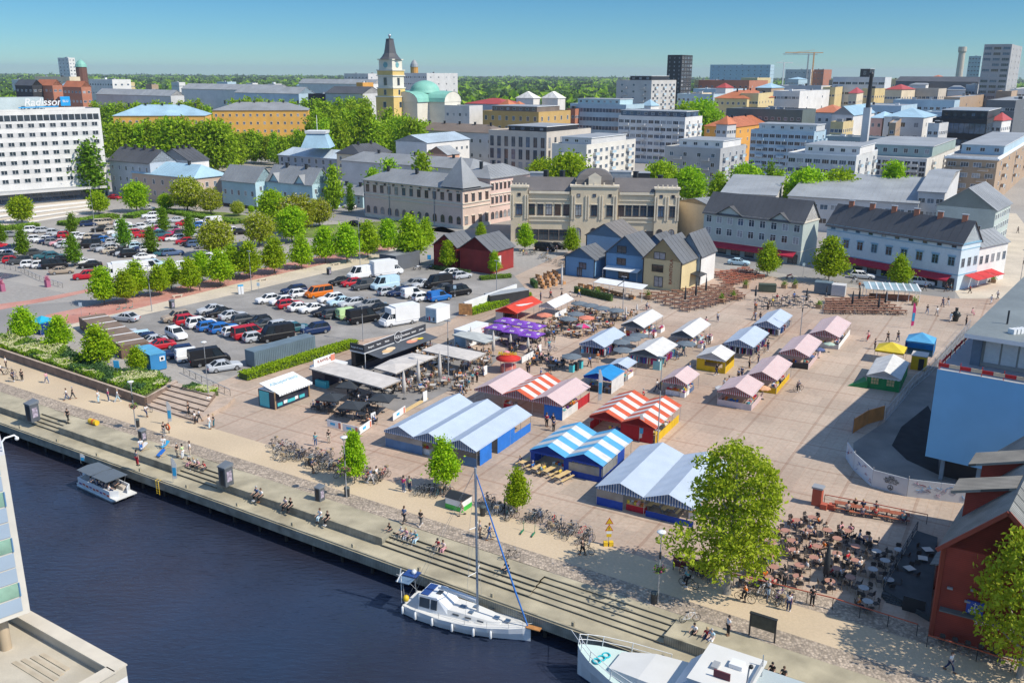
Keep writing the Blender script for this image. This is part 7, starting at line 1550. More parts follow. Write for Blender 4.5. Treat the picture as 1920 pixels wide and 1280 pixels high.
b=MB();v=wc+Vector((0,1.4,0))-KD*2.13;b.ob((v.x,v.y,.2),.05,2.4,2.4,KA,mat('picture_blue',(.25,.38,.48),.6));b.build('picture_panel',bpy.data.objects['white_container'])
b=MB()
for i in range(4): vv=v-KD*.05+Vector((-KD.y,KD.x,0))*(.8-i*.5);b.ob((vv.x,vv.y,.4),.04,.28,.5+.25*(i % 2),KA,(M_DARK,M_RED,M_WHITE,M_DARK)[i])
b.build('picture_figures',bpy.data.objects['white_container'])
tr=P(880,648);container('food_trailer','white food trailer with red lettering behind the grey white canopy',tr+Vector((.3,1.6,0)),6.6,2.6,3.0,KA,M_WHITE,'trailer',rib=False)
tro=bpy.data.objects['food_trailer'];tcn=tr+Vector((.3,1.6,0))
for i,t in enumerate(('Lakritsi','Metri','Karkki')): text_on('lettering',tro,t,tcn+KD*1.9+KN*1.33+UP*(2.5-i*.6),KD,UP,.55,M_RED,ext=.01,shear=.3)
b=MB();v=tcn-KD*3.33;b.ob((v.x,v.y,.3),.05,2.2,2.3,KA,mat('trailer_blue',(.28,.42,.52),.5));b.build('end_door',tro)
wl0,wl1=P(870,592),P(968,556);wd_=wl1-wl0;b=MB();b.beam(wl0+UP*1.35,wl1+UP*1.35,.3,2.7,M_WHITE);wlo=thing('white_wall','long blank white hoarding wall beside the hedge with a brown picture at its end','wall',tuple(wl0));b.build('panels',wlo);b=MB();v=wl0+Vector((.3,-.4,0));b.ob((v.x+.0,v.y+.1,.3),2.6,.1,2.2,rad(-8),mat('brown_picture',(.40,.20,.07),.6,.4,2));b.build('end_picture',wlo)
rc=P(975,592);popup_=tent('red_canopy','bright red ridged canopy with a white swoosh over a dark food stall',(931,580),(969,587),(1018,567),roofs=(cloth('tomato',(.66,.06,.03)),),gab=cloth('tomato',(.66,.06,.03)),ez=2.6,rise=.9,walls=(('l',0,1,0,2.4,M_DARK),('g',0,.35,0,2.4,CCREAM)),group='market tents');b=MB();W_,L_=popup_['W'],popup_['L']
sw=[(W_/2+W_/2*(.25+.5*t),L_*(.25+.5*t*t),2.6+.9*(1-(.25+.5*t))+.05) for t in (0,.25,.5,.75,1)];b.tube(sw,[.03,.2,.26,.18,.03],5,CW);child('white_swoosh',b.mesh('white_swoosh'),popup_)
tent('white_canopy','white ridged canopy with faint red print behind the red one',(1012,572),(1040,577),(1068,560),roofs=(CW,),gab=CW,ez=2.7,rise=.9,walls=(('r',0,.6,0,1.6,M_WHITE),),group='market tents')
tb_=P(950,572);container('food_trailer','low grey roofed trailer between the red canopy and the hedge',tb_+Vector((0,1.2,0)),9.5,2.4,2.5,rad(35),M_DARK,'trailer',rib=False,roof=ROOF_LIGHT)
bsh=P(178,652);o=thing('bin_shelter','long brown slatted bin shelter with white striped flat roof behind the planted bank','shelter',tuple(bsh));sd=(P(228,668)-P(150,612));sd.z=0;L_=sd.length;sd.normalize();sn=Vector((sd.y,-sd.x,0));br_=mat('brown_slats',(.16,.10,.07),.8,.2,1.5);b=MB();s_=P(150,616);b.prism([(v.x,v.y) for v in (s_,s_+sd*L_,s_+sd*L_-sn*4.5,s_-sn*4.5)],0,2.2,br_,mat('brown_roof',(.20,.14,.10),.8,.2));b.build('slatted_wall',o);b=MB()
for i in range(5): v=s_+sd*(L_*(i+.5)/5);b.beam(v+UP*2.24,v-sn*4.5+UP*2.24,.25,.07,M_WHITE)
b.build('roof_strips',o);b=MB();v=s_+sd*(L_+.04)-sn*2.6;b.ob((v.x,v.y,.6),1.0,.06,1.3,math.atan2(-sn.y,-sn.x),mat('poster_blue',(.25,.5,.6),.5));b.build('poster',o)
popup('umbrella_stall','bright cyan stall roof half hidden behind the lime trees on the bank',P(82,622),3.4,2.2,3.0,cloth('cyan',(.02,.42,.62)),walls=((0,WB),(1,WB)),cat='stall')
tents_blue=[popup('blue_tarpaulin','low blue tarpaulin stretched over goods behind the bin shelter',P(212,625),3.0,1.2,1.6,WBB,cat='tarpaulin')]
dc=P(1440,548);container('dark_cabin','dark olive skip shaped bin store by the slatted tables',dc+Vector((0,.8,0)),3.6,1.8,1.6,rad(-10),mat('dark_olive',(.06,.075,.05),.7),'bin store',rib=False)
container('grey_container','slate grey container standing beside a white one at the table field',P(1546,552)+Vector((0,1,0)),3.6,2.4,2.5,rad(-25),gcont);container('white_container','white steel container right of the slate grey one',P(1572,556)+Vector((.3,1,0)),2.8,2.4,2.4,rad(-25),ltgrey)
gb0=P(1672,565);go_=thing('terrace_bar','open terrace bar with white framed glass roof panels','bar',tuple(gb0));gx=Vector((math.cos(rad(-12)),math.sin(rad(-12)),0));gy=Vector((-gx.y,gx.x,0));b=MB()
for i in range(6):
 for j in (0,1): v=gb0+gx*(-5.2+i*2.1)+gy*(j*4);b.tube([v,v+UP*(2.5+.5*j)],.06,5,M_WHITE)
b.build('frame',go_);b=MB();gp=glass_mat('roof_glass',(.30,.40,.42),.15,.3)
for i in range(8): p=gb0+gx*(-5.4+i*1.36);b.quad(p-gy*.4+UP*2.45,p+gx*1.0-gy*.4+UP*2.45,p+gx*1.0+gy*4.3+UP*3.05,p+gy*4.3+UP*3.05,gp);b.beam(p+gx*1.18-gy*.4+UP*2.47,p+gx*1.18+gy*4.3+UP*3.07,.3,.06,M_WHITE)
b.build('glass_roof',go_);b=MB();v=gb0+gy*1.6;b.ob((v.x,v.y,0),8.5,.8,1.1,rad(-12),mat('bar_wood',(.25,.10,.05),.7,.2));b.build('bar_counter',go_)
wp=thing('white_pergola','white double canvas awning on posts in front of the tall blue shed','awning',tuple(P(1145,548)));b=MB();A_=[P(1113,525,2.7),P(1158,534,2.7),P(1160,527,2.9),P(1205,537,2.9)]
pg=[P(1113,529,2.6),P(1204,543,2.6)];pd=(pg[1]-pg[0]);pn=Vector((-pd.y,pd.x,0)).normalized();
for k in (0,.51):
 a,c=pg[0].lerp(pg[1],k),pg[0].lerp(pg[1],k+.48);b.quad(a,c,c+pn*2.8+UP*.5,a+pn*2.8+UP*.5,M_WHITE);b.quad(a+pn*2.8+UP*.44,c+pn*2.8+UP*.44,c-UP*.06,a-UP*.06,M_WHITE)
b.build('canvas',wp);b=MB()
for k in (0,.33,.66,1): a=pg[0].lerp(pg[1],k);b.tube([(a.x,a.y,0),a],.05,5,M_WHITE)
b.build('post',wp)
# vehicles, bicycles, people, furniture
COLS={'w': ('white',(.72,.72,.71)),'s': ('silver',(.45,.47,.49)),'g': ('grey',(.22,.23,.24)),'d': ('charcoal',(.06,.065,.07)),'k': ('black',(.012,.012,.014)),'b': ('blue',(.02,.14,.42)),'n': ('navy',(.012,.03,.09)),'r': ('red',(.45,.015,.03)),'o': ('orange',(.65,.16,.01)),'l': ('lime',(.45,.62,.30)),'c': ('icy',(.45,.62,.70)),'z': ('bronze',(.36,.29,.22)),'m': ('magenta',(.5,.03,.16)),'t': ('teal',(.03,.12,.15)),'e': ('beige',(.5,.43,.33)),'y': ('yellow',(.7,.52,.05)),'p': ('pink',(.65,.32,.35)),'u': ('blush',(.62,.48,.46)),'j': ('denim',(.08,.13,.24)),'v': ('purple',(.12,.03,.22)),'a': ('aqua',(.10,.38,.42))}
M_TYRE=mat('tyre',(.015,.015,.016),.9);M_RIM=mat('rim',(.4,.41,.42),.3,metal=.7);M_CG=mat('car_glass',(.02,.028,.035),.25,.3,spec=.12);M_HL=mat('headlight',(.6,.62,.62),.15);M_TL=mat('taillight',(.42,.01,.01),.25)
def wheel(r=.33):
 b=MB();b.lathe([(r*.75,-.11),(r,-.09),(r,.09),(r*.75,.11)],(0,0,0),14,M_TYRE);b.lathe([(r*.66,-.115),(r*.6,-.12),(r*.6,.12),(r*.66,.115)],(0,0,0),10,M_RIM)
 b.v=[(x,z,y) for x,y,z in b.v];b.f=[f[::-1] for f in b.f];return b.mesh('wheel')
WHL=wheel()
class CarP(Proto):
 def __init__(s,L,W,hood,belt,roof,cab,long=False,solid=False):
  s.parts=[];h=W/2;xb0,xb1,xt0,xt1=cab;b=MB();M=M_PAINT
  secs=[(-L/2,.42,belt-.18,.86),(-L/2+.12,.26,belt-.02,.95),(-L/2+.5,.2,belt,1),(xb1-.15,.2,belt,1),(xb1+.25,.2,(belt*.5+hood*.5),1),(L/2-.45,.22,hood-.04,.97),(L/2-.1,.28,hood-.16,.88),(L/2,.4,hood-.3,.78)]
  R=[[(x,-h*k*.88,z0),(x,-h*k,z0+.22),(x,-h*k*.99,z1-.12),(x,-h*k*.9,z1),(x,h*k*.9,z1),(x,h*k*.99,z1-.12),(x,h*k,z0+.22),(x,h*k*.88,z0)] for x,z0,z1,k in secs]
  for i in range(len(R)-1):
   for j in range(7): b.add([R[i][j],R[i+1][j],R[i+1][j+1],R[i][j+1]],[(0,3,2,1)],M,True)
  b.poly(R[0],M);b.poly(R[-1][::-1],M)
  tw,bw=h*.74,h*.9;B=[Vector(v) for v in ((xb0,-bw,belt),(xb1,-bw,belt),(xb1,bw,belt),(xb0,bw,belt))];T=[Vector(v) for v in ((xt0,-tw,roof),(xt1,-tw,roof),(xt1,tw,roof),(xt0,tw,roof))]
  c=Vector((0,0,roof+.05));b.quad(*[v+UP*.0 for v in T],M);ti=[v*.86+UP*(roof*.14+.05) for v in T]
  for i in range(4): b.quad(T[i],T[(i+1) % 4],ti[(i+1) % 4],ti[i],M)
  b.quad(*ti,M)
  for i in range(4): b.beam(B[i],T[i],.1,.1,M)
  for k in ((.45,.72) if L > 4.4 else (.5,)):
   for a,d in ((0,1),(3,2)): b.beam(B[a].lerp(B[d],k),T[a].lerp(T[d],k),.09,.06,M)
  g=MB();k=.99
  for i in range(4): g.quad(B[i]*1.0,B[(i+1) % 4]*1.0,T[(i+1) % 4],T[i],M_CG)
  if solid:
   m=solid;x1=xt1-.9
   for sgn in (-1,1): b.poly([(xb0-.01,sgn*(bw+.02),belt-.02),(x1,sgn*(bw+.02),belt-.02),(x1,sgn*(tw+.02),roof),(xt0-.01,sgn*(tw+.02),roof)][::-sgn],M)
   b.quad((xb0-.02,-bw,belt),(xt0-.02,-tw,roof),(xt0-.02,tw,roof),(xb0-.02,bw,belt),M)
   for sgn in (-.5,.5): g.quad((xb0*.995+xt0*.0-.03,sgn*bw-.28,belt+.25),(xt0-.03,sgn*tw-.26,roof-.25),(xt0-.03,sgn*tw+.26,roof-.25),(xb0-.03,sgn*bw+.28,belt+.25),M_CG)
  s.add('body',b,'p');s.add('windows',g);s.L=L;s.W=W
  p=MB();p.box(-L/2-.02,-.26,.5,-L/2+.05,.26,.62,M_WHITE);p.box(L/2-.06,-.26,.36,L/2+.02,.26,.47,M_WHITE);s.add('number_plate',p)
  for nm,m,x,z in (('headlight',M_HL,L/2-.16,hood-.3),('taillight',M_TL,-L/2+.05,belt-.3)):
   for sg in (-1,1): p=MB();p.box(x-.08,sg*h*.68-.16,z-.08,x+.1,sg*h*.68+.16,z+.1,m);s.add(nm,p)
  s.wx=(-L*.29,L*.31)
 def put(s,*a,**k):
  o=Proto.put(s,*a,sc=1.17,**k)
  for x in s.wx:
   for y in (-1,1): child('wheel',WHL,o,(x,y*(s.W/2-.1),.33))
  return o
CT={'h': ('hatchback',CarP(4.0,1.72,.95,.95,1.45,(-1.9,.75,-1.5,.1))),'e': ('estate car',CarP(4.7,1.8,.92,.95,1.43,(-2.2,.9,-1.85,.15))),'u': ('tall car',CarP(4.5,1.85,1.05,1.08,1.66,(-2.1,.85,-1.75,.2))),'s': ('saloon car',CarP(4.6,1.78,.9,.95,1.4,(-1.7,.85,-1.0,.15))),'m': ('minibus',CarP(4.9,1.9,1.1,1.15,1.95,(-2.4,1.75,-2.3,1.1))),'v': ('panel van',CarP(5.4,2.0,1.15,1.25,2.35,(-2.68,1.9,-2.62,1.2),solid=True)),'k': ('small van',CarP(4.4,1.8,1.0,1.1,1.8,(-2.15,1.1,-2.05,.5),solid=True))}
def box_truck():
 p=CarP(6.4,2.1,1.2,1.3,2.1,(1.0,2.6,1.1,1.9));b=MB();b.box(-3.25,-1.1,.75,1.15,1.1,3.15,M_WHITE);b.box(.95,-1.05,2.1,1.9,1.05,2.95,M_WHITE);p.add('cargo_box',b);return p
CT['x']=('box truck',box_truck())
HN,HF=rad(36),rad(27)
def cars(spec,where,head,group,flip=0):
 L=[t.split(',') for t in spec.split(';')];n=0
 for t in L:
  x,y,c,k=float(t[0]),float(t[1]),t[2],t[3];nm,p=CT[k];cn,cv=COLS[c];q=P(x,y,.5);rr=random.Random(int(x*y));f=(len(t) > 4) !=bool(flip)
  a=head+(PI if (f if len(t) > 4 or flip else rr.random() < .45) else 0)+rr.uniform(-.04,.04)
  p.put('parked_car' if k in 'heus' else nm.replace(' ','_'),'%s %s, %s from the left in the %s' % (cn,nm,ordw(n),where),'car' if k in 'heus' else 'truck' if k =='x' else 'van',(q.x,q.y,.012),a,group,{'p': cv});n +=1
GN='cars in the near car park';GF='cars in the far car park'
cars('330,597,z,u;354,603,r,u;377,608,w,u;398,613,b,e;421,617,b,e;446,623,w,e;466,628,r,m;481,634,s,h;517,632,k,v','front row of the near car park',HN,GN)
cars('396,582,s,s;412,588,k,s;437,593,s,s;462,600,d,e;485,604,k,h;505,609,d,s;530,611,s,e;557,616,t,h;591,620,n,u','second row of the near car park',HN,GN)
cars('501,563,w,h,1;527,566,w,h;544,572,r,e;565,577,w,s;586,580,w,s,1;609,586,k,s;630,590,d,e;656,592,l,k;681,599,k,v','middle row of the near car park',HN,GN)
cars('551,545,n,e,1;564,552,w,h;598,552,o,m,1;620,561,w,e,1;638,567,c,s,1;659,570,s,e,1;690,573,g,e,1;710,580,k,s,1;724,589,d,e','third row of the near car park',HN,GN)
cars('639,529,k,s,1;659,532,r,h;681,538,d,k;722,537,c,v,1;728,548,s,h;750,549,n,e,1;775,553,w,k;793,559,w,h;824,559,b,k;860,549,k,m','van row near the red sheds',HN,GN)
cars('677,517,w,v;726,512,w,x;775,533,g,e,1;793,534,s,s,1;822,534,k,v,1;829,543,d,h,1;842,514,w,h;866,518,s,h','back row beside the dark kiosk',HN,GN)
cars('237,632,s,h,1;254,634,c,e,1;269,638,n,h,1;284,641,s,s,1;298,649,r,s,1;333,664,n,u;360,670,w,k;393,677,k,v;421,688,s,s','row beside the blue cabin',HN-.1,GN)
cars('748,603,w,x,1','lane beside the sandwich booth',HN,GN);cars('235,597,s,s,1','lane at the car park entrance',rad(-14),GN);cars('331,629,w,u','open lane of the near car park',rad(-48),GN)
cars('3,478,w,e;15,484,d,h;24,489,r,h;38,491,d,u;58,497,w,h;79,498,w,h;103,499,k,m;116,509,z,s;157,492,w,s;169,498,k,s','front row of the far car park',HF,GF)
cars('-3,462,r,h;19,467,n,e;33,472,s,h;66,475,d,s;84,481,t,e;104,482,t,h;121,488,k,h','second row of the far car park',HF,GF)
cars('69,449,w,h;80,451,w,h;90,453,n,h;101,455,g,h;110,457,p,h;119,458,w,h;127,461,s,e;168,461,k,m;186,466,g,h;200,468,s,u;212,471,e,s;223,474,k,h;234,476,s,h;246,478,k,u;271,483,w,s;293,475,k,h;304,476,t,h;324,475,j,e','third row of the far car park',HF,GF)
cars('103,437,s,h;114,440,s,h;124,442,r,h;148,443,w,h;159,445,w,s;173,446,e,h;188,448,n,h;200,451,b,h;214,455,s,h;229,458,w,h;244,461,w,h;259,463,c,h;268,466,n,h;279,469,w,h','fourth row of the far car park',HF,GF)
cars('257,437,r,e;267,442,r,h;304,441,t,u;312,448,r,h;328,448,w,e;345,454,r,h;357,457,k,h;370,459,j,e;384,462,g,h','fifth row of the far car park',HF,GF)
cars('230,422,w,u;240,426,w,h;253,429,s,h;268,426,w,h;282,424,s,e;294,430,m,e;308,432,c,h;320,432,g,h;330,437,m,s;343,438,d,h;356,440,e,h;367,441,s,h','sixth row of the far car park',HF,GF)
cars('282,406,w,u;289,413,w,h;329,414,s,s;343,420,r,h;370,417,w,s;378,423,b,h;396,420,w,v;410,424,o,h;440,433,w,h;452,436,k,h','far car park row under the chestnuts',HF,GF)
cars('165,421,n,h;180,418,k,h;191,419,e,u;206,418,z,u;189,431,k,s;211,434,e,h;219,437,w,u;229,442,c,e','rows below the low wide hedge',HF,GF)
cars('20,441,g,e;63,433,w,u;84,433,s,e','lane in front of the slender trees',HF,GF)
cars('160,519,r,u;176,514,n,s;224,517,w,x;276,506,w,v;292,497,c,u;341,502,w,k;357,516,n,h;397,491,w,v;420,497,c,h;447,472,k,u;478,490,s,h','row along the red footpath limes',HF,GF)
cars('666,421,k,s;1023,467,k,m;1045,463,k,s;215,371,r,s;1385,493,c,s;1617,518,w,e;1728,531,w,u;277,391,w,s;625,388,c,h;655,388,w,h','street in front of the house fronts',rad(-22),'cars on the street')
mp=Proto();b=MB();b.tube([(-.6,0,.55),(-.1,0,.75),(.35,0,.8),(.55,0,1.05)],.11,6,M_PAINT);b.ball((.1,0,.85),.28,.17,.18,m=M_PAINT);mp.add('body',b,'p');b=MB();b.box(-.65,-.13,.78,-.05,.13,.88,M_DARK);mp.add('saddle',b)
for x in (-.65,.65): b=MB();b.ring((x,0,.31),.24,.08,'y',14,5,M_TYRE);mp.add('wheel',b)
for x,y,c in ((782,506,'w'),(806,506,'n'),(1602,530,'s'),(1480,522,'r')): q=P(x,y);mp.put('motorcycle','%s motorcycle parked %s' % (COLS[c][0],'by the red sheds' if x < 900 else 'behind the white container' if x > 1500 else 'behind the dark bin store'),'motorcycle',tuple(q),rad(10),'motorcycles',{'p': COLS[c][1]})
# bicycles
bk=Proto();b=MB()
F=[(-.5,0,.34),(.0,0,.3),(.42,0,.82),(-.14,0,.82)]
for a,c in ((0,1),(1,2),(2,3),(3,0),(3,1)): b.tube([F[a],F[c]],.022,5,M_PAINT)
b.tube([F[2],(.58,0,.34)],.02,5,M_PAINT);b.tube([F[2],(.4,0,1.02)],.018,5,M_STEEL);bk.add('frame',b,'p')
for x in (-.5,.58):
 b=MB();b.ring((x,0,.34),.31,.024,'y',18,4,M_TYRE)
 for i in range(5): a=i*PI/5;b.beam((x-.3*math.cos(a),0,.34-.3*math.sin(a)),(x+.3*math.cos(a),0,.34+.3*math.sin(a)),.008,.008,M_STEEL)
 bk.add('wheel',b)
b=MB();b.ob((-.2,0,.88),.28,.15,.06,0,M_DARK);b.tube([(-.14,0,.82),(-.18,0,.9)],.016,5,M_STEEL);bk.add('saddle',b)
b=MB();b.tube([(.28,-.27,1.02),(.4,-.08,1.04),(.4,.08,1.04),(.28,.27,1.02)],.016,5,M_STEEL);bk.add('handlebar',b)
b=MB();b.box(.48,-.17,.82,.78,.17,1.02,mat('wicker',(.30,.22,.13),.8));bk.add('basket',b)
def bike(x,y,rz,c,label,group=None,lean=0,basket=False,z=0):
 q=P(x,y,z);o=bk.put('bicycle',label,'bicycle',tuple(q),rz,group,{'p': COLS[c][1]},sc=1.13,skip=() if basket else ('basket',));o.rotation_euler=(lean,0,rz);return o
rbk=random.Random(4)
def rack(p0,p1,n,where,cols,spread=7):
 for i in range(n):
  f=(i+.5)/n;x=p0[0]+(p1[0]-p0[0])*f+rbk.gauss(0,2);y=p0[1]+(p1[1]-p0[1])*f+rbk.uniform(-spread,spread);c=rbk.choice(cols);bs=rbk.random() < .3
  bike(x,y,QA+PI/2+rbk.choice((0,PI))+rbk.gauss(0,.3),c,'%s bicycle %sin the %s' % (COLS[c][0],'with basket ' if bs else '',where),'bicycles in the '+where,rbk.gauss(0,.12),bs)
CL='kkkkddgsnjrtwk'
rack((512,838),(655,878),26,'crowded rack by the cafe screens',CL,9);rack((520,858),(600,870),9,'crowded rack by the cafe screens',CL,4);rack((600,878),(725,902),24,'rack round the thin lime',CL,8);rack((785,924),(850,930),10,'rack by the blue tent',CL,4)
rack((905,945),(965,972),10,'rack beside the yacht mast',CL,7);rack((985,968),(1110,1018),24,'long rack by the warning sign',CL+'rr',9);rack((1270,1070),(1345,1085),8,'shade of the maple','kkdnr',7);rack((1415,1110),(1490,1135),9,'rack at the terrace fence','ksgjwv',6);rack((975,472),(1062,500),14,'rack behind the blue sheds',CL,4)
for x,y,c,a,l in ((606,861,'r',0,'bright red bicycle lying across the crowded rack'),(1395,1131,'k',QA,'black city bicycle ridden by a person in an orange top'),(1290,1104,'k',QA,'black bicycle with panniers in the shade of the maple'),(586,884,'d',-.3,'grey bicycle being ridden along the promenade'),(1097,1040,'k',QA,'black bicycle with a crimson pannier being pushed'),(915,1008,'d',QA,'grey bicycle held by a person in blue'),(958,1052,'k',.3,'black bicycle left on the wooden steps'),(1292,1170,'w',.2,'white bicycle lying at the top of the steps'),(1035,664,'n',.5,'navy bicycle near the blue bins'),(1213,586,'r',.2,'red bicycle ridden across the open square'),(1496,736,'d',.4,'grey bicycle of the rider right of the pink tents'),(1628,640,'r',.9,'red bicycle of a person in pink'),(18,706,'k',.2,'black bicycle at the left end of the promenade'),(278,775,'k',QA,'black bicycle below the granite steps'),(358,788,'d',QA,'grey bicycle in the group at the granite steps'),(27,715,'b',QA,'blue bicycle at the left end of the promenade')): bike(x,y-4,a,c,l)
sc_=Proto();b=MB();b.box(-.5,-.08,.12,.4,.08,.18,M_PAINT);b.tube([(.4,0,.18),(.5,0,1.1)],.025,5,M_PAINT);b.tube([(.5,-.2,1.1),(.5,.2,1.1)],.02,5,M_DARK);sc_.add('body',b,'p')
for x in (-.5,.42): b=MB();b.ring((x,0,.1),.08,.03,'y',10,4,M_TYRE);sc_.add('wheel',b)
for i,(x,y) in enumerate(((979,998),(1000,1003),(222,580),(234,578),(246,577))): q=P(x,y);sc_.put('kick_scooter','%s green electric scooter %s' % (('first','second')[i % 2] if i < 2 else ORD[i-2],'in front of the long bicycle rack' if i < 2 else 'at the end of the red footpath'),'scooter',tuple(q),rad(70),'scooters',{'p': (.03,.20,.10) if i < 2 else (.08,.36,.33)})
# people
SKIN=mat('skin',rough=.6,var=.05,obj=True)
def skinned(name,verts,edges,radii,m,sub=1,root=0):
 me=bpy.data.meshes.new(name);me.from_pydata(verts,edges,[]);o=bpy.data.objects.new(name,me);COL.objects.link(o)
 md=o.modifiers.new('s','SKIN');
 for i,r in enumerate(radii): sv=me.skin_vertices[0].data[i];sv.radius=(r,r) if not isinstance(r,tuple) else r;sv.use_root=i ==root
 md.use_smooth_shade=True
 if sub: o.modifiers.new('u','SUBSURF').levels=sub
 dg=bpy.context.evaluated_depsgraph_get();dg.update();out=bpy.data.meshes.new_from_object(o.evaluated_get(dg));bpy.data.objects.remove(o);bpy.data.meshes.remove(me)
 out.materials.clear();out.materials.append(m);out.name=name;return out
def pose(J):
 V=Vector;pel,ch,nk,hd=V(J['pel']),V(J['ch']),V(J['nk']),V(J['hd']);p=Proto();p.parts=[]
 vs=[pel,(pel+ch)/2,ch,nk,(nk+hd)/2,hd,hd+V((.0,0,.09))];rs=[.12,.11,.13,.05,.055,.095,.07];es=[(0,1),(1,2),(2,3),(3,4),(4,5),(5,6)]
 sv,sr,se=[pel+V((0,0,.04)),(pel+ch)/2,ch+V((0,0,.02)),nk-V((0,0,.03))],[(.15,.12),(.145,.12),(.165,.13),.075],[(0,1),(1,2),(2,3)];tv,tr,te=[pel+V((0,0,.03))],[.145],[];shoes=MB();fing=MB()
 for sg,s in ((-1,'r'),(1,'l')):
  sh,el,wr,hp,kn,an=[V(J[k+s]) for k in ('sh','el','wr','hp','kn','an')];hand=wr+(wr-el).normalized()*.08;n=len(vs)
  vs +=[sh,el,wr,hand];rs +=[.055,.042,.03,.036];es +=[(2,n),(n,n+1),(n+1,n+2),(n+2,n+3)];n=len(vs);vs +=[hp,kn,an];rs +=[.085,.06,.042];es +=[(0,n),(n,n+1),(n+1,n+2)]
  n=len(sv);sv +=[sh,sh.lerp(el,.55)];sr +=[.075,.065];se +=[(2,n),(n,n+1)];n=len(tv);tv +=[hp,kn,kn.lerp(an,.85)];tr +=[.108,.08,.065];te +=[(0,n),(n,n+1),(n+1,n+2)]
  shoes.ob((an.x+.06,an.y,an.z-.09),.27,.1,.1,0,M_TINT);d=(hand-wr).normalized();sd_=V((0,1,0))
  for i,l in enumerate((.075,.085,.08,.06)): a=hand+d*.02+sd_*(.018*(i-1.5));fing.tube([a,a+d*l*.6+V((.008,0,0)),a+d*l+V((.022,0,0))],.008,4,SKIN)
  a=wr+d*.04+V((.02,0,0));fing.tube([a,a+V((.03,0,0))+d*.03,a+V((.035,0,0))+d*.06],.009,4,SKIN)
 bm_=skinned('body',vs,es,rs,SKIN);fx=(hd-nk);fing.ball(hd+V((.1,0,.02)),.018,m=SKIN)
 for s in (-1,1): fing.ball(hd+V((.088,s*.035,.05)),.012,m=M_DARK);fing.ball(hd+V((0,s*.098,.03)),.022,.012,.03,m=SKIN)
 fing.box(hd.x+.085,-.025+hd.y,hd.z-.035,hd.x+.096,.025+hd.y,hd.z-.025,mat('lips',(.35,.12,.1)))
 o=fing.mesh('face_and_hands');p.parts.append(('body',bm_,'s',[('face_and_fingers',o,'s')]))
 p.parts.append(('top',skinned('top',sv,se,sr,M_CLOTH),'t',[]));p.parts.append(('trousers',skinned('trousers',tv,te,tr,M_CLOTH),'b',[]))
 h=MB();h.ball(hd+V((-.022,0,.075)),.105,.105,.105,10,6,M_TINT);h.ball(hd+V((-.06,0,-.02)),.07,.09,.12,8,6,M_TINT);p.add('hair',h,'h');p.add('shoes',shoes,'f');return p
def joints(pel=(0,0,.93),lean=0.0,arms=((.0,-.05,.0),(.0,.05,.0)),legs=((0,0),(0,0))):
 V=Vector;pel=V(pel);c,s=math.cos(lean),math.sin(lean);ch=pel+V((.42*s,0,.42*c));nk=ch+V((.11*s,0,.13*c));hd=nk+V((.06*s+.02,0,.15));J=dict(pel=pel,ch=ch,nk=nk,hd=hd)
 for i,(sd,k) in enumerate(((-1,'r'),(1,'l'))):
  sh=ch+V((0,sd*.185,.03));a,o,e=arms[i];el=sh+V((math.sin(a)*.29,sd*.05,-math.cos(a)*.29));wr=el+V((math.sin(a+e)*.26,o,-math.cos(a+e)*.26));J['sh'+k],J['el'+k],J['wr'+k]=sh,el,wr
  t,kb=legs[i];hp=pel+V((0,sd*.09,-.03));kn=hp+V((math.sin(t)*.43,sd*.015,-math.cos(t)*.43));an=kn+V((math.sin(t-kb)*.42,0,-math.cos(t-kb)*.42));J['hp'+k],J['kn'+k],J['an'+k]=hp,kn,an
 return J
POSE={'s': pose(joints()),'w': pose(joints((0,0,.91),.06,((.45,0,.3),(-.4,0,.25)),((-.38,.25),(.42,.1)))),'p': pose(joints((0,0,.92),.1,((.5,.0,.9),(.5,0,.9)),((-.25,.15),(.3,.1)))),'i': pose(joints((0,0,.50),.12,((.5,.02,.75),(.45,-.02,.8)),((1.45,1.45),(1.5,1.4)))),'r': pose(joints((-.15,0,.98),.42,((.75,0,.35),(.75,0,.35)),((1.0,1.0),(.35,.45)))),'l': pose(joints((0,0,.50),.35,((.7,.03,1.0),(.7,-.03,1.0)),((1.4,1.2),(1.35,1.5))))}
HAIR=[('fair',(.45,.32,.16)),('brown',(.10,.055,.03)),('dark',(.02,.016,.014)),('grey',(.38,.37,.36))]
rp=random.Random(21);PW={'s': 'standing','w': 'walking','p': 'pushing','i': 'sitting','r': 'riding','l': 'seated'}
def person(x,y,ps,head,top,bot,where,hair=None,z=0,label=None,pos=None,group='people at the market'):
 q=P(x,y,z) if pos is None else pos;hn,hc=HAIR[hair if hair is not None else rp.choice((0,1,1,2,2,3))];tn,tcv=COLS[top];bn,bcv=COLS[bot]
 return POSE[ps].put('person',label or 'person in %s and %s %s %s' % (tn,bn,PW[ps],where),'person',tuple(q),head,group,dict(s=rp.choice(((.52,.33,.24),(.58,.38,.28),(.48,.29,.2))),t=tcv,b=bcv,h=hc,f=rp.choice(((.6,.6,.6),(.03,.03,.03),(.2,.1,.05)))),sc=rp.uniform(1.03,1.15))
def folk(spec,where,z=0):
 for t in spec.split(';'):
  f=t.split(',');person(float(f[0]),float(f[1]),f[2],rad(float(f[3])),f[4][0],f[4][1],where,z=z)
folk('2,703,w,0,wk;12,690,s,200,wk;25,716,r,-30,nk;42,714,s,90,kk;88,718,w,150,pj;126,750,w,200,wj;137,748,w,20,kd;185,755,s,0,wc;204,752,s,40,mj;221,753,w,20,wc;128,790,w,-90,kk;275,782,r,-30,wn','on the left promenade')
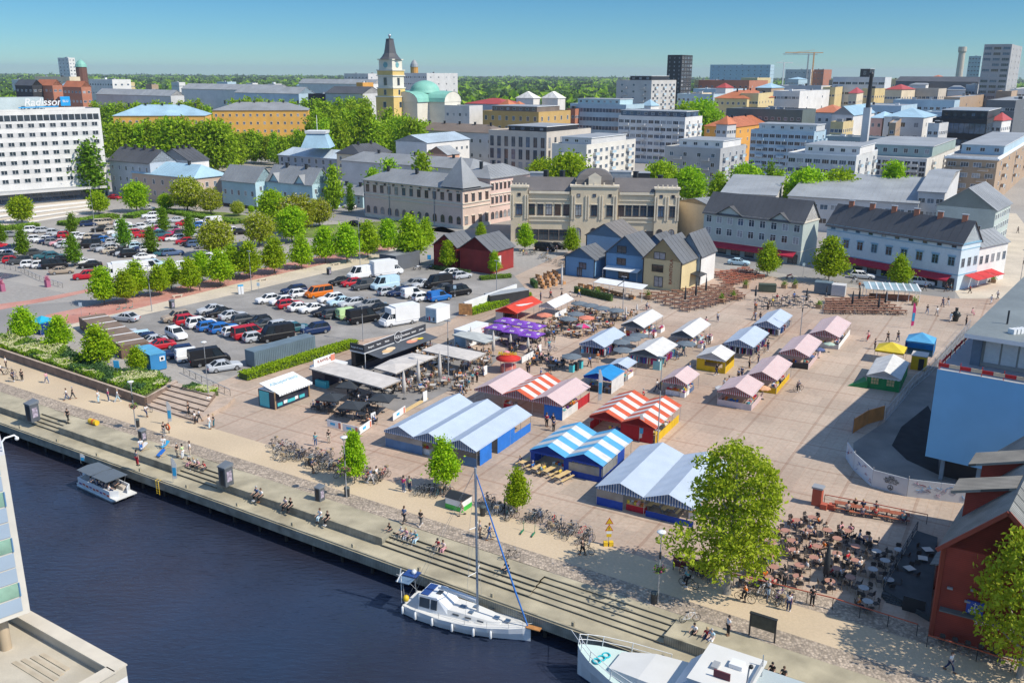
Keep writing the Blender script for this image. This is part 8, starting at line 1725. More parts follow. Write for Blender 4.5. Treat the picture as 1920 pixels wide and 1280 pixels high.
folk('308,816,s,-40,kg;333,856,s,-20,ke;343,860,s,160,lw;357,855,s,200,we;258,872,s,60,gr;264,842,i,-60,wb;307,838,i,-70,ws;354,778,s,0,kk;366,794,s,180,wk;374,790,w,20,wd;393,804,s,0,wc;401,800,s,180,kt;392,758,i,-60,wk','around the granite steps and deck chairs')
folk('592,836,s,90,aj;617,830,s,90,ke;586,888,r,-25,nk;695,906,w,-20,jw;706,902,w,-20,we;757,922,s,60,mj;768,920,s,60,ln;866,966,w,200,ee;758,980,w,60,jk;789,985,w,60,kd;900,1008,s,0,gk;917,1012,p,0,bj;1092,1040,p,150,kk','on the middle promenade')
folk('1287,1100,r,150,ak;1396,1128,r,160,ok;1522,1135,s,60,kk;1478,1145,s,60,wn;1780,1258,w,-60,wn;1440,1118,s,200,wc;1365,1190,s,200,wk;1470,1100,s,100,dk','near the broad maple')
folk('1225,640,w,0,rk;1320,660,w,200,wj;1343,703,w,20,kn;1025,800,s,60,rk;1037,800,s,240,kn;1038,808,s,120,nk;1496,736,r,40,nk;1627,640,r,90,pr;1664,641,w,90,kk;1683,640,w,90,kn;1640,655,s,0,nk;1323,645,s,0,rd;1330,646,s,90,nk;1302,900,s,0,kk;1415,580,s,0,pk;1416,600,w,40,wj;1425,602,w,40,kn;1408,668,s,0,rk;1418,664,s,0,wk;1213,582,r,10,wn','among the market tents')
folk('1773,547,w,0,nk;1818,550,w,170,rk;1767,575,w,90,nn;1777,572,w,90,ks;1738,588,w,90,kj;1756,592,w,90,wg;1782,603,w,30,cw;1793,598,s,200,wc;1822,590,i,-60,pp;1811,610,s,0,kk;1858,570,w,200,ww;1870,560,w,200,wn;1908,437,w,90,kk;1845,527,w,60,ln','at the top of the square')
folk('689,575,s,0,bj;695,574,s,180,re;375,545,s,0,kk;210,540,w,90,kk;100,495,w,90,sk;170,605,w,0,sj;182,604,w,180,kk;17,634,w,0,oe','in the car parks')
for x0,y0,x1,y1,n,w_ in ((1225,602,1105,690,11,'between the white clothes stalls'),(1340,602,1245,690,9,'near the yellow walled stall'),(1300,695,1190,765,7,'behind the red banded tent'),(1455,645,1350,745,8,'along the pink striped tents'),(1075,765,985,690,9,'behind the pink and red tents'),(905,710,850,745,7,'at the food court edge'),(1060,610,1000,680,10,'by the scarlet kiosk'),(1390,600,1500,560,6,'before the black lounge seats'),(1100,560,1010,560,6,'at the blue sheds'),(960,480,1060,470,6,'before the palace'),(1500,545,1790,545,8,'in front of the pale blue house')):
 for i in range(n): f=(i+rp.random())/n;person(x0+(x1-x0)*f+rp.gauss(0,5),y0+(y1-y0)*f+rp.gauss(0,3),rp.choice('ssww'),rp.uniform(0,6.28),rp.choice('wwkrbnjspoeay'),rp.choice('kjnde'),w_)
for x,y,t,b_ in ((479,929,'j','k'),(489,931,'w','k'),(532,948,'u','k'),(541,952,'k','k'),(594,972,'w','c'),(610,976,'k','k')): person(x,y,'i',QA-PI/2,t,b_,'on the wooden platform edge',pos=K((P(x,y)-QO).dot(QU),2.55,-.42))
for x,y,t,b_ in ((815,1030,'r','e'),(826,1033,'u','p'),(739,990,'k','d'),(757,1000,'w','e'),(766,1003,'p','w'),(778,1005,'w','e'),(786,1008,'a','c'),(362,866,'k','p'),(372,869,'w','k'),(381,871,'p','d'),(391,875,'r','d'),(1298,1192,'w','k'),(1322,1200,'r','n'),(1330,1204,'c','w'),(943,1075,'k','d')): s_=(P(x,y)-QO).dot(QU);person(x,y,'l',QA-PI/2,t,b_,'on the wooden quay steps',pos=K(s_,4.2,-.40))
for x,y,t in ((1458,1242,'k'),(1479,1250,'d')): person(x,y,'l',QA-PI/2,t,'k','on the deck edge beside the motor cruiser',pos=K((P(x,y)-QO).dot(QU),2.6,-.42))
for i in range(8): person(0,0,'i',pb_.rotation_euler.z+(PI/2 if i % 2 else -PI/2),'wurjsnew'[i],'kn'[i % 2],'in the pontoon boat',pos=Vector(pb_.location)+Matrix.Rotation(pb_.rotation_euler.z,3,'Z') @ Vector((-2.4+i*.62,-.85 if i % 2 else .85,.58)))
# furniture
brown=mat('brown_slat_wood',(.25,.115,.065),.7,.25,3,stretch=(1,5,5));yellowp=mat('yellow_plank',(.62,.44,.20),.7,.15,2,stretch=(1,6,6));redt=mat('terracotta_top',(.40,.20,.14),.6,.15);greyt=mat('grey_table_top',(.36,.36,.35),.5)
def picnic(m,L=1.8,legm=M_DARK,w=.75):
 p=Proto();b=MB()
 for i in range(5): b.box(-L/2,-w/2+i*w/5,.72,L/2,-w/2+(i+.85)*w/5,.765,m)
 p.add('tabletop',b)
 for s in (-1,1):
  b=MB();b.box(-L/2,s*(w/2+.32)-.13,.42,L/2,s*(w/2+.32)+.13,.46,m);p.add('bench_seat',b)
  b=MB();x=s*(L/2-.25);b.beam((x,-w*.3,.72),(x,-w/2-.35,0),.06,.08,legm);b.beam((x,w*.3,.72),(x,w/2+.35,0),.06,.08,legm);b.beam((x,-w/2-.4,.4),(x,w/2+.4,.4),.06,.06,legm);p.add('leg',b)
 return p
def cafe_table(m,r=.38,sq=False):
 p=Proto();b=MB()
 if sq: b.box(-r,-r,.71,r,r,.74,m)
 else: b.lathe([(r,.71),(r,.74)],(0,0,0),16,m,False)
 p.add('tabletop',b);b=MB();b.tube([(0,0,0),(0,0,.71)],.03,6,M_DARK);b.lathe([(.24,0),(.22,.03)],(0,0,0),10,M_DARK);p.add('leg',b);return p
def chair(m,lm):
 p=Proto();b=MB();b.box(-.22,-.23,.42,.22,.23,.47,m);p.add('seat',b);b=MB();b.tube([(-.2,-.24,.66),(-.27,-.15,.85),(-.27,.15,.85),(-.2,.24,.66)],.03,5,m);b.quad((-.23,-.2,.5),(-.23,.2,.5),(-.28,.17,.85),(-.28,-.17,.85),m);b.quad((-.28,-.17,.85),(-.28,.17,.85),(-.235,.2,.5),(-.235,-.2,.5),m);p.add('backrest',b)
 for x in (-.19,.19):
  for y in (-.2,.2): b=MB();b.tube([(x,y,.44),(x*1.15,y*1.1,0)],.018,4,lm);p.add('leg',b)
 return p
PIC,PICR=picnic(brown),picnic(mat('reddish_slat_wood',(.33,.10,.05),.7,.2,3));BEER=picnic(yellowp,2.2,M_STEEL,.6);TBR,TBG,TBS=cafe_table(redt,.42),cafe_table(greyt,.42),cafe_table(mat('pale_top',(.52,.48,.42),.5),.38,True);TBK=cafe_table(M_DARK,.45,True);CHB=chair(mat('dark_weave',(.06,.05,.045),.8),mat('cane_leg',(.25,.18,.1)));CHW=chair(mat('tan_weave',(.34,.22,.12),.8),M_DARK);CHK=chair(M_DARK,M_DARK)
sofa=Proto();b=MB();b.box(-.35,-.6,.3,.35,.6,.42,mat('honey_wood',(.46,.24,.10),.7,.2));sofa.add('seat',b);b=MB();b.box(-.4,-.6,.42,-.33,.6,.85,mat('honey_wood'));sofa.add('backrest',b);b=MB()
for y in (-.57,.5): b.box(-.38,y,0,.34,y+.07,.6,mat('honey_wood'))
sofa.add('frame_sides',b)
rf_=random.Random(9)
def grid(p,name,cat,label,group,corners,nx,ny,rz,jit=.15,sit=0,where=None,skip=0):
 q=[P(*c) for c in corners]
 for i in range(nx):
  for j in range(ny):
   if rf_.random() < skip: continue
   u,v=(i+.5)/nx,(j+.5)/ny;c=q[0].lerp(q[1],u).lerp(q[3].lerp(q[2],u),v)+Vector((rf_.gauss(0,jit),rf_.gauss(0,jit),0))
   p.put(name,label,cat,tuple(c),rz+rf_.gauss(0,.05),group,sc=1.1)
   for s in (-1,1):
    for t in (-.4,.4):
     if rf_.random() < sit: pp=c+Matrix.Rotation(rz,3,'Z') @ Vector((t,s*.72,0));person(0,0,'i',rz-s*PI/2,rf_.choice('wkrbnjsgpyea'),rf_.choice('kjnde'),where,pos=Vector((pp.x,pp.y,-.03)))
NCH=[0];CHM=MB();CRM=MB()
def seat_in_crowd(q,a,top,bot):
 M4=Matrix.Translation(q) @ Matrix.Rotation(a,4,'Z') @ Matrix.Scale(1.1,4);h=HAIR[rp.choice((0,1,1,2,3))]
 for (n_,me,sl_,_) in POSE['i'].parts:
  c={'s': ('skin',(.55,.36,.26)),'t': COLS[top],'b': COLS[bot],'h': h,'f': COLS['g']}[sl_];CRM.add([M4 @ v.co for v in me.vertices],[tuple(f.vertices) for f in me.polygons],mat('crowd_'+c[0].replace(' ','_'),c[1],.8,.1),True)
def cafe(p,name,label,ch,chl,group,corners,n,sit,where,seed=0,nch=4):
 q=[P(*c) for c in corners];rr=random.Random(seed);k=0;pts=[]
 while len(pts) < n and k < 4000:
  k +=1;u,v=rr.random(),rr.random();c=q[0].lerp(q[1],u).lerp(q[3].lerp(q[2],u),v)
  if all((c-d).length > 1.75 for d in pts): pts.append(c)
 for c in pts:
  a0=rr.uniform(0,6.28);p.put(name,label,'table',tuple(c),a0,group,sc=1.12)
  for i in range(nch):
   a=a0+i*2*PI/nch+rr.gauss(0,.15);d=Vector((math.cos(a),math.sin(a),0));cp=c+d*.8;NCH[0] +=1
   if NCH[0] <=250: ch.put('chair',chl,'chair',tuple(cp),a+PI,'chairs '+group,sc=1.12)
   else:
    M4=Matrix.Translation(cp) @ Matrix.Rotation(a+PI,4,'Z') @ Matrix.Scale(1.12,4)
    for n_,me,_,_ in ch.parts: CHM.add([M4 @ v.co for v in me.vertices],[tuple(f.vertices) for f in me.polygons],me.materials[0])
   if rr.random() < sit and 'terrace' not in where: seat_in_crowd(Vector((cp.x,cp.y,-.03)),a+PI,rr.choice('wwkrbnjspoe'),rr.choice('kjnde'))
   elif 'terrace' in where and rr.random() < sit: person(0,0,'i',a+PI,rr.choice('wwkrbnjspoe'),rr.choice('kjnde'),where,pos=Vector((cp.x,cp.y,-.03)))
ra=rad(-12)
grid(PIC,'picnic_table','picnic table','brown slatted table with benches in the field before the yellow shed','slatted tables before the yellow shed',((1190,556),(1365,536),(1400,560),(1290,588)),9,6,ra)
grid(PICR,'picnic_table','picnic table','reddish slatted table with benches right of the white shed','slatted tables right of the white shed',((1340,515),(1400,505),(1432,522),(1365,540)),6,5,ra)
grid(PIC,'picnic_table','picnic table','brown slatted table with benches before the glass roofed terrace bar','slatted tables before the terrace bar',((1552,565),(1640,560),(1708,592),(1545,590)),8,6,ra)
grid(sofa,'wooden_sofa','sofa','honey coloured wooden terrace sofa behind the dark box hedge','wooden sofas behind the box hedge',((1075,536),(1150,553),(1205,565),(1110,540)),6,2,ra+1.2);grid(TBS,'cafe_table','table','pale table between the wooden sofas by the white double awning','tables between wooden sofas',((1090,538),(1190,556),(1190,550),(1110,536)),6,1,ra)
grid(sofa,'wooden_sofa','sofa','honey coloured wooden terrace sofa beside the small low blue shed','wooden sofas beside the low blue shed',((1005,520),(1045,508),(1060,535),(1015,545)),4,4,ra+1)
grid(CHK,'chair','chair','black lounge chair at the black tables left of the grey container','black lounge chairs',((1420,560),(1520,552),(1535,580),(1425,582)),9,4,ra,.4);grid(TBK,'cafe_table','table','black table left of the slate grey container','black lounge tables',((1425,562),(1520,556),(1530,578),(1428,580)),5,2,ra,sit=.12,where='at the black lounge tables')
grid(BEER,'beer_table','picnic table','yellow plank table with benches in front of the blue banded tent','yellow plank tables before the blue banded tent',((962,872),(1050,905),(1080,900),(1000,868)),4,1,rad(52),sit=.3,where='at the yellow plank tables')
grid(BEER,'beer_table','picnic table','yellow plank table inside the big double tent by the maple','plank tables inside the double tent',((1180,950),(1260,970),(1290,950),(1210,930)),3,1,rad(55))
cafe(TBR,'round_table','round terracotta topped table on the beer terrace in full sun',CHB,'dark woven armchair on the beer terrace','on the beer terrace',((1395,1100),(1590,1115),(1640,1025),(1490,965)),26,.33,'at the beer terrace')
cafe(TBG,'round_table','round grey topped table close to the dark timber terrace',CHB,'dark woven armchair close to the dark timber terrace','beside the dark timber terrace',((1590,1140),(1640,1155),(1690,1045),(1650,1030)),7,.05,'beside the dark timber terrace',3)
cafe(TBS,'square_table','pale square table on the dark timber terrace',CHB,'dark woven armchair on the dark timber terrace','on the dark timber terrace',((1690,1125),(1725,1140),(1745,1040),(1715,1030)),3,0,'',5,3)
grid(PICR,'picnic_table','picnic table','reddish slatted table with benches along the top fence of the beer terrace','slatted tables on the beer terrace',((1560,945),(1700,972),(1700,985),(1560,960)),4,1,QA+.2,sit=.55,where='at the top fence of the beer terrace')
for i in range(5): q=B0+d1*(1.0+i*.95)-d2*1.0;CHB.put('chair','dark woven armchair in the row along the red barn wall','chair',tuple(q),math.atan2(-d2.y,-d2.x),'chairs along the red barn wall')
W1='under the cream canopies';cafe(TBS,'square_table','pale square table under the cream flat canopies',CHW,'tan woven chair under the cream flat canopies','under the cream canopies',((700,740),(860,735),(940,665),(800,650)),40,.5,W1,7);cafe(TBS,'square_table','pale square table under the longest cream canopy',CHK,'black chair under the longest cream canopy','under the longest cream canopy',((610,705),(720,745),(760,725),(650,695)),12,.3,'under the longest cream canopy',8)
cafe(TBK,'square_table','dark square table under the black square parasols',CHK,'black chair under the black square parasols','under the black parasols',((590,770),(700,800),(760,765),(660,735)),13,.5,'under the black square parasols',9);cafe(TBK,'square_table','dark square table under the purple parasols',CHK,'black chair under the purple parasols','under the purple parasols',((905,650),(1000,668),(1030,630),(930,620)),12,.35,'under the purple parasols',10)
cafe(TBS,'square_table','pale square table among the coral and slate parasols',CHW,'pale woven chair among the coral and slate parasols','among the slate parasols',((1010,625),(1110,640),(1190,590),(1075,575)),34,.45,'among the coral and slate parasols',11);cafe(TBK,'square_table','dark table beside the turquoise bins',CHK,'black chair beside the turquoise bins','beside the turquoise bins',((1000,690),(1050,700),(1065,680),(1015,672)),6,.4,'beside the turquoise bins',12)
# street furniture, signs, goods, quay fittings
tag(CRM.build('seated_crowd'),'mass of small seated guests under the parasols and canopies of the food court','crowd',kind='stuff')
tag(CHM.build('far_chairs'),'mass of small cafe chairs further back in the food court','chairs',kind='stuff')
def lamp(x,y,yt,label,kind='disc',basket=None):
 b0=P(x,y);h=ztop(b0,yt);o=thing('street_lamp',label,'street lamp',tuple(b0),0,'street lamps');b=MB();b.tube([b0,b0+UP*(h*.35),b0+UP*(h-.15)],[.09,.07,.045],8,M_STEEL if kind =='disc' else M_GREY);b.tube([b0+UP*(h*.62),b0+UP*(h*.72)],.1,8,M_DARK);b.build('pole',o);b=MB()
 if kind =='disc': b.lathe([(.1,h-.5),(.3,h-.15),(.42,h-.1),(.38,h-.02),(.1,h+.03)],tuple(b0),14,M_LAMP)
 else: b.beam(b0+UP*(h-.1)-QU*.5,b0+UP*(h-.1)+QU*.5,.3,.12,M_GREY)
 b.build('lamp_head',o)
 if basket:
  z=ztop(b0,basket);b=MB();rr=random.Random(x)
  b.lathe([(.1,z-.35),(.5,z),(.5,z+.05)],tuple(b0),10,M_DARK)
  for i in range(160): a=rr.uniform(0,6.28);r=rr.uniform(.1,.62);leaf_quad(b,b0+Vector((r*math.cos(a),r*math.sin(a),z+rr.uniform(-.15,.35))),.1,rr,rr.choice((SHRUB,SHRUB,FLOW)))
  b.build('flower_basket',o)
FLOW=leaf_mat('pink_petal',(.5,.05,.2),(.65,.3,.35),.3)
lamp(255,805,714,'street lamp above the granite steps',basket=762);lamp(650,932,818,'street lamp at the bicycle racks with yellow flower basket',basket=880);lamp(1233,1130,995,'street lamp with pink flower basket next to the broad maple',basket=1068);lamp(392,752,640,'street lamp on the patch of shrubs by the granite steps')
for x,y,t,l in ((1233,832,668,'tall thin lamp mast at the corner of the red banded tent'),(841,718,600,'tall thin lamp mast amid the cream canopies'),(1167,598,518,'tall lamp mast behind the white goods stall'),(676,514,408,'tall lamp mast at the end of the red footpath'),(285,584,498,'tall lamp mast by the pale box at the footpath'),(472,544,470,'tall lamp mast beside the parking machine'),(931,556,488,'lamp mast in front of the red shed with the poster'),(1500,632,555,'lamp mast between pink tent and striped clothes stall'),(180,446,338,'very tall pale mast in the far car park'),(681,640,556,'lamp mast behind the clipped hedge'),(1027,452,400,'lamp mast before the palace windows'),(1911,540,468,'lamp mast on the pedestrian street')): lamp(x,y,t,l,'mast')
pod=Proto();b=MB();b.box(-.6,-.6,0,.6,.6,2.0,mat('pod_slate',(.09,.10,.115),.5,.15));pod.add('body',b);b=MB();b.add([(-.68,-.68,2),(.68,-.68,2),(.68,.68,2.0),(-.68,.68,2.0),(-.68,-.68,2.1),(.68,-.68,2.1),(.68,.68,2.35),(-.68,.68,2.35)],[(0,3,2,1),(4,5,6,7),(0,1,5,4),(1,2,6,5),(2,3,7,6),(3,0,4,7)],mat('pod_roof',(.16,.18,.20),.5));pod.add('roof',b);b=MB();b.box(.6,-.35,.5,.63,.35,1.6,mat('poster_mix',(.35,.30,.36),.5,.6,3));pod.add('poster',b);b=MB();b.box(-.3,-.63,.1,.35,-.6,1.8,M_DARK);pod.add('door',b)
for x,y,t,l in ((63,788,745,'tall slate kiosk box beside the left wooden stairs'),(268,826,800,'small slate kiosk box behind the deck chairs'),(425,908,862,'tall slate kiosk box with purple poster by the middle stairs'),(600,937,905,'small slate kiosk box alone on the wooden platform'),(323,578,559,'small slate box at the edge of the footpath'),(617,515,499,'dark small box beside the last tall mast of the footpath')): q=P(x,y);k=ztop(q,t)/2.3;pod.put('kiosk_box',l,'kiosk box',tuple(q),QA,'slate kiosk boxes',sc=(k*.72,k*.72,k*.85))
def simple(name,label,cat,x,y,*parts,rz=QA,z=0):
 q=P(x,y,z);o=thing(name,label,cat,tuple(q),rz)
 for n,f in parts: b=MB();f(b);child(n,b.mesh(n),o)
 return o
GRW=mat('recycling_green',(.05,.42,.06),.5);BRK=mat('terracotta_brick',(.40,.09,.05),.8,.2);SGY=mat('sign_yellow',(.75,.48,.02),.5);SBL=mat('sign_sky_blue',(.04,.38,.65),.5);TQ=mat('turquoise_panel')
simple('recycling_hut','white and green recycling hut with dark roof beside the tall yacht mast','recycling hut',860,950,('body',lambda b: b.box(-1.1,-.9,.55,1.1,.9,1.3,M_WHITE)),('green_base',lambda b: b.box(-1.12,-.92,0,1.12,.92,.55,GRW)),('roof',lambda b: (b.quad((-1.2,-1,1.3),(1.2,-1,1.3),(1.2,0,1.75),(-1.2,0,1.75),M_DARK),b.quad((1.2,1,1.3),(-1.2,1,1.3),(-1.2,0,1.75),(1.2,0,1.75),M_DARK),b.tri((1.2,-1,1.3),(1.2,1,1.3),(1.2,0,1.75),M_DARK),b.tri((-1.2,1,1.3),(-1.2,-1,1.3),(-1.2,0,1.75),M_DARK))))
for x,y,l in ((905,966,'black cylinder litter bin beside the yacht mast'),(651,930,'small black litter bin at the foot of the flower basket lamp'),(582,872,'green black bin standing among the crowded bicycles'),(258,800,'black litter bin at the foot of the lamp by the steps'),(1226,1130,'black litter bin at the foot of the lamp by the maple')): simple('litter_bin',l,'bin',x,y,('body',lambda b: b.lathe([(.28,0),(.32,1.0)],(0,0,0),10,M_DARK)),('lid',lambda b: b.lathe([(.34,1.0),(.3,1.12),(.1,1.15)],(0,0,0),10,mat('bin_lid',(.07,.09,.09)))))
simple('brick_planter','terracotta coloured column with two square planters at the beer terrace corner','planter',1532,946,('column',lambda b: b.box(-.55,-.4,0,.45,.5,2.0,BRK)),('cap',lambda b: b.box(-.65,-.5,2,.55,.6,2.2,M_GREY)),('planter_box',lambda b: (b.box(.5,-.9,0,1.2,-.2,.6,BRK),b.box(1.25,-.5,0,1.95,.2,.6,BRK))))
simple('info_board','dark notice board on two posts on the cobbles','notice board',1428,1197,('board',lambda b: b.box(-1.05,-.04,.9,1.05,.04,2.1,mat('board_olive',(.06,.058,.04),.6,.3,2))),('roof',lambda b: b.box(-1.15,-.15,2.1,1.15,.15,2.2,M_DARK)),('post',lambda b: b.box(-1.12,-.06,0,-1.0,.06,2.1,M_DARK)),('post',lambda b: b.box(1.0,-.06,0,1.12,.06,2.1,M_DARK)))
TR=lambda b,z,m,s,y: b.add([(-s,y,z),(s,y,z),(0,y,z+s*1.7),(-s,y+.03,z),(s,y+.03,z),(0,y+.03,z+s*1.7)],[(0,1,2),(5,4,3),(0,3,4,1),(1,4,5,2),(2,5,3,0)],m)
ws=simple('warning_sign','two yellow warning triangles over a small panel on one pole with yellow foot boxes','road sign',1141,1022,('pole',lambda b: b.tube([(0,0.03,0),(0,.03,2.9)],.035,6,M_STEEL)),('triangle',lambda b: (TR(b,2.35,M_RED,.42,-.02),TR(b,2.41,SGY,.32,-.03))),('triangle',lambda b: (TR(b,1.62,M_RED,.42,-.02),TR(b,1.68,SGY,.32,-.03))),('panel',lambda b: (b.box(-.25,-.03,.95,.25,0,1.3,SGY),b.box(-.25,-.031,1.3,.25,0,1.55,M_LAMP))),('foot_box',lambda b: b.box(-.5,-.2,0,-.1,.25,.45,SGY)),('foot_box',lambda b: b.box(.02,-.25,0,.45,.2,.45,SGY)),rz=rad(5))
text_on('warning_mark',ws,'!',wloc(ws)+Vector((0,-.05,1.9)),(1,.09,0),UP,.4,M_DARK,ext=.004,bold=True)
def rail(name,label,pts,h,m,n,lower=0,t=.09):
 o=thing(name,label,'fence',tuple(pts[0]));b=MB()
 for i in range(len(pts)-1): b.beam(pts[i]+UP*h,pts[i+1]+UP*h,t,t*.8,m)
 b.build('top_rail',o);pm=MB()
 for i in range(len(pts)-1):
  p,q=pts[i],pts[i+1];k=max(1,int((q-p).length/n))
  for j in range(k+(i ==len(pts)-2)): v=p.lerp(q,j/k);pm.tube([v,v+UP*h],.035,5,M_DARK)
  for j in range(k): a,c=p.lerp(q,j/k),p.lerp(q,(j+1)/k);pm.tube([a+UP*.1,c+UP*(h-.1)],.012,3,M_DARK);pm.tube([a+UP*(h-.1),c+UP*.1],.012,3,M_DARK)
  if lower: pm.beam(p+UP*h*.5,q+UP*h*.5,.04,h*lower,m)
 x=pm.build('lattice_and_posts',o);return o
RRL=mat('red_rail',(.42,.09,.04),.6,.15)
rail('terrace_fence','long red topped fence along the promenade side of the beer terrace',px((1262,1068),(1375,1096),(1560,1142),(1718,1192)),1.15,RRL,2.0);rail('terrace_fence','red topped fence in front of the red barn at the lower right',px((1737,1212),(1830,1240),(1960,1282)),1.1,RRL,2.0);rail('terrace_fence','thin rust coloured fence along the top of the beer terrace',px((1545,944),(1640,962),(1737,982)),1.1,RRL,2.0);rail('bicycle_shelter_boards','dark oxblood board screen at the end of the beer terrace fence',px((1262,1062),(1335,1080)),1.3,mat('oxblood_board',(.13,.025,.025),.7),1.6,.8)
rail('handrail','grey handrail beside the path from the car park to the steps',px((345,700),(390,722),(432,742)),1.0,M_GREY,1.6);rail('canal_railing','grey railing round the small dark canal basin',px((-10,500),(40,510),(75,526),(118,540)),1.1,M_STEEL,2.2);sheet('canal_water',px((-40,506),(42,516),(12,523),(-40,528)),MATS['river_water'],6)
b=MB();b.box(-.12,-.12,0,.12,.12,.5,wood_k);BOL=b.mesh('bollard')
for i in range(15): s=4+i*8.4;o=bpy.data.objects.new('bollard',BOL);COL.objects.link(o);o.location=K(s,.5,ZD);o.rotation_euler=(0,0,QA);tag(o,'%s squat timber mooring bollard on the quay edge counted from the theatre end' % ordw(i),'bollard','quay bollards')
simple('quay_ladder','yellow ladder hanging over the quay edge near the pontoon boat','ladder',296,905,('stiles',lambda b: [b.tube([(x,-.1,-1.4),(x,-.1,.35),(x,.3,.35)],.035,5,SGY) for x in (-.25,.25)]),('rungs',lambda b: [b.tube([(-.25,-.1,-1.3+.3*i),(.25,-.1,-1.3+.3*i)],.025,5,SGY) for i in range(6)]),z=ZD)
simple('life_ring','orange life ring on a post near the deck chairs','life ring',317,812,('ring',lambda b: b.ring((0,-.1,.9),.36,.1,'y',16,6,mat('ring_orange',(.65,.13,.03),.6))),('post',lambda b: b.box(-.05,-.02,0,.05,.06,1.5,M_DARK)))
simple('barrel','yellow and orange plastic barrel lying on the left wooden platform','barrel',176,795,('body',lambda b: (b.tube([(-.8,0,.35),(-.1,0,.35)],.35,12,SGY),b.tube([(-.1,0,.35),(.25,0,.35)],.36,12,mat('ring_orange')),b.tube([(.25,0,.35),(.8,0,.35)],.35,12,SGY))))
for x,y,c,l in ((270,843,M_WHITE,'white and blue deck chair behind the man in red shorts'),(311,840,SBL,'striped deck chair facing the water by the granite steps'),(303,856,WBB,'blue deck chair at the platform edge')): simple('deck_chair',l,'deck chair',x,y,('sling',lambda b: b.quad((-.35,-.5,.3),(.35,-.5,.3),(.35,.5,.85),(-.35,.5,.85),c)),('frame',lambda b: [b.beam((s*.38,-.6,.05),(s*.38,.55,.9),.05,.05,M_WOOD) for s in (-1,1)]+[b.beam((s*.38,.5,.05),(s*.38,-.5,.5),.05,.05,M_WOOD) for s in (-1,1)]))
for x,y,t,c,l in ((316,797,752,CW,'white and blue feather flag near the life ring'),(325,905,858,CW,'white feather flag with red foot on the quay edge'),(1121,757,692,CW,'tall white and blue feather flag at the bright blue stall'),(1198,828,775,CW,'furled white flag in front of the red walls'),(1707,616,568,CPINK,'pink and blue feather flag behind the blue pop-up tent'),(152,868,850,CW,'white feather flag at the stern of the pontoon boat'),(1089,668,645,CW,'short white beach flag at the blue striped clothes stall')):
 q=P(x,y,ZD if y > 850 and x < 400 else 0);h=ztop(q,t)-q.z;simple('feather_flag',l,'flag',x,y,('sail',lambda b: (b.poly([(0,0,.5),(.5,.03,.6),(.6,.05,h*.75),(.25,.02,h),(0,0,h*.98)],c),b.poly([(0,.012,h*.98),(.25,.032,h),(.6,.062,h*.75),(.5,.042,.6),(0,.012,.5)],c),b.box(.05,-.01,h*.3,.5,.0,h*.62,SBL))),('pole',lambda b: b.tube([(0,0,0),(0,0,h)],.025,5,M_STEEL)),rz=rad(-10),z=q.z)
for i,(a,c) in enumerate((((614,800),(640,806)),((643,808),(672,815)),((674,816),(697,800)),((737,790),(760,774)))): p,q=P(*a),P(*c);o=thing('screen_board','%s printed white and peach screen board round the black parasol tables' % ordw(i),'screen',tuple(p),0,'screen boards');b=MB();b.beam(p+UP*.6,q+UP*.6,.05,1.0,M_WHITE);b.build('panel',o);b=MB();d=(q-p).normalized();n=Vector((d.y,-d.x,0));m_=p.lerp(q,.4)+n*.03;b.beam(m_+UP*.6-d*.4,m_+UP*.6+d*.4,.02,.35,SBL);e=p.lerp(q,.9)+n*.03;b.beam(e+UP*.55-d*.2,e+UP*.55+d*.2,.02,.8,CORAL);b.build('print',o)
b=MB();b.beam(P(752,776)+UP*.12,P(800,748)+UP*.12,.5,.24,yellowp);tag(b.build('timber_edge'),'pale timber edge beam of the cafe floor','timber beam');sheet('cafe_floor',px((690,752),(756,776),(905,700),(940,668),(800,640),(640,700)),mat('grey_cafe_deck',(.24,.225,.21),.9,.15,.3,coord='geo'),6)
for x,y,t,l in ((222,716,676,'blue square sign in the flowering bed'),(805,503,478,'blue parking sign by the smaller red shed'),(890,508,490,'small blue parking sign before the red shed')): q=P(x,y);h=ztop(q,t);simple('blue_sign',l,'sign',x,y,('panel',lambda b: b.box(-.45,-.04,h-1.1,.45,.04,h,SBL)),('post',lambda b: b.tube([(0,.06,0),(0,.06,h)],.03,5,M_STEEL)),rz=rad(-10))
for x,y,t,l in ((153,592,567,'pale road sign at the start of the red footpath'),(570,642,608,'pale sign between dark cars and grey container'),(723,583,566,'pale sign behind the black estate cars'),(853,562,535,'pale sign at the blue van'),(485,547,530,'thin sign at the car park kerb'),(1505,520,493,'pale sign beside the grey green shop house')): q=P(x,y);h=ztop(q,t);simple('road_sign',l,'sign',x,y,('panel',lambda b: b.box(-.3,-.03,h-.7,.3,.03,h,ltblue)),('post',lambda b: b.tube([(0,.05,0),(0,.05,h)],.03,5,M_STEEL)),rz=0)
simple('parking_machine','white and blue parking machine pair on the flagstone footway','parking machine',452,551,('machine',lambda b: b.box(-.55,-.25,0,-.05,.25,1.7,M_WHITE)),('machine',lambda b: b.box(.05,-.25,0,.55,.25,1.7,M_WHITE)),('blue_top',lambda b: b.box(-.56,-.26,1.7,.56,.26,1.95,SBL)),rz=.5)
for i,(x,y) in enumerate(((333,557),(443,517),(493,526),(630,497),(548,503))): simple('stone_bench','%s pale stone bench beside the red footpath, counted by size' % ordw(i),'bench',x,y,('slab',lambda b: b.box(-1.1,-.25,.38,1.1,.25,.5,M_FLAG)),('foot',lambda b: b.box(-.9,-.2,0,-.6,.2,.38,M_FLAG)),('foot',lambda b: b.box(.6,-.2,0,.9,.2,.38,M_FLAG)),rz=rad(38))
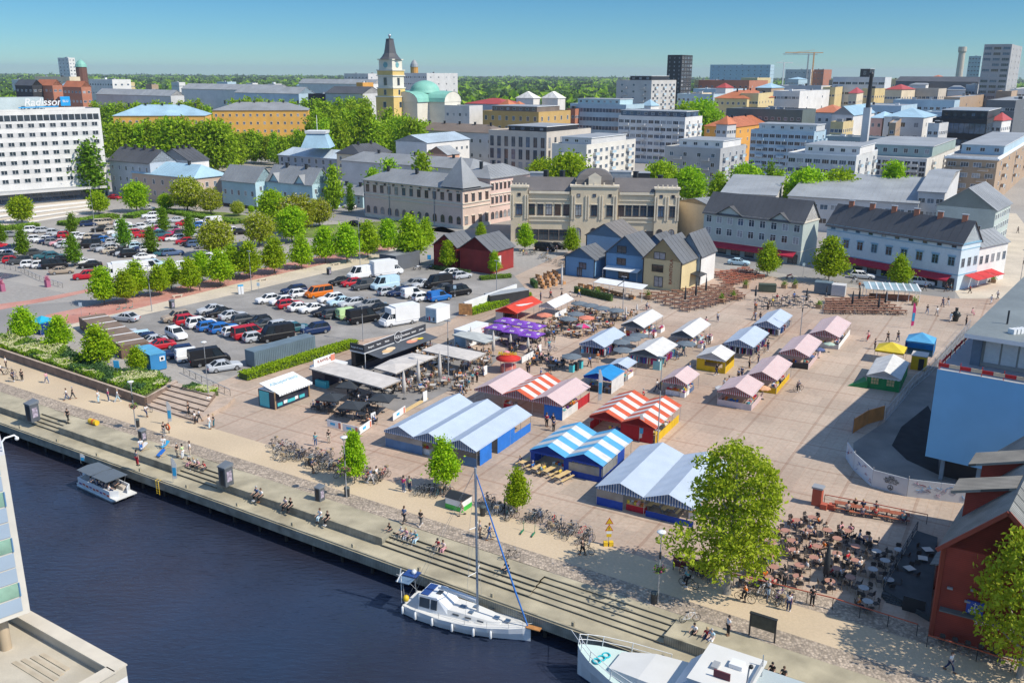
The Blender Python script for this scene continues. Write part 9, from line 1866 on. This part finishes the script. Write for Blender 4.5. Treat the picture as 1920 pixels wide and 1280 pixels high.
def planter(x,y,label,s=1.1,h=.8,lf=None,m=None):
 q=P(x,y);o=thing('planter',label,'planter',tuple(q),0);b=MB();b.ob(tuple(q),s,s,h,QA,m or woodp);b.build('box',o);b=MB();rr=random.Random(x+y)
 for i in range(170): leaf_quad(b,q+Vector((rr.gauss(0,s*.27),rr.gauss(0,s*.27),h+abs(rr.gauss(0,.5)))),.13,rr,lf or SHRUB)
 b.build('plants',o)
for x,y,l in ((1883,463,'brown planter furthest up the pedestrian street'),(1869,484,'brown planter in the middle of the pedestrian street'),(1862,530,'large brown planter at the foot of the pedestrian street'),(1353,566,'planter with bushes at the right edge of the slatted table field'),(1375,560,'second planter right of the slatted table field'),(1398,540,'planter behind the slatted tables by the dark bin store'),(1470,540,'planter with small conifer right of the dark bin store'),(1490,540,'planter with small conifer before the grey container'),(1535,578,'planter at the left corner of the terrace bar tables'),(1715,572,'brown planter right of the terrace bar'),(1265,545,'green bush planter in front of the yellow shed'),(1215,560,'yellow green bush planter by the white double awning'),(1120,556,'small planter at the end of the box hedge')): planter(x,y,l)
for x,y,l in ((5,546,'column of pink flowers at the far left edge'),(90,538,'column of pink flowers beside the canal railing')): planter(x,y,l,.9,1.6,FLOW,FLOW)
st_q=P(1791,602);sto=thing('bronze_statue','stout dark bronze statue of a standing figure on the open square','statue',tuple(st_q));b=MB();brz=mat('dark_bronze',(.03,.035,.033),.4,.2,metal=.4);b.lathe([(.45,0),(.5,.3),(.62,1.0),(.68,1.4),(.5,1.85),(.22,2.0),(.28,2.2),(.3,2.35),(.16,2.5),(.34,2.52),(.3,2.62),(.1,2.66)],tuple(st_q),12,brz)
for s in (-1,1): b.tube([st_q+Vector((s*.55,0,1.7)),st_q+Vector((s*.85,-.1,1.2)),st_q+Vector((s*.45,-.45,1.0))],[.17,.15,.12],7,brz)
b.build('figure',sto)
for i,(x,y) in enumerate(((1088,690),(1080,694),(1072,697))): simple('waste_bin',('first','second','third')[i]+' turquoise fronted waste bin in the row by the metal fence','bin',x,y,('body',lambda b: b.box(-.35,-.35,0,.35,.35,1.2,TQ if i !=1 else M_DARK)),('lid',lambda b: b.box(-.38,-.38,1.2,.38,.38,1.3,M_DARK)),rz=MA)
rail('white_banner_fence','long white banner along the food court edge by the scarlet kiosk',px((978,682),(1010,664)),1.1,M_WHITE,1.5,.85)
for x,y,l in ((700,793,'white menu board beside the screen boards'),(797,752,'white menu board under the folded parasol'),(910,703,'white board row left of the scarlet kiosk'),(1012,662,'white board at the end of the white banner')): simple('menu_board',l,'sign',x,y,('board',lambda b: b.box(-.45,-.05,.05,.45,.05,1.5,M_WHITE)),('back_leg',lambda b: b.beam((0,.08,1.3),(0,.6,0),.5,.04,M_GREY)),rz=KA)
b=MB();b.box(-.22,-.06,-.95,.22,.06,0,M_CLOTH);b.box(-.3,-.05,-.3,.3,.05,-.02,M_CLOTH);GARM=b.mesh('garment');b=MB();b.tube([(-1.4,0,0),(-1.4,0,1.75),(1.4,0,1.75),(1.4,0,0)],.025,5,M_STEEL);RACK=b.mesh('rail');b=MB();b.box(-1.1,-.4,.74,1.1,.4,.8,M_WOOD);TT=b.mesh('tabletop');b=MB();b.box(-1.05,-.38,.0,1.05,.38,.73,M_CLOTH);SK=b.mesh('table_cloth');b=MB();b.box(-.16,-.13,0,.16,.13,.2,M_TINT);GB=b.mesh('goods_box')
rg=random.Random(33)
def at(o,x,y): return Vector(o.location)+Matrix.Rotation(MA,3,'Z') @ Vector((x,y,0))
def clothes(o,x,y,rz,label,cs):
 q=at(o,x,y);r=thing('clothes_rack',label,'clothes rack',tuple(q),MA+rz,'clothes racks');child('rail',RACK,r)
 for i in range(11): child('garment',GARM,r,(-1.2+.24*i,0,1.7),PI/2+rg.gauss(0,.25),COLS[rg.choice(cs)][1])
def table(o,x,y,rz,label,cs,cl):
 q=at(o,x,y);r=thing('goods_table',label,'market table',tuple(q),MA+rz,'laden market tables');child('tabletop',TT,r);child('table_cloth',SK,r,color=COLS[cl][1])
 for i in range(10): child('goods_box',GB,r,(-.95+.38*(i % 5)+.19*rg.random(),-.2+.38*(i//5),.802),rg.uniform(0,3),COLS[rg.choice(cs)][1],(1,1,rg.uniform(.5,1.6)))
for o in [o for o in bpy.data.objects if o.name.split('.')[0] in ('market_tent','clothes_stall','goods_stall')]:
 l=o['label'];W_,L_=o['W'],o['L'];short=' '.join(l.split(',')[0].split()[:8])
 if o.name.startswith('clothes'):
  for k,(x,y,rz,w) in enumerate(((W_*.3,.2,0,'front left'),(W_*.72,.25,0,'front right'),(W_-.1,L_*.3,PI/2,'near side'),(W_-.1,L_*.7,PI/2,'far side'))): clothes(o,x,y,rz,'rack of clothes, %s of the %s' % (w,short),'knjkdrbwsgv' if 'white' not in short else 'rmtlbvapw')
 elif 'yellow walled' in l: continue
 else:
  n=0
  for k,y in enumerate((L_*.22,L_*.62)): table(o,W_-.7,y,PI/2,'%s table of goods under the %s' % (('nearer','further')[k],short),'wpryeobavu',rg.choice('wcgj'))
  table(o,W_*.4,.7,0,'end table of goods under the %s' % short,'wpryeobg',rg.choice('wnr'))
  if 'heaped' in l or 'purple' in l: [table(o,W_+.8,L_*k,PI/2,'table of goods %s the %s' % (w_,short),'wpmvuyrc','w') for k,w_ in ((.25,'beside'),(.7,'at the far end of'))]
# more roofs between the blocks and the horizon
rh_=random.Random(77);WL=[('white',white),('pale blue',ltblue),('cream',cream),('grey',ltgrey),('tan',tan),('ochre',pyel),('brick red',brick)]
def filler(n,x0,x1,y0,y1,d0,d1,where,ws):
 for i in range(n):
  x=x0+(x1-x0)*(i+rh_.random()*.7)/n;d=rh_.uniform(d0,d1);t=(d-d0)/(d1-d0);y=y1+(y0-y1)*t+rh_.uniform(-3,3);w=rh_.uniform(*ws);nm,m=rh_.choice(WL);pr=rh_.random();rf=('flat',rh_.choice((ROOF_LIGHT,ROOF_FELT,ROOF_LIGHT))) if pr < .6 else ('hip',rh_.choice((ROOF_ORANGE,ROOF_GREY,ROOF_BLUE,ROOF_RED)),3.5,'L',1)
  bld('town_block','%s block, %s from the left in the %s' % (nm,ordw(i),where),x+w*.55,y,d,x,x+w,m,rf,L=(7,3,1.7,1.6),R=(5,3,1.7,1.6),units=2 if pr < .6 else 0,ang=rad(rh_.choice((25,33,40))))
filler(15,1170,1900,158,176,620,900,'roofs below the right skyline',(26,62));filler(10,1150,1860,146,152,1100,1700,'low blocks on the right skyline',(26,60));filler(13,0,640,152,163,900,1500,'scattered blocks before the left forest',(16,42));filler(7,900,1250,186,205,560,700,'roofs right of the church',(22,50));filler(8,1150,1900,205,238,430,560,'crowded roofs behind the white blocks',(22,44))
# labels that still collide are told apart by their order from the left
by={}
for o in THINGS: by.setdefault(o['label'],[]).append(o)
for l,os_ in by.items():
 if len(os_) > 1 and (os_[0]['category'] =='person' or len(os_) <=12 and os_[0]['category'] !='chair'):
  os_.sort(key=lambda o: proj(o.location)[0])
  for i,o in enumerate(os_): o['label']='%s, %s from left' % (l,ordw(i))
# air
hzm=bpy.data.materials.new('haze_air');hzm.use_nodes=True;N=hzm.node_tree.nodes;N.clear();ou=N.new('ShaderNodeOutputMaterial');pv=N.new('ShaderNodeVolumePrincipled');pv.inputs['Color'].default_value=(.74,.84,.92,1);pv.inputs['Density'].default_value=HAZE_D;pv.inputs['Anisotropy'].default_value=.2;hzm.node_tree.links.new(pv.outputs[0],ou.inputs[1])
if HAZE_D: b=MB();b.box(-14000,-1200,-5,14000,15500,130,hzm);h=b.build('haze');h['kind']='stuff'
